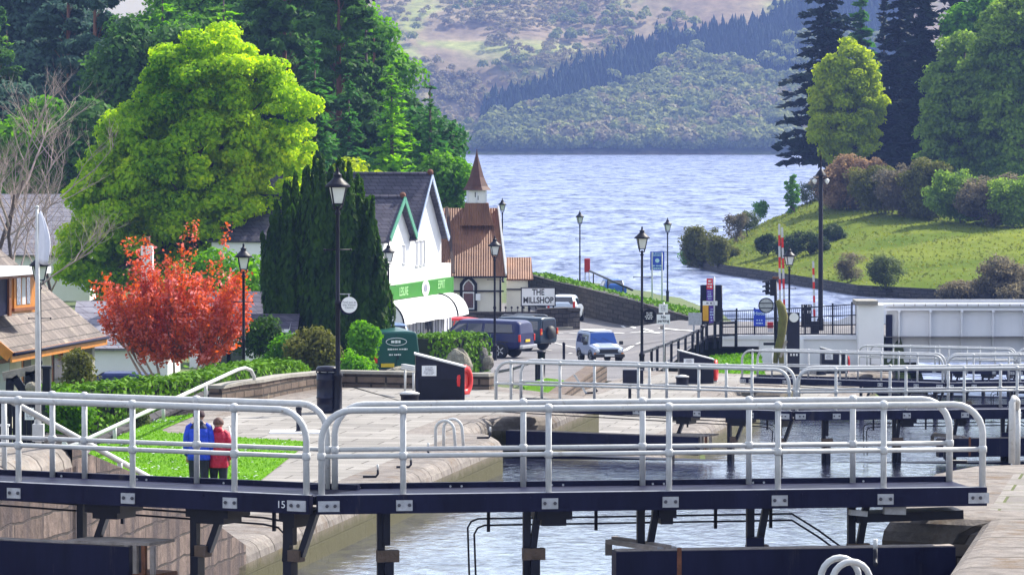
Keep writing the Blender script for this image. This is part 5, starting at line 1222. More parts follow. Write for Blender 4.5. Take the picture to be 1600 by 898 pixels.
# dormer
dr = ho; a, b = .2, 5.4
zf0, zf1 = None, None
def dormer():
    fp0, fp1 = Pz(12, 491, 141.5), Pz(57, 484, 143.5)   # foot of the dormer face
    up = Vector((0, 0, 1)); hgt = 71*142/F
    fdv = (fp1-fp0); fdv.z = 0; back = Vector((-fdv.y, fdv.x, 0)).normalized()*3.6
    wd = fdv.normalized(); p0, p1 = fp0, Vector((fp1.x, fp1.y, fp0.z))
    mb = MB(); vs = [p0, p1, p1+up*hgt, p0+up*hgt]; mb.add(vs+[v+back for v in vs], [(0, 1, 2, 3), (1, 5, 6, 2), (0, 3, 7, 4), (2, 6, 7, 3)]); d_ = mb.build('dormer', orange, ho)
    nrm = -back.normalized(); L_ = (p1-p0).length
    def fpx(f0, f1, z0, z1, o): return [p0+wd*(L_*f0)+up*z0+nrm*o, p0+wd*(L_*f1)+up*z0+nrm*o, p0+wd*(L_*f1)+up*z1+nrm*o, p0+wd*(L_*f0)+up*z1+nrm*o]
    wn = MB().slab(fpx(.18, .78, .18, 1.28, .05), .08, nrm).build('window', orange, d_)
    for f0, f1 in ((.26, .40), (.44, .56), (.60, .72)): MB().slab(fpx(f0, f1, .28, 1.2, .065), .02, nrm).build('pane', dkglass if f0 != .44 else shade, wn)
    MB().slab(fpx(.12, .86, .08, .18, .12), .16, nrm).build('sill', dkorange, wn)
    mb = MB(); mb.bar(p0+wd*.06+nrm*.03-up*.05, p0+wd*.06+nrm*.03+up*hgt, .16, .08, 0, nrm); mb.build('corner_board', dkorange, d_)
    lf_ = p0-wd*1.7; mb = MB(); q = [lf_-up*.1, p0-up*.0, p0+up*hgt, lf_+up*hgt]; mb.slab(q, .1, nrm); mb.build('dark_cladding', navy, d_)
    z = hgt; mb = MB(); e0, e1 = lf_-wd*.4+nrm*.45+up*(z+.02), p1+wd*.15+nrm*.45+up*(z+.02); mb.slab([e0, e1, e1+back*1.15, e0+back*1.15], .22, (0, 0, 1)); mb.build('flat_roof', girderw, d_)
    mb = MB(); mb.bar(lf_+nrm*.06+up*(z-.2), p1+nrm*.06+up*(z-.2), .08, .22); mb.build('fascia', dkorange, d_)
dormer()
# ------------------------------------------------------------------ pale houses behind the trees
def house(label, px0, px1, pyr, pye, pyg, Y, dep, wallm, roofm, rz=0, chim=()):
    p, q = Pz(px0, pye, Y), Pz(px1, pye, Y); zr = HC-C_of(pyr, Y+dep/2); zg = HC-C_of(pyg, Y); L = (q-p).length
    root = thing('house', label, 'house', ((p.x+q.x)/2, Y, zg)); z0 = p.z
    mb = MB(); g = [(0, zg), (dep, zg), (dep, z0), (dep/2, zr-.1), (0, z0)]; mb.add([(p.x, Y+a, z) for a, z in g]+[(q.x, Y+a, z) for a, z in g], [(4, 3, 2, 1, 0), (5, 6, 7, 8, 9), (0, 5, 9, 4), (1, 2, 7, 6)]); mb.build('wall', wallm, root)
    mb = MB(); n = Vector((0, -(zr-z0), dep/2)).normalized(); mb.slab([(p.x-.3, Y-.3, z0-.2), (q.x+.3, Y-.3, z0-.2), (q.x+.3, Y+dep/2, zr), (p.x-.3, Y+dep/2, zr)], .12, n); mb.slab([(p.x-.3, Y+dep/2, zr), (q.x+.3, Y+dep/2, zr), (q.x+.3, Y+dep+.3, z0-.2), (p.x-.3, Y+dep+.3, z0-.2)], .12, Vector((0, -n.y, n.z))); r_ = mb.build('roof', roofm, root)
    for px, py0, py1 in chim:
        c_ = Pz(px, py0, Y+dep/2); mb = MB(); mb.box((c_.x, Y+dep/2, (c_.z+zr)/2-.6), (.5, .5, c_.z-zr+1.6)); mb.build('chimney', whitew, r_)
        mb = MB(); mb.lathe([(.14, 0), (.12, .4)], (c_.x, Y+dep/2, c_.z+.2), 8); mb.build('chimney_pot', rust, r_)
    return root, p, q
h1, p, q = house('long house with a wide pale grey slate roof behind the bare tree', -60, 140, 303, 392, 470, 236, 9, whitew, slatefar)
h2, p, q = house('white cottage half hidden behind the red cherry tree', 118, 262, 470, 536, 640, 186, 7, whitew, slatefar, chim=((230, 392, 430),))
h3, p, q = house('white house between the red cherry and the yew', 296, 405, 455, 508, 640, 196, 7, whitew, slate)
for x in (330, 347, 368):
    a = Pz(x, 562, 195.95); fr = MB().box(a, (.95, .08, 1.25)).build('window', paper, h3); MB().box(a+Vector((0, -.03, 0)), (.75, .06, 1.05)).build('pane', dkglass, fr)
h4, p, q = house('small white outhouse with sloping shade between the cherry hedge and the yew', 398, 452, 490, 514, 640, 178, 5, whitew, slate)
# ------------------------------------------------------------------ vehicles (local: +Y forward, X right, z up)
def PAINT(name, col, rough=.3): return MAT(name, col, rough+.05, .06, 2, coat=.18, spec=.3)
tyre = MAT('tyre_rubber', (.012, .012, .014), .85, .2, 8); rim = MAT('alloy_rim', (.45, .46, .50), .35, .1, 6, metal=.6)
carglass = GLASS('car_glass', (.015, .02, .035), .04); taill = MAT('tail_light', (.6, .02, .01), .25, .1); headl = MAT('head_light', (.75, .78, .82), .12, .05); amber = MAT('amber_light', (.75, .25, .02), .3)
plate_y = MAT('yellow_plate', (.75, .50, .02), .5, .05); plate_w = MAT('white_plate', (.8, .8, .78), .5, .05); blackpl = MAT('black_plastic', (.015, .015, .02), .6, .2)
class Veh:
    def __init__(s, name, label, cat, st, paint, wheels, wr=.33, ww=.2, lower=None, group=None):
        """st: stations rear->front (y, z_bottom, z_belt, z_top, half_w_belt, half_w_top)"""
        s.st = st; s.root = thing(name, label, cat, (0, 0, 0), 0, group)
        rings = []
        for y, zb, zl, zt, wb, wt in st:
            h = [(wb*.86, zb), (wb*.97, zb+.10), (wb, zb+(zl-zb)*.5), (wb*.985, zl), (wt+.02, max(zl+.01, zt-.09)), (wt-.05, zt-.02), (wt*.55, zt+.015)]
            rings.append([(x, y, z) for x, z in h]+[(-x, y, z) for x, z in h[::-1]])
        mb = MB(); mb.loft(rings[::-1], 0, False); s.body = mb.build('body', paint, s.root, .035)
        hw = max(r_[4] for r_ in st)
        for y in wheels:
            for sx in (-1, 1):
                Mr = Matrix.Rotation(sx*math.pi/2, 4, 'Y'); c = (sx*(hw-ww*.55), y, wr)
                w_ = MB().lathe([(wr*.62, -ww/2), (wr*.93, -ww/2), (wr, -ww*.3), (wr, ww*.3), (wr*.93, ww/2+.01), (wr*.66, ww/2+.012)], c, 22, 0, Mr).build('wheel', tyre, s.root)
                mb = MB(); mb.lathe([(wr*.66, ww/2-.05), (wr*.6, ww/2+.0), (0, ww/2-.02)], c, 16, 1, Mr)
                for k in range(5):
                    a = k*1.2566; d = Vector((0, math.cos(a), math.sin(a))); cc = Vector(c)+Vector((sx*(ww/2+.005), 0, 0)); mb.bar(cc+d*.05, cc+d*wr*.62, .05, .025, 0, (sx, 0, 0))
                mb.build('rim', [rim, blackpl], w_)
                n = 12; arc = [(sx*(hw+.004), y+(wr+.07)*math.cos(a), wr+(wr+.07)*math.sin(a)) for a in np.linspace(-.15, math.pi+.15, n)]
                mb = MB(); mb.add([(sx*(hw-.30), y, wr)]+[(sx*(hw+.003), p[1], p[2]) for p in arc], [(0, i, i+1) for i in range(1, n)], 0); mb.tube(arc, .022, 5, 0, False); mb.build('wheel_arch', blackpl, s.root)
    def at(s, y):
        st = s.st
        for a, b in zip(st[:-1], st[1:]):
            if a[0] <= y <= b[0]:
                f = (y-a[0])/max(1e-6, b[0]-a[0]); return [a[k]+(b[k]-a[k])*f for k in range(6)]
        return list(st[-1] if y > st[-1][0] else st[0])
    def sp(s, y, f, sx, off=.014):
        _, zb, zl, zt, wb, wt = s.at(y); x0, x1 = wb*.985, wt+.02; z1 = max(zl+.01, zt-.09)
        return Vector((sx*(x0+(x1-x0)*f+off), y, zl+(z1-zl)*f))
    def side_glass(s, quads, mat=None):
        for sx in (-1, 1):
            for ya0, ya1, yb0, yb1, f0, f1 in quads:
                pts = [s.sp(ya0, f0, sx), s.sp(yb0, f0, sx), s.sp(yb1, f1, sx), s.sp(ya1, f1, sx)]
                if sx < 0: pts = pts[::-1]
                n = (pts[1]-pts[0]).cross(pts[2]-pts[0]).normalized(); MB().slab(pts, .02, n).build('side_window', mat or carglass, s.root)
    def end_glass(s, y0, z0, w0, y1, z1, w1, nm, out=.012):
        f = 1 if nm == 'windscreen' else -1
        pts = [Vector((-w0, y0, z0)), Vector((w0, y0, z0)), Vector((w1, y1, z1)), Vector((-w1, y1, z1))]
        n = (pts[1]-pts[0]).cross(pts[2]-pts[0]).normalized()
        if n.y*f < 0: pts = pts[::-1]; n = -n
        pts = [p+n*(.02+out) for p in pts]; return MB().slab(pts, .02, n).build(nm, carglass, s.root)
    def box(s, nm, mat, c, d, parent=None): return MB().box(c, d).build(nm, mat, parent or s.root, min(d)*.2)
    def place(s, px, Y, rz, c=None, z=0):
        g = float(land_c(W(px, Y, 11).x, Y)) if c is None else c
        p = W(px, Y, g); s.root.location = (p.x, p.y, p.z+.06+z); s.root.rotation_euler = (0, 0, rz); return s
# green van, its back to the viewer
gvp = PAINT('dark_green_paint', (.004, .075, .065)); 
v = Veh('parked_van', 'dark green van with white lettering, parked with its back to the lock below the yew', 'van', [(-2.45, .42, 1.1, 1.98, .94, .80), (-2.40, .35, 1.15, 2.06, .97, .84), (.9, .32, 1.15, 2.10, .98, .86), (1.35, .32, 1.15, 2.02, .98, .82), (2.0, .32, 1.12, 1.3, .97, .78), (2.5, .38, .85, .98, .90, .75)], gvp, (-1.5, 1.6), .33)
v.side_glass([(.25, .3, 1.5, 1.25, .12, .85)]); v.end_glass(1.95, 1.22, .80, 1.4, 1.95, .70, 'windscreen')
for x in (-.84, .84): b = v.box('tail_light', taill, (x, -2.47, 1.0), (.13, .08, .38)); v.box('indicator', amber, (x, -2.5, 1.1), (.11, .05, .12), b)
v.box('number_plate', plate_y, (-.36, -2.49, .72), (.54, .03, .15)); v.box('rear_bumper', blackpl, (0, -2.5, .5), (1.75, .14, .16))
mb = MB(); mb.bar((0, -2.475, .6), (0, -2.445, 1.98), .012, .012, 0, (1, 0, 0)); mb.bar((.06, -2.49, .95), (.06, -2.49, 1.12), .04, .03, 0, (0, 1, 0)); mb.build('rear_door_gap', black, v.root)
mb = MB(); c_ = Vector((.0, -2.45, 1.66)); 
ring = [c_+Vector((.42*math.cos(a), -.035, .15*math.sin(a))) for a in np.linspace(0, 6.283, 29)]; mb.tube(ring, .014, 5); mb.build('logo_ring', paper, v.root); mb = MB()
scribble(mb, face_M(c_+Vector((0, -.03, 0)), (0, -1, 0)), .58, .2, 1, seed=12)
mb.build('writing', paper, v.root); mb = MB(); scribble(mb, face_M((.05, -2.474, 1.36), (0, -1, 0)), 1.25, .12, 1, seed=13, th=.008); scribble(mb, face_M((-.05, -2.477, 1.14), (0, -1, 0)), .85, .12, 1, seed=14, th=.008); scribble(mb, face_M((.55, -2.482, .66), (0, -1, 0)), .6, .1, 1, seed=15, th=.01)
mb.build('writing', paper, v.root); mb = MB()
for x in (-.98, .98): mb.box((x*1.08, 1.5, 1.25), (.16, .1, .24))
mb.build('mirror', blackpl, v.root)
v.place(601, 182, .22)
# car roof behind the van
p4 = PAINT('blue_car_paint', (.03, .09, .22)); hatch_st = [(-1.9, .40, .80, .86, .78, .66), (-1.86, .30, .92, 1.02, .83, .66), (-1.5, .22, .93, 1.38, .84, .60), (-.9, .2, .93, 1.45, .85, .61), (.1, .2, .92, 1.44, .85, .60), (.85, .2, .90, 1.0, .84, .66), (1.6, .24, .78, .84, .82, .66), (1.92, .32, .6, .66, .74, .6)]
v = Veh('parked_car', 'blue car mostly hidden behind the green van, only its roof showing', 'car', hatch_st, p4, (-1.25, 1.25), .29)
v.side_glass([(-1.35, -1.2, -.45, -.5, .12, .86), (-.38, -.42, .62, .2, .12, .86)]); v.end_glass(-1.83, 1.0, .6, -1.53, 1.36, .53, 'rear_window'); v.end_glass(.83, 1.02, .62, .13, 1.42, .54, 'windscreen'); v.place(611, 204, .1, z=.25)
# navy pickup with canopy, side on
npaint = PAINT('navy_car_paint', (.008, .014, .085), .28)
v = Veh('parked_pickup', 'navy pickup with a canopy, parked side on with its tail to the right', 'pickup', [(-2.55, .55, 1.08, 1.16, .82, .74), (-2.48, .45, 1.12, 1.62, .88, .70), (-2.3, .42, 1.12, 1.74, .90, .68), (-.3, .40, 1.12, 1.78, .90, .66), (.55, .40, 1.12, 1.76, .90, .64), (1.15, .40, 1.12, 1.22, .89, .72), (2.2, .42, 1.0, 1.08, .88, .72), (2.55, .48, .8, .86, .80, .68)], npaint, (-1.55, 1.5), .37, .24)
v.side_glass([(-2.2, -2.1, -.75, -.75, .12, .86), (-.62, -.62, .1, .1, .12, .86), (.18, .18, .98, .62, .12, .86)]); v.end_glass(-2.47, 1.2, .6, -2.33, 1.66, .55, 'rear_window'); v.end_glass(1.13, 1.24, .66, .6, 1.72, .56, 'windscreen')
for x in (-.82, .82): v.box('tail_light', taill, (x, -2.53, .95), (.12, .1, .32))
v.box('rear_bumper', rim, (0, -2.62, .55), (1.7, .16, .16)); mb = MB(); mb.bar((-.895, -2.3, 1.2), (-.895, 1.0, 1.2), .02, .02); mb.bar((-.915, -2.0, .78), (-.915, .9, .78), .02, .05); mb.build('trim_strip', blackpl, v.root); v.box('number_plate', plate_y, (0, -2.58, .82), (.5, .03, .12))
v.box('door_handle', rim, (-.915, .25, 1.0), (.02, .16, .04)); v.box('mirror', blackpl, (-1.0, .95, 1.22), (.18, .1, .2))
v.place(745, 207.5, R(66))
# dark off-roader with roof rails behind it
v = Veh('parked_car', 'dark blue-green off-roader with roof rails and a spare wheel, behind the navy pickup', 'car', [(-2.15, .50, 1.05, 1.7, .84, .70), (-2.1, .42, 1.08, 1.78, .88, .70), (-.2, .40, 1.08, 1.82, .89, .68), (.55, .40, 1.08, 1.78, .89, .66), (1.05, .40, 1.06, 1.16, .88, .72), (2.05, .42, .96, 1.04, .86, .72), (2.3, .48, .8, .86, .8, .68)], PAINT('teal_car_paint', (.01, .03, .06)), (-1.3, 1.4), .37, .23)
v.side_glass([(-2.0, -1.95, -1.0, -1.0, .12, .86), (-.9, -.9, -.05, -.05, .12, .86), (.03, .03, .9, .6, .12, .86)]); v.end_glass(-2.15, 1.12, .66, -2.13, 1.66, .6, 'rear_window')
for x in (-.62, .62): mb = MB(); mb.tube([(x, -1.7, 1.84), (x, -1.5, 1.9), (x, .2, 1.92), (x, .4, 1.85)], .025, 6); mb.build('roof_rail', rim, v.root)
for x in (-.8, .8): b = v.box('tail_light', taill, (x, -2.18, 1.05), (.12, .08, .34)); v.box('indicator', amber, (x, -2.2, .98), (.11, .06, .12), b)
MB().lathe([(.36, 0), (.37, .08), (.33, .17), (0, .19)], (.12, -2.16, .98), 20, 0, Matrix.Rotation(math.pi/2, 4, 'X')).build('spare_wheel', blackpl, v.root)
v.root.scale = (.92, .92, .90); v.place(803, 217, R(58))
v = Veh('parked_car', 'red car tail just showing between the white shop and the navy pickup', 'car', hatch_st, PAINT('red_car_paint', (.5, .02, .02)), (-1.25, 1.25), .29)
v.side_glass([(-1.35, -1.2, -.45, -.5, .12, .86), (-.38, -.42, .62, .2, .12, .86)]); v.end_glass(-1.83, 1.0, .6, -1.53, 1.36, .53, 'rear_window'); v.box('number_plate', plate_y, (0, -1.93, .7), (.5, .03, .12)); v.place(703, 240, R(75), z=-.6)
# silver hatchback, tail to the viewer
v = Veh('parked_car', 'silver hatchback seen from behind, next to the MILLSHOP signboard', 'car', hatch_st, PAINT('silver_car_paint', (.55, .62, .74), .25), (-1.25, 1.25), .29)
v.side_glass([(-1.35, -1.2, -.45, -.5, .12, .86), (-.38, -.42, .62, .2, .12, .86)]); v.end_glass(-1.83, 1.0, .66, -1.53, 1.37, .54, 'rear_window'); v.end_glass(.83, 1.02, .62, .13, 1.42, .54, 'windscreen')
for x in (-.68, .68): v.box('tail_light', taill, (x, -1.88, .98), (.12, .1, .36))
v.box('rear_bumper', blackpl, (0, -1.93, .42), (1.5, .1, .14)); v.box('number_plate', plate_y, (-.0, -1.935, .70), (.5, .03, .12)); v.root.scale = (1.08,)*3
v.place(883, 258, -.12)
# pale jeep facing the viewer
v = Veh('parked_jeep', 'pale blue and white off-roader facing the lock, on the road near the black fence', 'jeep', [(-1.95, .45, 1.0, 1.62, .76, .66), (-1.9, .4, 1.02, 1.70, .79, .66), (-.2, .4, 1.02, 1.74, .80, .64), (.42, .4, 1.02, 1.70, .80, .62), (.82, .4, 1.0, 1.08, .80, .70), (1.7, .42, .92, .98, .78, .66), (1.86, .42, .86, .90, .76, .64)], PAINT('pale_blue_car_paint', (.32, .38, .54), .3), (-1.15, 1.2), .35, .22)
v.side_glass([(-1.75, -1.7, -.85, -.85, .12, .88), (-.75, -.75, .62, .38, .12, .88)]); v.end_glass(.80, 1.06, .70, .46, 1.67, .60, 'windscreen').data.materials[0] = GLASS('windscreen_blue_reflection', (.02, .07, .30), .1)  # windscreen colour carries a painted blue reflection, the glass itself is not blue
v.side_glass([(.55, .6, .62, .56, .15, .5)]) if False else None
MB().slab([(-.6, -1.8, 1.765), (.6, -1.8, 1.765), (.58, .3, 1.775), (-.58, .3, 1.775)], .02, (0, 0, 1)).build('roof_panel', paper, v.root)
v.box('grille', blackpl, (0, 1.875, .72), (1.0, .05, .20)); v.box('front_bumper', blackpl, (0, 1.95, .48), (1.6, .2, .18)); mb = MB()
for x in (-.58, .58): MB().lathe([(.11, 0), (.115, .04), (.09, .07), (0, .08)], (x, 1.86, .74), 14, 0, Matrix.Rotation(-math.pi/2, 4, 'X')).build('headlight', headl, v.root); v.box('mirror', blackpl, (x*1.62, .7, 1.12), (.2, .1, .2)); v.box('indicator', amber, (x*1.22, 1.87, .6), (.12, .05, .07))
v.box('number_plate', plate_w, (0, 2.06, .5), (.5, .02, .11)); mb = MB(); mb.bar((-.5, .855, 1.13), (.05, .66, 1.4), .015, .015); mb.bar((.1, .86, 1.13), (.55, .68, 1.4), .015, .015); mb.build('wiper', blackpl, v.root)
MB().slab([(-.62, .98, 1.075), (.62, .98, 1.075), (.60, 1.66, .992), (-.60, 1.66, .992)], .015, (0, .1, 1)).build('bonnet_panel', paper, v.root)
v.root.scale = (.88, .9, .80); v.place(937, 199.5, math.pi+.22)
# small blue car by the loch, roof showing above the verge
v = Veh('parked_car', 'small blue and white car by the loch, only its roof showing above the grassy wall', 'car', hatch_st, PAINT('bright_blue_car_paint', (.03, .12, .45)), (-1.25, 1.25), .29)
v.side_glass([(-1.35, -1.2, -.45, -.5, .12, .86), (-.38, -.42, .62, .2, .12, .86)]); v.end_glass(-1.83, 1.0, .6, -1.53, 1.36, .53, 'rear_window'); v.end_glass(.83, 1.02, .62, .13, 1.42, .54, 'windscreen'); v.place(955, 330, .15, c=C_of(467, 330))
v = Veh('parked_car', 'dark blue car parked behind the hedge at the foot of the red cherry tree', 'car', hatch_st, PAINT('deep_blue_car_paint', (.01, .02, .10)), (-1.25, 1.25), .29)
v.side_glass([(-1.35, -1.2, -.45, -.5, .12, .86), (-.38, -.42, .62, .2, .12, .86)]); v.end_glass(.83, 1.02, .62, .13, 1.42, .54, 'windscreen'); v.end_glass(-1.83, 1.0, .6, -1.53, 1.36, .53, 'rear_window'); v.place(172, 168, R(80), c=10.75, z=-.06)
# ------------------------------------------------------------------ two people walking away over the lawn
skin = MAT('skin', (.50, .29, .21), .6, .08, 8); shoe = MAT('dark_shoe', (.02, .018, .02), .5); trous = MAT('dark_trousers', (.012, .013, .028), .85, .3, 12)
def person(label, loc, rz, h, jmat, yoke, hairm, jlen, wide, stride, hat=False, arm=.0):
    root = thing('person', label, 'person', (0, 0, 0)); k = h/1.75
    J = [(0, 0, .95), (0, 0, 1.15), (0, .01, 1.38), (0, .01, 1.50), (0, .02, 1.60), (0, .02, 1.69),
         (-.09, 0, .92), (-.10, stride, .50), (-.10, -stride*.4, .09), (-.10, .13-stride*.4, .04),
         (.09, 0, .92), (.10, -stride*.2, .50), (.10, -stride*.9, .10), (.10, .13-stride*.9, .04)]
    Rr = [.14, .13, .13, .055, .095, .085, .10, .065, .045, .04, .10, .065, .045, .04]
    E = [(0, 1), (1, 2), (2, 3), (3, 4), (4, 5), (0, 6), (6, 7), (7, 8), (8, 9), (0, 10), (10, 11), (11, 12), (12, 13)]
    for s in (-1, 1):
        i = len(J); J += [(s*(wide-.04), .0, 1.40), (s*(wide+.03), -.03, 1.12), (s*(wide+.02), .08+arm, .90), (s*(wide+.015), .12+arm, .82)]; Rr += [.065, .048, .032, .034]; E += [(2, i), (i, i+1), (i+1, i+2), (i+2, i+3)]
        for f in range(4): q = len(J); J += [(s*(wide+.035-.016*f), .135+arm, .775), (s*(wide+.032-.016*f), .13+arm, .735+.006*abs(f-1.5))]; Rr += [.010, .008]; E += [(i+3, q), (q, q+1)]
        q = len(J); J += [(s*(wide-.0), .165+arm, .80), (s*(wide+.003), .18+arm, .765)]; Rr += [.011, .008]; E += [(i+3, q), (q, q+1)]
    q = len(J); J += [(0, .125, 1.60)]; Rr += [.016]; E += [(4, q)]
    for s in (-1, 1): q = len(J); J += [(s*.10, .015, 1.60)]; Rr += [.02]; E += [(4, q)]
    me = bpy.data.meshes.new('body'); me.from_pydata([tuple(Vector(p)*k) for p in J], E, []); me.materials.append(skin)
    o = bpy.data.objects.new('body', me); COL.objects.link(o); o.parent = root
    sk = o.modifiers.new('skin', 'SKIN'); sd = me.skin_vertices[0].data
    for i, r_ in enumerate(Rr): sd[i].radius = (r_*k, r_*k)
    sd[0].use_root = True; ss = o.modifiers.new('sub', 'SUBSURF'); ss.levels = 1; ss.render_levels = 2
    def el(z, a, b, y=0, n=16, pw=.8): return [(math.copysign(abs(math.cos(t))**pw, math.cos(t))*a*k, (y+math.copysign(abs(math.sin(t))**pw, math.sin(t))*b)*k, z*k) for t in np.linspace(0, 2*math.pi, n, endpoint=False)]
    mb = MB(); w = wide
    mb.loft([el(jlen, w*1.06, .155), el(jlen+.02, w*1.10, .165), el(jlen+.16, w*1.06, .165), el(1.08, w*1.0, .155), el(1.25, w*1.04, .16), el(1.38, w*1.02, .145), el(1.45, w*.72, .11), el(1.495, w*.40, .085), el(1.54, w*.36, .085, .01)], 0)
    if yoke: mb.mi = [1 if min(mb.v[i][2] for i in f) >= 1.33*k else 0 for f in mb.f]
    for s in (-1, 1):
        mb.tube([Vector(p)*k for p in ((s*(w-.09), 0, 1.425), (s*(w-.03), -.005, 1.385), (s*(w+.015), -.02, 1.24), (s*(w+.03), -.03, 1.10), (s*(w+.03), .02+arm*.5, .98), (s*(w+.02), .08+arm, .89))], [r_*k for r_ in (.075, .085, .076, .07, .064, .055)], 10, 1 if False else 0)
    mb.ball((0, -.09*k, 1.49*k), (.09*k, .06*k, .06*k), 8, 6, 1 if yoke else 0)
    mb.build('jacket', [jmat, yoke or jmat], root)
    mb = MB(); mb.loft([el(jlen-.02, .165, .115), el(1.0, .16, .115)], 0)
    for s, i0 in ((-1, 6), (1, 10)):
        a, b, c_ = J[i0], J[i0+1], J[i0+2]; mb.tube([Vector(p)*k for p in (a, ((a[0]+b[0])/2, (a[1]+b[1])/2-.01, (a[2]+b[2])/2), b, ((b[0]+c_[0])/2, (b[1]+c_[1])/2-.02, (b[2]+c_[2])/2), (c_[0], c_[1], .06))], [r_*k for r_ in (.115, .10, .080, .075, .072)], 10)
    mb.build('trousers', trous, root)
    for i0 in (8, 12):
        p = Vector(J[i0]); mb = MB(); mb.loft([[(p.x*k+x*wd*k, (p.y+y)*k, z*k) for x, z in ((-1, 0), (-1, hh*.6), (-.5, hh), (.5, hh), (1, hh*.6), (1, 0))] for y, wd, hh in ((-.09, .035, .06), (-.06, .045, .11), (.05, .048, .10), (.13, .05, .07), (.19, .03, .04))], 0); mb.build('shoe', shoe, root)
    mb = MB(); n = 14; rings = []
    for t in np.linspace(0, 1.75, 8): rings.append([(math.sin(t)*.112*k*math.cos(a), (.012+math.sin(t)*.118*math.sin(a))*k if math.sin(a) < .35 or t < .9 else (.012+.06*math.sin(a))*k, (1.612+.122*math.cos(t))*k) for a in np.linspace(0, 2*math.pi, n, endpoint=False)])
    mb.loft(rings, 0); mb.build('cap' if hat else 'hair', hairm, root)
    return move(root, loc, rz)
bjack = MAT('blue_jacket', (.008, .05, .56), .7, .3, 7, .9, 9); dkj = MAT('dark_navy_yoke', (.010, .015, .05), .75, .3, 7, .7, 9); rcoat = MAT('crimson_coat', (.44, .007, .045), .7, .3, 7, .9, 9)
haird = MAT('dark_cap_cloth', (.035, .012, .02), .8, .2, 10); hairb = MAT('brown_hair', (.11, .055, .045), .7, .3, 18)
Yp = 82.5
pm = person('person in a bright blue jacket with dark shoulders, walking away on the lawn', W(311, Yp, 7.0), .05, 1.76, bjack, dkj, haird, .80, .195, .10, True)
pw = person('person in a crimson coat with short brown hair, walking away on the lawn', W(341.5, Yp+.1, 7.0), -.04, 1.60, rcoat, None, hairb, .72, .185, .07, False, .03)
root = thing('handbag', 'white shoulder bag at the side of the person in the crimson coat', 'bag', (0, 0, 0)); b = W(366, Yp-.02, 7.0)
MB().ball((0, 0, 0), (.055, .11, .12), 10, 8).build('bag', paper, root); MB().tube([(0, -.08, .08), (-.03, -.06, .3), (-.09, 0, .58), (-.03, .06, .3), (0, .08, .08)], .01, 5).build('strap', paper, root); move(root, b+Vector((0, 0, .84)))
# ------------------------------------------------------------------ trees and plants
def zat(px, Y, c): return W(px, Y, c)
def env_px(px, py, w, h, Y, base, dy=.8, oy=0):
    """ellipsoid covering width w, height h (pixels) centred on (px,py) at depth Y, relative to base"""
    p = Pz(px, py, Y)-base; s = Y/F; return (p.x, oy, p.z, w*s/2, w*s/2*dy, h*s/2)
# big sycamore
Y = 228; b = W(300, Y, 10.9)
E = [env_px(330, 130, 210, 190, Y, b), env_px(290, 250, 300, 230, Y, b), env_px(220, 330, 250, 200, Y, b), env_px(400, 190, 200, 190, Y, b), env_px(430, 270, 150, 170, Y, b), env_px(150, 300, 110, 110, Y, b), env_px(330, 340, 230, 180, Y, b), env_px(180, 400, 170, 130, Y, b, oy=1), env_px(140, 415, 110, 120, Y, b, oy=1), env_px(390, 380, 150, 140, Y, b, oy=1)]
broadleaf('sycamore_tree', 'large bright green sycamore rising behind the red cherry tree', b, E, 600, .70, 130, .26, lf_syc, bark, r0=.42, nlimb=40, flat=.62, surf=.75)
# red cherry
Y = 160; b = W(272, Y, 9.9)
E = [env_px(270, 490, 210, 110, Y, b), env_px(205, 480, 130, 100, Y, b), env_px(340, 485, 120, 120, Y, b), env_px(372, 475, 56, 80, Y, b), env_px(168, 478, 56, 70, Y, b), env_px(215, 425, 50, 60, Y, b), env_px(300, 420, 60, 90, Y, b), env_px(345, 405, 36, 50, Y, b), env_px(245, 440, 90, 60, Y, b), env_px(280, 545, 190, 60, Y, b)]
ch_t = thing('cherry_tree', 'red and pink leaved cherry tree between the chalet house and the yew', 'tree', (0, 0, 0))
tm, cm = MB(), MB(); P_, N_ = [], []; q0 = random.Random(4)
stemtop = []
for k in range(9):
    x0 = q0.uniform(-1.3, 1.3); e = Vector((x0*1.5, q0.uniform(-.7, .7), q0.uniform(1.3, 1.9))); tm.tube([(x0*.75, q0.uniform(-.4, .4), -.1), (x0*.95, 0, .7), e], [.07, .055, .035], 6); stemtop.append(e)
for l in fill_lobes(E, 300, .3, 1, .8):
    t = Vector(l[:3]); st = min(stemtop, key=lambda e: (e.x-t.x*.6)**2+(e.y-t.y)**2); d = t-st; d = d+Vector((0, 0, .12*d.length)); L_ = d.length
    if t.z < .8: continue
    mid = st+d*.5+Vector((q0.uniform(-.1, .1), q0.uniform(-.1, .1), -.06*L_)); cm.tube([st, mid, st+d*1.05], [.022, .013, .004], 4, 0, False)
    k = int(34+27*L_); f = rng.uniform(.42, 1.1, k)[:, None]; base = np.array(st)+np.array(d)*f+np.array((0, 0, -.25*L_))*(f*(1-f)); rad = .15*(1.2-.6*f)
    P_.append(base+rng.normal(size=(k, 3))*rad*np.array((1, 1, .9))); N_.append(rng.normal(size=(k, 3))+np.array((0, 0, .5)))
tm.build('trunk', barkpale, ch_t); cm.build('branches', barkred, ch_t); P_ = np.concatenate(P_)
leaf_mesh('crown', P_, np.concatenate(N_), .078*rng.uniform(.6, 1.5, len(P_)), lf_cherry, ch_t, 1.6); ch_t.location = b
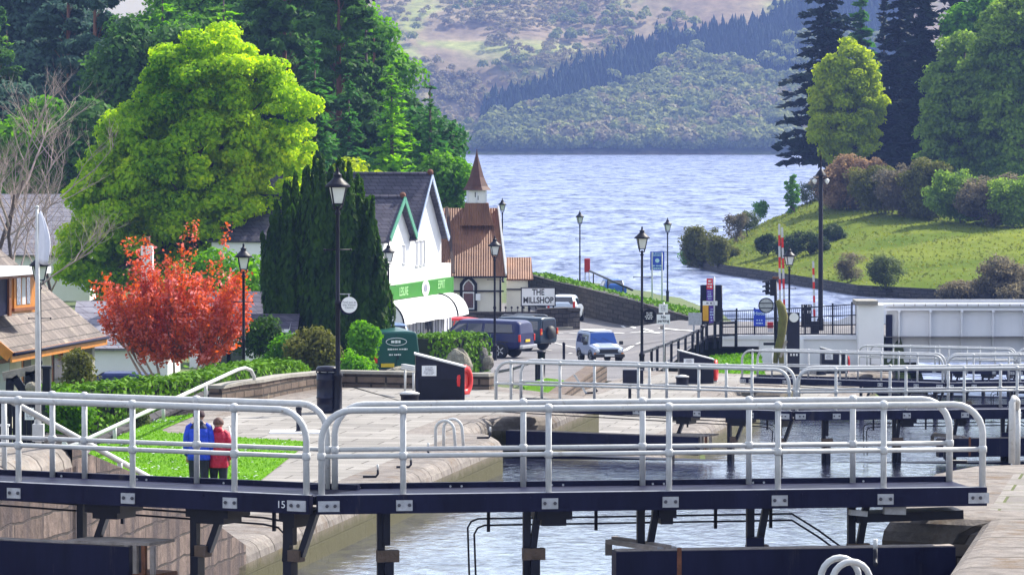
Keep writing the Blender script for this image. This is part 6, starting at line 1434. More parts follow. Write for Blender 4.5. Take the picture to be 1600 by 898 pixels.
# Irish yew: a bundle of upright spires
Y = 182; b = W(505, Y, 10.5); root = thing('yew_tree', 'tall dark Irish yew of upright spires behind the tallest street lamp', 'tree', (0, 0, 0)); s = Y/F
P_, N_, T_ = [], [], []; mb = MB(); mb.tube([(0, 0, 0), (0, 0, 4)], [.3, .15], 8)
for i in range(96):
    a = rnd.uniform(0, 6.283); r_ = rnd.uniform(.15, 1)**.6; x = math.cos(a)*r_*2.72; y = math.sin(a)*r_*1.9
    px = 505+x/s; top = np.interp(px, [395, 420, 445, 470, 500, 540, 575, 598, 615], [420, 350, 290, 262, 250, 255, 300, 385, 470]); H_ = (HC-C_of(top, Y))-b.z
    H_ *= rnd.uniform(.84, 1.03); z0 = .5 if r_ > .6 else 1; k = int(120*H_); f = rng.random(k)**.8; z = z0+(H_-z0)*f; rad = .37*np.clip((1-f)*3.4, .12, 1)*np.clip(.5+f*3, 0, 1)
    an = rng.uniform(0, 6.283, k); q = rng.uniform(.5, 1, k)**.5
    wob = .12*np.sin(f*6+i)
    P_.append(np.stack([x*(.80+.22*f)+wob+np.cos(an)*rad*q, y*(.8+.2*f)+np.sin(an)*rad*q, z], 1)); N_.append(np.stack([np.cos(an), np.sin(an), .25+0*an], 1)+rng.normal(size=(k, 3))*.35); T_.append(np.tile((0, 0, 1.), (k, 1)))
    mb.tube([(x*.5, y*.5, .1), (x*.85, y*.85, H_*.55)], [.06, .03], 5)
mb.build('trunk', bark, root); P_ = np.concatenate(P_); leaf_mesh('crown', P_, np.concatenate(N_), .15*rng.uniform(.6, 1.3, len(P_)), lf_yew, root, 2.4, np.concatenate(T_)); root.location = b
# shrubs at the foot of the yew and about the village
def shrub(name, label, px, py, w, h, Y, cbase, lm, leaf=.14, n=26, lr=.35, per=70, dy=.8, bm=bark, up=.3):
    b = W(px, Y, cbase); e = env_px(px, py, w, h, Y, b, dy); return bush(name, label, b, [e], lm, bm, leaf, n, lr, per, up=up)
shrub('shrub', 'bright green bush at the right foot of the yew beside the green van', 570, 545, 28, 92, 177, 10.3, lf_bright, .15, 30, .28, 90)
shrub('shrub', 'bright green low bush under the yew', 552, 580, 34, 50, 172, 10.3, lf_bright, .13, 16, .3, 80)
shrub('shrub', 'brown and green leafy bush left of the tallest street lamp', 487, 552, 72, 80, 168, 10.2, lf_olive, .14, 34, .34, 80)
shrub('shrub', 'dark leafy bush between the white outhouse and the brownish bush', 450, 560, 60, 70, 171, 10.2, lf_mid, .14, 30, .34, 80)
shrub('shrub', 'dark tangled bush behind the right end of the left hedge', 405, 530, 60, 60, 174, 10.2, lf_yew, .14, 26, .34, 70)
shrub('conifer_shrub', 'small feathery green conifer shrub behind the white rails on the left', 105, 645, 62, 66, 104, 8.6, lf_mid, .09, 30, .22, 90)
shrub('climbing_plant', 'climbing plant on the porch pillar of the chalet house', 122, 580, 36, 66, 139, 9.6, lf_olive, .10, 26, .22, 60)
shrub('flower_bush', 'small pale flowering bush below the left hedge', 217, 655, 22, 22, 104, 7.3, lf_willow, .07, 12, .12, 50)
# hedges
def hedge(label, pts, th, lm, n, leaf=.12):
    """pts: (point on the ground, height)"""
    root = thing('hedge', label, 'hedge', pts[0][0]); mb = MB(); P_, N_ = [], []
    for (a, ha), (b, hb) in zip(pts[:-1], pts[1:]):
        d = (b-a); L = d.length; d.normalize(); s = Vector((-d.y, d.x, 0)); k = int(n*L*max(ha, hb)*2.6)
        vs = [p+s*q*(th/2-.12)+Vector((0, 0, z)) for p, h in ((a, ha), (b, hb)) for q, z in ((-1, -.3), (1, -.3), (1, h-.12), (-1, h-.12))]; mb.add(vs, [(0, 1, 2, 3), (4, 7, 6, 5), (0, 4, 5, 1), (1, 5, 6, 2), (2, 6, 7, 3), (3, 7, 4, 0)])
        f = rng.random(k); h = ha+(hb-ha)*f; kind = rng.random(k); per = 2*max(ha, hb)+th
        side = np.where(kind < max(ha, hb)/per, -1, np.where(kind < 2*max(ha, hb)/per, 1, 0))
        x = np.where(side == 0, rng.uniform(-th/2, th/2, k), side*th/2+rng.normal(size=k)*.06); z = np.where(side == 0, h+rng.normal(size=k)*.05, rng.random(k)*h)
        x = np.where((z > h-.12) & (side != 0), x*.92, x)
        A, D_, S_ = np.array(a), np.array(b)-np.array(a), np.array(s)
        p = A+D_*f[:, None]+S_*x[:, None]; p[:, 2] += z; p += rng.normal(size=p.shape)*.03
        nn = S_*side[:, None]+np.array((0, 0, 1.))*(side == 0)[:, None]+rng.normal(size=p.shape)*.32; P_.append(p); N_.append(nn)
    mb.build('branches', MAT('hedge_shade_core', (.012, .022, .006), .9), root); P_ = np.concatenate(P_); leaf_mesh('foliage', P_, np.concatenate(N_), leaf*rng.uniform(.6, 1.3, len(P_)), lm, root, 1.5)  # solid core box, coloured dark for the shade inside the hedge, no branches
    return root
def hp(px, pyt, Y, h): p = Pz(px, pyt, Y); return (p-Vector((0, 0, h)), h)
hedge('long clipped hedge with a lit top, from the chalet house to the yew', [hp(60, 606, 126, 1.4), hp(150, 604, 128, 1.4), hp(215, 596, 130, 1.5), hp(300, 588, 133, 1.6), hp(380, 572, 138, 1.6), hp(435, 566, 143, 1.5), hp(455, 575, 146, 1.3)], 1.3, lf_hedge, 170)
hedge('square clipped hedge between the green van and the navy pickup', [hp(652, 525, 187, 1.6), hp(700, 523, 188.5, 1.6), hp(743, 522.5, 191, 1.65)], 1.4, lf_hedge, 150)
# boulders
def boulder(label, px, py, w, h, Y, m, seed):
    q = random.Random(seed); s = Y/F; c = Pz(px, py, Y); root = thing('boulder', label, 'boulder', c-Vector((0, 0, h*s/2)), 0, 'boulders by the hedge'); mb = MB(); mb.ball(c, (w*s/2, w*s/2*.8, h*s/2*1.0), 12, 8, 0, .13); mb.sm = [False]*len(mb.f); mb.build('stone', m, root)
stone = MAT('lichen_stone', (.22, .20, .16), .95, .35, 3, .9, dirt=((.38, .36, .28), 3.5, .52)); dkst = MAT('grey_boulder_stone', (.11, .105, .10), .95, .4, 3, .9)
boulder('pale lichen covered boulder behind the nearest black control box', 716, 572, 44, 56, 180, stone, 3); boulder('pale flat boulder heap between the green van and the black control box', 632, 582, 58, 22, 176, stone, 5); boulder('grey boulder beside the wheel of the navy pickup', 750, 560, 28, 42, 190, dkst, 7); boulder('small pale boulder next to the foot of the lamp by the navy pickup', 763, 566, 18, 22, 188, stone, 9)
# bare tree at the left
def bare(label, px, Y, cb, H, seed, spread=.8, lean=0, m=barkpale):
    q = random.Random(seed); root = thing('bare_tree', label, 'tree', (0, 0, 0), 0, 'leafless trees on the left'); tm, cm = MB(), MB()
    def grow(p, d, L, r_, lv):
        k = 4; pts = [p]; dd = d.copy()
        for i in range(k): dd = (dd+Vector((q.gauss(0, .13), q.gauss(0, .13), .06))).normalized(); pts.append(pts[-1]+dd*L/k)
        (tm if lv == 0 else cm).tube(pts, [r_*(1-.6*i/k) for i in range(k+1)], 6 if lv < 2 else 4, 0, False)
        if lv >= 4: return
        for i in range(6 if lv < 2 else 5):
            f = q.uniform(.3, 1.0); j = min(k-1, int(f*k)); a = q.uniform(0, 6.283); nd = (dd*1.0+Vector((math.cos(a), math.sin(a), q.uniform(-.15, .35)))*spread*q.uniform(.6, 1.3)).normalized(); grow(pts[j].lerp(pts[j+1], f*k-j), nd, L*q.uniform(.42, .62), r_*.40, lv+1)
    grow(Vector((0, 0, 0)), Vector((lean, 0, 1)).normalized(), H*.58, H*.011, 0)
    tm.build('trunk', bark, root); cm.build('branches', m, root); root.location = W(px, Y, cb)
bare('leafless tree with a dark forked trunk in front of the grey slate roof', 24, 205, 10.9, 13.5, 3); bare('leafless pale twigged tree at the left edge', -28, 214, 10.9, 15.5, 8); bare('slender leafless tree between the grey roof and the sycamore', 92, 232, 11, 11.0, 12)
# conifers and woods behind the village
gl = 'trees of the wood behind the village'
def cpx(px, pyt, Y): return W(px, Y, 11.6), (HC-C_of(pyt, Y))-(HC-11.6)
def con(label, px, pyt, Y, rpx, lm, leaf=.6, name='spruce_tree', **kw):
    b, h = cpx(px, pyt, Y); return conifer(name, label, b, h, rpx*Y/F, lm, bark, leaf, group=gl, seed=int(px), **kw)
def pn(label, px, pyt, Y, spx, lm, **kw):
    b, h = cpx(px, pyt, Y); return pine('pine_tree', label, b, h, lm, barkred, spx*Y/F, group=gl, **kw)
pn('tall dark blue-green pine at the upper left', 108, -30, 320, 95, lf_pineblue, nplates=46, clear=.28, per=220, leaf=.55)
pn('dark pine with reddish trunk left of the sycamore top', 150, -45, 300, 75, lf_pineblue, nplates=36, clear=.35, per=200, leaf=.5)
pn('small dark pine in the top left corner', -5, 20, 335, 55, lf_pine, nplates=26, clear=.3, per=170, leaf=.5)
con('pale green larch in the top left corner', 12, 40, 345, 45, lf_larch, .6, 'larch_tree', layers=26, nb=6, per=9)
con('light green larch behind the top of the sycamore', 255, -55, 330, 95, lf_larch, .7, 'larch_tree', layers=34, nb=8, per=15, irr=.35)
con('second light green larch, right of the sycamore top', 350, -60, 335, 85, lf_larch, .7, 'larch_tree', layers=32, nb=7, per=12, irr=.35)
pn('tall Scots pine with a red trunk at the top centre left', 445, -70, 310, 95, lf_pine, nplates=52, clear=.32, per=230, leaf=.55)
pn('Scots pine leaning right above the shop roof', 530, -40, 300, 85, lf_pine, nplates=48, clear=.3, per=220, leaf=.5)
con('open topped thin spruce on the skyline', 572, -50, 318, 62, lf_dark, .6, layers=22, nb=5, per=10, irr=.4, droop=.1)
pn('dark pine on the right shoulder of the wood', 585, 60, 305, 42, lf_pine, nplates=30, clear=.3, per=180, leaf=.5)
con('deep green spruce behind the yew', 492, 62, 262, 88, lf_spruce, .55, layers=40, nb=8, per=14, droop=.35)
con('dark green spruce between the yew and the shop roof', 545, 110, 282, 62, lf_spruce, .55, layers=36, nb=8, per=13, droop=.35)
con('bright green larch above the shop roof', 612, 108, 290, 80, lf_larch, .6, 'larch_tree', layers=34, nb=8, per=14, irr=.3)
con('spruce with long drooping branches at the edge of the loch', 672, 122, 285, 62, lf_spruce, .55, layers=26, nb=6, per=16, irr=.5, droop=.3, power=.6)
con('small spruce at the right end of the wood above the chapel', 708, 205, 288, 40, lf_spruce, .5, layers=26, nb=7, per=12)
con('green larch at the lower right end of the wood', 640, 190, 296, 70, lf_mid, .6, 'larch_tree', layers=30, nb=8, per=14)
def wood(label, px, py, w, h, Y, lm, n=60, lr=1.3, per=120, leaf=.42, name='broadleaf_tree'):
    b = W(px, Y, 11.6); broadleaf(name, label, b, [env_px(px, py, w, h, Y, b)], n, lr, per, leaf, lm, bark, r0=.3, group=gl, nlimb=12)
wood('mid green tree below the dark pines at the left', 60, 260, 150, 190, 270, lf_mid); wood('dark green tree behind the bare trees', 150, 290, 140, 230, 268, lf_pine); wood('dark green undergrowth behind the sycamore', 430, 330, 170, 150, 245, lf_mid, 50)
wood('dark tree above the long grey roof', 10, 220, 130, 160, 290, lf_pineblue); wood('shadowy tree behind the sycamore crown', 240, 150, 190, 260, 290, lf_pine, 70); wood('shadowy tree behind the tall Scots pine', 440, 170, 190, 240, 330, lf_pine, 70); wood('dark tree filling the wood above the shop', 580, 230, 190, 200, 320, lf_pine, 70); wood('green bushy tree beside the chapel roof', 690, 295, 80, 90, 283, lf_mid, 40, .9, 110, .35); wood('low tree between the yew and the shop roof', 560, 310, 110, 120, 262, lf_yellow, 22, .8, 80, .3)
wood('dim tree at the upper left behind the pines', 90, 120, 210, 240, 345, lf_pineblue, 70); wood('dim tree behind the larches', 300, 60, 260, 180, 350, lf_mid, 70)
wood('deep green tree filling the gap behind the tall Scots pine', 470, 60, 220, 200, 342, lf_pine, 90); wood('mid green tree behind the Scots pine above the shop', 560, 120, 170, 220, 334, lf_mid, 90); wood('bright green tree behind the left shoulder of the sycamore', 330, 10, 200, 140, 352, lf_larch, 70); wood('blue-green tree between the two pines at the upper left', 60, 40, 200, 180, 352, lf_pineblue, 80); wood('green tree behind the spruces at the right end of the wood', 650, 250, 130, 150, 300, lf_spruce, 70)
wood('dark thicket behind the white cottage and the cherry', 330, 470, 200, 150, 212, lf_mid, 40, .9, 90, .3)
# ------------------------------------------------------------------ the far bank of the canal mouth
WL = [(700, 335), (38.3, 335), (33.4, 341), (27.0, 349), (22.4, 380), (18.6, 400), (16.2, 424), (18.5, 448), (30, 470), (60, 500), (700, 560)]
def bank_rows():
    low = [Vector((38.3, 333, 0)), Vector((33.4, 341, 0)), Vector((27.0, 351, 0)), Vector((22.6, 380, 0)), Vector((18.9, 401, 0)), Vector((16.6, 424, 0)), Vector((17.5, 440, 0)), Vector((20.5, 456, 0)), Vector((26, 476, 0)), Vector((38, 500, 0))]
    low = [Vector((70, 325, 0))]+low
    mid = [Vector((75, 372, 3.6)), Vector((47, 373, 3.5)), Vector((43, 379, 3.3)), Vector((37, 388, 3.0)), Vector((30, 402, 2.7)), Vector((24, 416, 2.2)), Vector((20.8, 432, 2.0)), Vector((21, 441, 1.9)), Vector((24, 452, 1.6)), Vector((31, 470, 2.2)), Vector((45, 492, 2))]
    cr = [Vector((90, 424, 5.0)), Vector((56, 422, 4.7)), Vector((49, 424, 4.7)), Vector((43, 430, 5.0)), Vector((37.5, 438, 5.5)), Vector((33.8, 448, 5.9)), Vector((32.3, 457, 6.1)), Vector((32.5, 462, 6.0)), Vector((34, 466, 5.7)), Vector((38, 476, 4.6)), Vector((55, 488, 4))]
    return low, mid, cr
low, mid, cr = bank_rows(); mb = MB(); rows = []; n = len(low); top = [Vector((95, 455, 5.3))]*n
for f in np.linspace(0, 1, 15):
    r_ = []
    for i in range(n):
        for j in range(6 if i < n-1 else 1):
            g = j/6; ii = min(i+1, n-1); a, b_, c_ = low[i].lerp(low[ii], g), mid[i].lerp(mid[ii], g), cr[i].lerp(cr[ii], g)
            p = a*(1-f)**2+b_*2*f*(1-f)*1.0+c_*f*f
            if 0 < f < 1: p.z += math.sin(p.x*1.3+p.y*.5)*.09+math.sin(p.x*.4-p.y*.31)*.16+.5*(f*(1-f))
            if f == 0: p.z = -.6
            r_.append(p)
    rows.append(r_)
rows.insert(1, [p+Vector((.15, .35, 1.45)) for p in rows[0]])
m = len(rows[0])
for r0, r1_ in zip(rows[:-1], rows[1:]): mb.add(r0+r1_, [(i, m+i, m+i+1, i+1) for i in range(m-1)], 0 if r1_ is not rows[1] else 1, r1_ is not rows[1])
cen = Vector((75, 452, 5.0)); mb.add(rows[-1]+[cen], [(i, m, i+1) for i in range(m-1)], 0, True)
o = mb.build('grass_bank', [grassbank, walldark]); o['kind'] = 'structure'
mb = MB(); mb.add([(60, 420, 4.9), (400, 380, 4.9), (400, 620, 4.9), (60, 500, 4.9)], [(0, 1, 2, 3)]); o = mb.build('headland', grassbank); o['kind'] = 'structure'
tufts = []
for _ in range(16000):
    i = rnd.randrange(2, len(rows)-1); j = rnd.randrange(m-1); f = rnd.random(); a = rows[i][j].lerp(rows[i][j+1], f); b_ = rows[i+1][j].lerp(rows[i+1][j+1], f) if i+1 < len(rows) else a; tufts.append(a.lerp(b_, rnd.random())+Vector((0, 0, .06)))
tufts = np.array([tuple(p) for p in tufts]); lf_tuft = LEAF('bank_grass_blades', (.08, .12, .012), (.20, .21, .03), .35, .05)
o = leaf_mesh('bank_grass', tufts, rng.normal(size=tufts.shape)*.6+np.array((.2, -.4, .9)), .15*rng.uniform(.5, 1.4, len(tufts)), lf_tuft, None, 1.8); tag(o, 'rough tufted grass on the far bank of the canal mouth', 'grass', kind='stuff')
from mathutils.bvhtree import BVHTree
bank_o = bpy.data.objects['grass_bank.002'] if 'grass_bank.002' in bpy.data.objects else o
bank_o = [x for x in bpy.data.objects if x.name.startswith('grass_bank')][-1]
bvh = BVHTree.FromPolygons([v.co for v in bank_o.data.vertices], [list(p.vertices) for p in bank_o.data.polygons])
def bank_hit(px, py, Y):
    eye = Vector((0, 0, HC)); d = (Pz(px, py, 400)-eye).normalized(); h = bvh.ray_cast(eye, d)[0]
    return h if h is not None else Pz(px, py, Y)
def bk(name, label, px, py, w, h, Y, lm, leaf=.25, n=30, lr=.8, per=80, dy=.8, up=.3, cat='shrub', bm=bark):
    b = bank_hit(px, py+h/2-3, Y); Y = b.y; e = env_px(px, py, w, h, Y, b, dy); EE = [e] if cat == 'tree' else [(e[0], e[1], e[2]*.85, e[3]*.85, e[4]*.85, e[5]*.72)]+[(e[0]+rnd.uniform(-.62, .62)*e[3], rnd.uniform(-.5, .5)*e[4], e[2]+rnd.uniform(-.35, .35)*e[5], e[3]*rnd.uniform(.3, .55), e[4]*.5, e[5]*rnd.uniform(.4, .68)) for _ in range(5)]; return broadleaf(name, label, b, EE, int(n*1.6), lr*.66, per*.62, leaf*.85, lm, bm, h=e[2]*1.2, r0=.06 if cat == 'shrub' else .3, cat=cat, nlimb=14, up=up, elong=1.6)
bk('shrub', 'big olive bush at the tip of the far bank', 1098, 386, 68, 72, 420, lf_olive, .24, 60, .7, 110)
bk('shrub', 'green bush low at the tip of the far bank, left of the olive bush', 1078, 398, 30, 40, 419, lf_mid, .2, 26, .5, 80)
bk('shrub', 'second olive bush just right of the tip of the far bank', 1122, 388, 34, 66, 424, lf_olive, .22, 30, .55, 90)
bk('shrub', 'thin reedy brown shrub on the crest of the far bank', 1152, 348, 44, 68, 447, lf_purple, .2, 24, .45, 40); bk('shrub', 'thin green shrub on the crest of the far bank beside the reedy one', 1168, 344, 34, 56, 450, lf_willow, .2, 22, .45, 50); bk('shrub', 'small upright green bush on the crest of the far bank', 1188, 328, 18, 42, 455, lf_mid, .2, 18, .4, 60)
bk('slender_tree', 'slender upright young tree on the crest of the far bank', 1237, 304, 24, 66, 462, lf_mid, .18, 46, .34, 60, cat='tree'); bk('shrub', 'pale airy shrub beside the slender young tree', 1262, 300, 40, 44, 466, lf_willow, .18, 26, .5, 40)
for i, (px, py, w, h, Y, lm, lab) in enumerate([(1199, 380, 34, 44, 412, lf_gorse, 'dark pointed bush at the left end of the gorse clump'), (1228, 384, 54, 40, 412, lf_gorse, 'brownish gorse bush behind the barrier poles'), (1266, 378, 76, 46, 416, lf_gorse, 'wide dark gorse bush on the far bank'), (1300, 364, 40, 30, 420, lf_gorse, 'small dark gorse bush right of the very tall lamp'), (1140, 395, 24, 20, 412, lf_olive, 'small round bush on the sunlit slope of the far bank')]): bk('gorse_bush', lab, px, py, w, h, Y, lm, .2, 26, .5, 90)
bk('willow_bush', 'airy grey-green willow bush at the waterline of the far bank', 1385, 420, 74, 72, 352, lf_willow, .2, 46, .6, 75); bk('willow_bush', 'thin brownish bush left of the grey-green willow bush', 1330, 414, 52, 62, 358, lf_purple, .18, 30, .5, 45)
for i, (px, py, w, h, Y, lab) in enumerate([(1505, 456, 80, 36, 344, 'purple-brown heathery shrub at the waterline, leftmost of three'), (1562, 430, 110, 70, 352, 'large purple-brown heathery shrub at the right edge'), (1590, 460, 90, 34, 340, 'low purple-brown shrub in the corner above the white bridge')]): bk('heather_shrub', lab, px, py, w, h, Y, lf_purple, .24, 50, .7, 90, up=.1)
# shrub belt at the foot of the wood
belt = [(1322, 276, 96, 100, 450, lf_pink, 'pinkish brown bush under the yellow-green tree'), (1372, 290, 80, 86, 447, lf_olive, 'olive bush right of the pinkish one'), (1300, 290, 44, 70, 455, lf_purple, 'purple-brown bush at the left end of the shrub belt'), (1412, 288, 90, 96, 444, lf_purple, 'purple-brown bush under the dark conifers'), (1452, 286, 90, 112, 442, lf_olive, 'tall olive bush right of the dark conifers'), (1500, 300, 100, 92, 440, lf_beech, 'grey-green bush at the foot of the big right-hand trees'), (1440, 312, 80, 54, 440, lf_olive, 'low olive bush in front of the tall olive one'), (1550, 306, 110, 90, 436, lf_purple, 'dim brown bush at the foot of the big right-hand trees'), (1600, 306, 100, 96, 434, lf_beech, 'grey-green bush at the right edge of the photo'), (1345, 306, 60, 44, 448, lf_purple, 'low purple bush at the foot of the pinkish one'), (1575, 322, 80, 50, 434, lf_mid, 'low green bush at the edge of the grass, far right'), (1520, 322, 70, 44, 436, lf_mid, 'low green bush at the edge of the grass, left of the far right one')]
for px, py, w, h, Y, lm, lab in belt: bk('shrub', lab, px, py, w*1.12, h*1.1, Y, lm, .3, 70, .9, 110)
gr = 'tall trees on the far bank'
def bt(label, px, pyb, px_env, Y, lm, n, lr, per, leaf, name='broadleaf_tree', **kw):
    b = Pz(px, pyb, Y); E = [env_px(*e, Y, b) for e in px_env]; return broadleaf(name, label, b, E, n, lr, per, leaf, lm, bark, r0=.4, group=gr, nlimb=22, **kw)
bt('bright yellow-green tree in front of the dark conifers on the right', 1325, 322, [(1325, 170, 118, 150), (1322, 120, 100, 120), (1320, 215, 112, 90)], 462, lf_yellow, 260, .9, 80, .38, flat=.6, surf=.75)
bt('big grey-green beech at the right', 1505, 340, [(1515, 190, 150, 230), (1500, 130, 110, 160), (1480, 250, 100, 140)], 452, lf_beech, 300, 1.05, 75, .42, flat=.6, surf=.8)
bt('big green beech at the right edge of the photo', 1590, 345, [(1590, 150, 140, 300), (1600, 70, 150, 180)], 448, lf_beech, 320, 1.1, 75, .42, flat=.6, surf=.8)
bt('darker green beech standing behind the two big ones', 1555, 340, [(1560, 210, 140, 220), (1540, 60, 130, 150)], 470, lf_mid, 120, 1.7, 100, .55, flat=.6)
def rc(label, px, pyt, Y, rpx, lm=lf_dark, **kw):
    b = Pz(px, 330, Y); return conifer('spruce_tree', label, b, (HC-C_of(pyt, Y))-b.z, rpx*Y/F, lm, bark, kw.pop('leaf', 1.2), group=gr, seed=int(px)+3, **kw)
b = Pz(1292, 330, 476); conifer('pine_tree', 'dark pine with layered branches leaning over the loch, left of the yellow-green tree', b, (HC-C_of(-40, 476))-b.z, 70*476/F, lf_dark, bark, 1.15, group=gr, seed=77, layers=34, nb=8, per=22, irr=.5, power=.40, droop=.16, updir=.05, z0=.24)
rc('dark spruce rising right behind the yellow-green tree', 1345, -35, 486, 52, lf_spruce, layers=44, nb=8, per=14)
rc('tall nearly black spruce beside the yellow-green tree', 1408, -60, 478, 46, layers=50, nb=9, per=14, power=.5); rc('second nearly black spruce, in front of the big beeches', 1440, -50, 470, 50, layers=50, nb=9, per=14, power=.5); rc('dark spruce at the top edge between the beeches', 1500, -70, 492, 60, layers=46, nb=9, per=14, power=.5); rc('dark spruce far at the top right', 1560, -60, 495, 60, layers=46, nb=9, per=14, power=.5)
rc('thin dark spruce with gaps in its crown at the top', 1380, -20, 500, 30, layers=36, nb=6, per=10)
# ------------------------------------------------------------------ hills across the loch
SLP, Y0h = .40, 1932.0
def vnoise(x, y, s, seed=0):
    q = np.random.default_rng(seed); G = q.random((64, 64)); x = np.asarray(x)/s; y = np.asarray(y)/s
    xi, yi = np.floor(x).astype(int), np.floor(y).astype(int); fx, fy = x-xi, y-yi; fx = fx*fx*(3-2*fx); fy = fy*fy*(3-2*fy)
    g = lambda a, b: G[a % 64, b % 64]
    return (g(xi, yi)*(1-fx)+g(xi+1, yi)*fx)*(1-fy)+(g(xi, yi+1)*(1-fx)+g(xi+1, yi+1)*fx)*fy
def hill_z(X, Y):
    X, Y = np.asarray(X, float), np.asarray(Y, float); d = Y-Y0h
    ridge = np.interp(X, [-900, -230, -170, -60, 0, 300, 900], [52, 52, 46, 92, 150, 170, 170])
    z = SLP*d+(vnoise(X, Y, 70, 1)-.5)*16*np.clip(d/40, 0, 1)+(vnoise(X, Y, 26, 2)-.5)*5*np.clip(d/20, 0, 1)
    z = np.where(z > ridge, ridge+(z-ridge)*.04, z)
    return np.where(d < 0, -2+d*.02, z+.3)
hm, nt, out = newmat('hillside'); L = nt.links.new
b = N(nt, 'ShaderNodeBsdfPrincipled'); b.inputs['Roughness'].default_value = .95; b.inputs['Specular IOR Level'].default_value = .05
g = N(nt, 'ShaderNodeNewGeometry'); mp = N(nt, 'ShaderNodeMapping'); mp.inputs['Scale'].default_value = (1, .6, 1.6); L(g.outputs['Position'], mp.inputs['Vector'])
n1 = N(nt, 'ShaderNodeTexNoise'); n1.inputs['Scale'].default_value = .018; n1.inputs['Detail'].default_value = 5; n1.inputs['Distortion'].default_value = .8; L(mp.outputs[0], n1.inputs['Vector'])
r1 = N(nt, 'ShaderNodeValToRGB'); cr_ = r1.color_ramp; cr_.elements[0].position = .3; cr_.elements[0].color = (.20, .15, .11, 1); cr_.elements[1].position = .7; cr_.elements[1].color = (.40, .42, .16, 1); e = cr_.elements.new(.5); e.color = (.30, .25, .16, 1); e = cr_.elements.new(.58); e.color = (.30, .33, .12, 1)
n2 = N(nt, 'ShaderNodeTexNoise'); n2.inputs['Scale'].default_value = .14; n2.inputs['Detail'].default_value = 7; n2.inputs['Roughness'].default_value = .7; L(g.outputs['Position'], n2.inputs['Vector'])
r2 = N(nt, 'ShaderNodeValToRGB'); r2.color_ramp.elements[0].position = .3; r2.color_ramp.elements[0].color = (.5, .5, .5, 1); r2.color_ramp.elements[1].position = .7; r2.color_ramp.elements[1].color = (1.2, 1.15, 1.1, 1)
mx = N(nt, 'ShaderNodeMix', data_type='RGBA', blend_type='MULTIPLY'); mx.inputs['Factor'].default_value = 1; L(n1.outputs['Fac'], r1.inputs['Fac']); L(n2.outputs['Fac'], r2.inputs['Fac']); L(r1.outputs[0], mx.inputs['A']); L(r2.outputs[0], mx.inputs['B']); L(mx.outputs['Result'], b.inputs['Base Color']); L(b.outputs[0], out.inputs['Surface'])
o = grid_obj('hills', np.arange(-900, 901, 6.0), np.concatenate([np.arange(1900, 2320, 5.0), np.arange(2320, 2700, 40.)]), hill_z, hm)
def on_hill(px, py):
    """points of the hillside seen at pixels (arrays)"""
    Y = np.full(np.shape(px), 2000.0)
    for _ in range(18):
        X = (px-800)/F*Y; z = hill_z(X, Y); want = HC+(193-py)*Y/F; Y = np.clip(Y+(want-z)/(SLP-(193-py)/F)*.6, Y0h+1, 2330)
    X = (px-800)/F*Y; return np.stack([X, Y, hill_z(X, Y)], 1)
q = np.random.default_rng(5)
def inpx(px, py, poly):
    c = np.zeros(px.shape, bool)
    for i in range(len(poly)):
        (x0, y0), (x1, y1) = poly[i-1], poly[i]
        with np.errstate(divide='ignore', invalid='ignore'): hit = ((y0 > py) != (y1 > py)) & (px < (x1-x0)*(py-y0)/((y1-y0) if y1 != y0 else 1e-9)+x0)
        c ^= hit
    return c
CON = [(752, 212), (752, 172), (800, 150), (850, 138), (900, 110), (960, 92), (1005, 72), (1060, 62), (1120, 50), (1180, 42), (1250, 10), (1420, -60), (1420, 150), (1262, 140), (1190, 132), (1165, 118), (1120, 118), (1085, 100), (1040, 120), (1000, 150), (930, 165), (900, 180), (840, 185), (800, 195)]
LOWD = [(752, 240), (752, 205), (800, 190), (840, 182), (900, 176), (940, 160), (1000, 146), (1040, 116), (1085, 98), (1120, 115), (1165, 116), (1190, 130), (1420, 145), (1420, 240)]
px, py = q.uniform(740, 1430, 26000), q.uniform(-60, 240, 26000); k = inpx(px, py+q.normal(size=26000)*6, CON); P_ = on_hill(px[k][:6000], py[k][:6000])
mb = MB()
for x, y, z in P_:
    h = 3.2+4.8*q.random()**1.6; r_ = h*q.uniform(.2, .34)
    for f0, f1, rr in ((.05, .62, 1), (.42, 1.0, .62)):
        vs = [(x+rr*r_*math.cos(a)*q.uniform(.7, 1.2), y+rr*r_*math.sin(a), z+h*f0) for a in np.linspace(0, 6.283, 7)[:-1]]+[(x, y, z+h*f1)]; mb.add(vs, [(i, (i+1) % 6, 6) for i in range(6)])
far_con = LEAF('far_conifers', (.006, .018, .018), (.02, .042, .026), .05, .05)
o = mb.build('conifer_plantation', far_con); tag(o, 'dark blue-green conifer plantation running up the hill across the loch', 'wood', kind='stuff')
def far_wood(name, label, pts, hs, mat, nq=26, sz=.52):
    C_, N_, S_ = [], [], []; nq = int(nq*3.2)
    for (x, y, z), h in zip(pts, hs):
        d = q.normal(size=(nq, 3)); d /= np.linalg.norm(d, axis=1, keepdims=True); d[:, 2] = np.abs(d[:, 2])*.9-.25
        C_.append(np.array((x, y, z+h*.5))+d*np.array((h*.42, h*.42, h*.5))*q.uniform(.7, 1.05, (nq, 1))); N_.append(d+q.normal(size=(nq, 3))*.5+np.array((0, 0, .3))); S_.append(np.full(nq, h*.34*sz))
    o = leaf_mesh(name, np.concatenate(C_), np.concatenate(N_), np.concatenate(S_), mat, None, 1.3); tag(o, label, 'wood', kind='stuff'); return o
fw1 = LEAF('far_spring_leaves', (.08, .12, .04), (.34, .36, .11), .3, .13, cc=(.19, .21, .075)); fw2 = LEAF('far_bare_twigs', (.16, .125, .085), (.32, .30, .15), .25, .12)
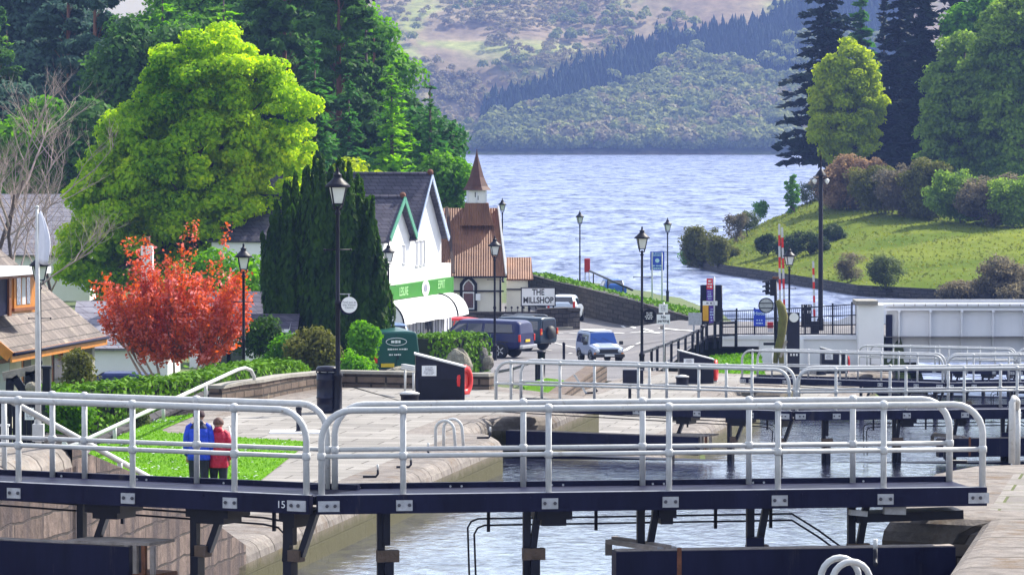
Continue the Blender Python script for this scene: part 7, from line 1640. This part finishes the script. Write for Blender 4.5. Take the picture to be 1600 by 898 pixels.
px, py = q.uniform(745, 1430, 3000), q.uniform(95, 241, 3000); k = inpx(px, py+q.normal(size=3000)*4, LOWD); P_ = on_hill(px[k], py[k]); far_wood('lochside_wood', 'pale spring woodland along the far shore below the plantation', P_, q.uniform(5, 11, len(P_)), fw1, 34)
px, py = q.uniform(560, 1420, 5200), q.uniform(-60, 240, 5200); k = ~inpx(px, py, CON) & ~inpx(px, py, LOWD) & (vnoise(px, py*1.6, 55, 9)+q.normal(size=5200)*.12 > np.where((px > 980) & (py < 60), .85, .50)) & ~((px > 610) & (px < 760) & (py > 45) & (py < 95)); P_ = on_hill(px[k], py[k]); far_wood('hillside_wood', 'scattered bushes and bare birches over the open hillside', P_, q.uniform(2.2, 5.5, len(P_)), fw2, 18)
px, py = q.uniform(560, 1300, 900), q.uniform(0, 240, 900); k = ~inpx(px, py, CON) & (vnoise(px, py*1.4, 80, 4) > .55); P_ = on_hill(px[k], py[k]); far_wood('hillside_green_wood', 'pale green trees dotted over the hillside', P_, q.uniform(3.5, 7.5, len(P_)), fw1, 26)
px = q.uniform(700, 1300, 260); P_ = on_hill(px, np.full(260, 239.)+q.uniform(-4, 0, 260)); far_wood('shore_trees', 'line of trees at the very edge of the far shore', P_, q.uniform(4, 8, 260), fw1, 26)

px, py = q.uniform(745, 1430, 900), q.uniform(100, 238, 900); k = inpx(px, py, LOWD) & (vnoise(px, py*1.7, 38, 21) > .52); P_ = on_hill(px[k], py[k]); far_wood('lochside_bare_wood', 'brownish bare crowns among the pale woodland on the far shore', P_, q.uniform(6, 11.5, len(P_)), fw2, 34)
px, py = q.uniform(760, 1430, 260), q.uniform(60, 200, 260); k = inpx(px, py, CON) & (vnoise(px, py*1.7, 45, 23) > .62); P_ = on_hill(px[k], py[k]); far_wood('plantation_broadleaf_wood', 'pale broadleaf crowns standing among the dark plantation', P_, q.uniform(6, 11, len(P_)), fw1, 34)
# ------------------------------------------------------------------ small things on the left
root = thing('flagpole', 'white flagpole with a furled white flag, at the left in front of the chalet house', 'flagpole', (0, 0, 0)); Yf = 64.5
b = W(60, Yf, 4.55); t = Pz(58, 326, Yf)
MB().tube([b-Vector((0, 0, .1)), b.lerp(t, .5), t], [.045, .04, .022], 10).build('pole', whitep, root); MB().ball(t+Vector((0, 0, .02)), .03, 10, 8).build('finial', whitep, root)
MB().box(b+Vector((0, 0, .1)), (.16, .16, .25)).build('base', whitep, root); 
flagm = MAT('white_flag_cloth', (.72, .74, .84), .85, .05, 6)
mb = MB(); rings = []
for f in np.linspace(0, 1, 10):
    z = t.z-.05-.74*f; w = .018+.075*math.sin(min(1, f*1.05)*2.2)*(1-.25*f); cx = t.x+.02+w*.9
    rings.append([(cx+w*math.cos(a)*(1+.22*math.sin(3*a+f*3)), Yf+w*.45*math.sin(a)*(1+.3*math.sin(4*a)), z+.02*math.cos(a+f*4)) for a in np.linspace(0, 6.283, 20, endpoint=False)])
mb.loft(rings, 0)
root2 = thing('flag', 'white flag hanging furled at the top of the flagpole', 'flag', (t.x, Yf, t.z-.7)); mb.build('cloth', flagm, root2)
# black bin behind the flagpole, timber frame, white post, notice
root = thing('bin', 'black square bin behind the flagpole by the chalet house', 'bin', W(72, 124, 9.6)); p, q_ = Pz(67, 640, 124), Pz(79, 575, 124)
MB().box((p+q_)/2, (q_.x-p.x, .4, q_.z-p.z)).build('body', black, root, .02); MB().box(Vector(((p.x+q_.x)/2, 124, q_.z+.03)), (q_.x-p.x+.06, .46, .07)).build('lid', black, root)
Yt = 116; root = thing('timber_frame', 'dark timber frame with a slanting beam, left of the flagpole', 'timber frame', W(35, Yt, 9.2))
MB().bar(Pz(5, 588, Yt), Pz(58, 576, Yt), .18, .22).build('beam', oldwood, root)
for px0, py0, px1, py1 in ((16, 590, 14, 650), (22, 588, 38, 612), (46, 580, 44, 650), (50, 580, 60, 600)): MB().bar(Pz(px0, py0, Yt), Pz(px1, py1, Yt), .2, .18, 0, (0, 1, 0)).build('strut', black, root)
boulder('pale stone below the dark timber frame', 50, 606, 22, 20, 114, stone, 21)
Yt = 96; root = thing('site_fence', 'dark boarded fence with a small notice, behind the sloping handrail on the left', 'fence', W(40, Yt, 8))
p, q_ = Pz(-40, 720, Yt), Pz(64, 622, Yt); mb = MB()
for k in range(14): x = p.x+(q_.x-p.x)*(k+.5)/14; mb.box((x, Yt, (p.z+q_.z)/2), ((q_.x-p.x)/14-.015, .05, q_.z-p.z-.04*(k % 2)))
mb.build('boards', black, root); a = Pz(46, 646, Yt-.05); o = MB().box(a, (.2, .02, .26)).build('notice', paper, root); mb = MB(); scribble(mb, face_M(a+Vector((0, -.012, 0)), (0, -1, 0)), .16, .2, 6, seed=31); mb.build('writing', ink, o)
root = thing('white_bollard', 'white square bollard at the left edge of the photo', 'bollard', W(8, 63, 4.55)); p, q_ = Pz(2, 697, 63), Pz(13, 664, 63); MB().box((p+q_)/2, (q_.x-p.x, .1, q_.z-p.z)).build('post', whitep, root, .01); MB().box(Vector(((p.x+q_.x)/2, 63, q_.z)), (q_.x-p.x+.03, .13, .025)).build('cap', whitep, root); MB().tube([Vector(((p.x+q_.x)/2-.02, 63, q_.z)), Vector(((p.x+q_.x)/2-.02, 63, q_.z+.1))], .018, 6).build('pin', whitep, root)
hook(W(72, 64.8, 4.55), 'dark mooring cleat on the high left lockside at the foot of the flagpole', 2.9)
# shaded retaining wall between hedge and lawn
pts = [wp(60, 100, 8, 1.1), wp(150, 103, 8, .75), wp(240, 108, 7.6, .55), wp(330, 112.4, 7.2, .5)]
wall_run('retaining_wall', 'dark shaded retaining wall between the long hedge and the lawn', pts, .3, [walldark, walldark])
root = thing('black_hopper', 'black square box hung on a post among the middle white railings', 'box', W(989, 148, 9.35)); Yb = 148
p, q_ = Pz(973, 602, Yb), Pz(1005, 577, Yb); MB().box((p+q_)/2, (q_.x-p.x, .4, q_.z-p.z)).build('box', blackgloss, root, .02); MB().bar(Pz(984, 602, Yb), Pz(984, 640, Yb), .1, .1, 0, (0, 1, 0)).build('post', black, root)
root = thing('life_ring_stand', 'white leaning prop with a black hooked foot on the middle lockside', 'prop', W(912, 150, 9.35)); MB().bar(Pz(897, 585, 150), Pz(916, 614, 150), .07, .07).build('prop', whitep, root); MB().tube([Pz(914, 614, 150), Pz(928, 613, 150), Pz(933, 610, 150), Pz(930, 606, 150)], .04, 6).build('hook', black, root)
# ------------------------------------------------------------------ camera, light, sky
cam = bpy.data.cameras.new('camera'); co = bpy.data.objects.new('camera', cam); COL.objects.link(co)
co.location = (0, 0, HC); co.rotation_euler = (math.pi/2-PITCH, 0, 0)
cam.sensor_width = 36; cam.lens = F/1600*36; cam.clip_start = .5; cam.clip_end = 20000
sc.camera = co
SAZ, SEL = R(50), R(44)
w = bpy.data.worlds.new('World'); sc.world = w; w.use_nodes = True
nt = w.node_tree; nt.nodes.clear(); L = nt.links.new
sky = N(nt, 'ShaderNodeTexSky', sky_type='NISHITA'); sky.sun_disc = False; sky.sun_elevation = SEL; sky.sun_rotation = SAZ; sky.air_density = 1.2; sky.dust_density = 1.5; sky.ozone_density = 1.5
tc = N(nt, 'ShaderNodeTexCoord'); mp = N(nt, 'ShaderNodeMapping'); mp.inputs['Scale'].default_value = (1, 1, 2.6); L(tc.outputs['Generated'], mp.inputs['Vector'])
no = N(nt, 'ShaderNodeTexNoise'); no.inputs['Scale'].default_value = 2.2; no.inputs['Detail'].default_value = 7; no.inputs['Roughness'].default_value = .58; L(mp.outputs[0], no.inputs['Vector'])
rp_ = N(nt, 'ShaderNodeValToRGB'); rp_.color_ramp.elements[0].position = .46; rp_.color_ramp.elements[1].position = .68; L(no.outputs['Fac'], rp_.inputs['Fac'])
mx = N(nt, 'ShaderNodeMix', data_type='RGBA'); mx.inputs['B'].default_value = (13, 13.3, 14.5, 1); L(rp_.outputs[0], mx.inputs['Factor']); L(sky.outputs[0], mx.inputs['A'])
bg = N(nt, 'ShaderNodeBackground'); bg.inputs['Strength'].default_value = .10; L(mx.outputs['Result'], bg.inputs['Color'])
wo = N(nt, 'ShaderNodeOutputWorld'); L(bg.outputs[0], wo.inputs['Surface'])
sl = bpy.data.lights.new('sun', 'SUN'); so = bpy.data.objects.new('sun', sl); COL.objects.link(so)
sl.energy = 5.0; sl.angle = R(.5); sl.color = (1, .94, .82)
tosun = Vector((math.sin(SAZ)*math.cos(SEL), math.cos(SAZ)*math.cos(SEL), math.sin(SEL)))
so.rotation_euler = (-tosun).to_track_quat('-Z', 'Y').to_euler(); so.location = (0, 0, 60)
vs_ = sc.view_settings; vs_.view_transform = 'Standard'; vs_.look = 'None'; vs_.gamma = 1; vs_.exposure = .92; vs_.use_curve_mapping = False
sc.display_settings.display_device = 'sRGB'
cy = sc.cycles; cy.max_bounces = 6; cy.diffuse_bounces = 2; cy.glossy_bounces = 3; cy.transmission_bounces = 4; cy.volume_bounces = 0; cy.transparent_max_bounces = 4
cy.use_denoising = True; cy.use_adaptive_sampling = True; cy.adaptive_threshold = .02; cy.sample_clamp_indirect = 6; cy.caustics_reflective = False; cy.caustics_refractive = False
# ------------------------------------------------------------------ hazy air
if HAZE:
    m, nt, out = newmat('hazy_air')
    pv = N(nt, 'ShaderNodeVolumePrincipled'); pv.inputs['Color'].default_value = (.30, .45, 1, 1); pv.inputs['Density'].default_value = HAZE; pv.inputs['Anisotropy'].default_value = .2
    nt.links.new(pv.outputs[0], out.inputs['Volume'])
    o = MB().box((0, 1400, 87), (2600, 2900, 214)).build('haze', m); o['kind'] = 'stuff'; o['label'] = 'pale blue haze in the air over the loch'
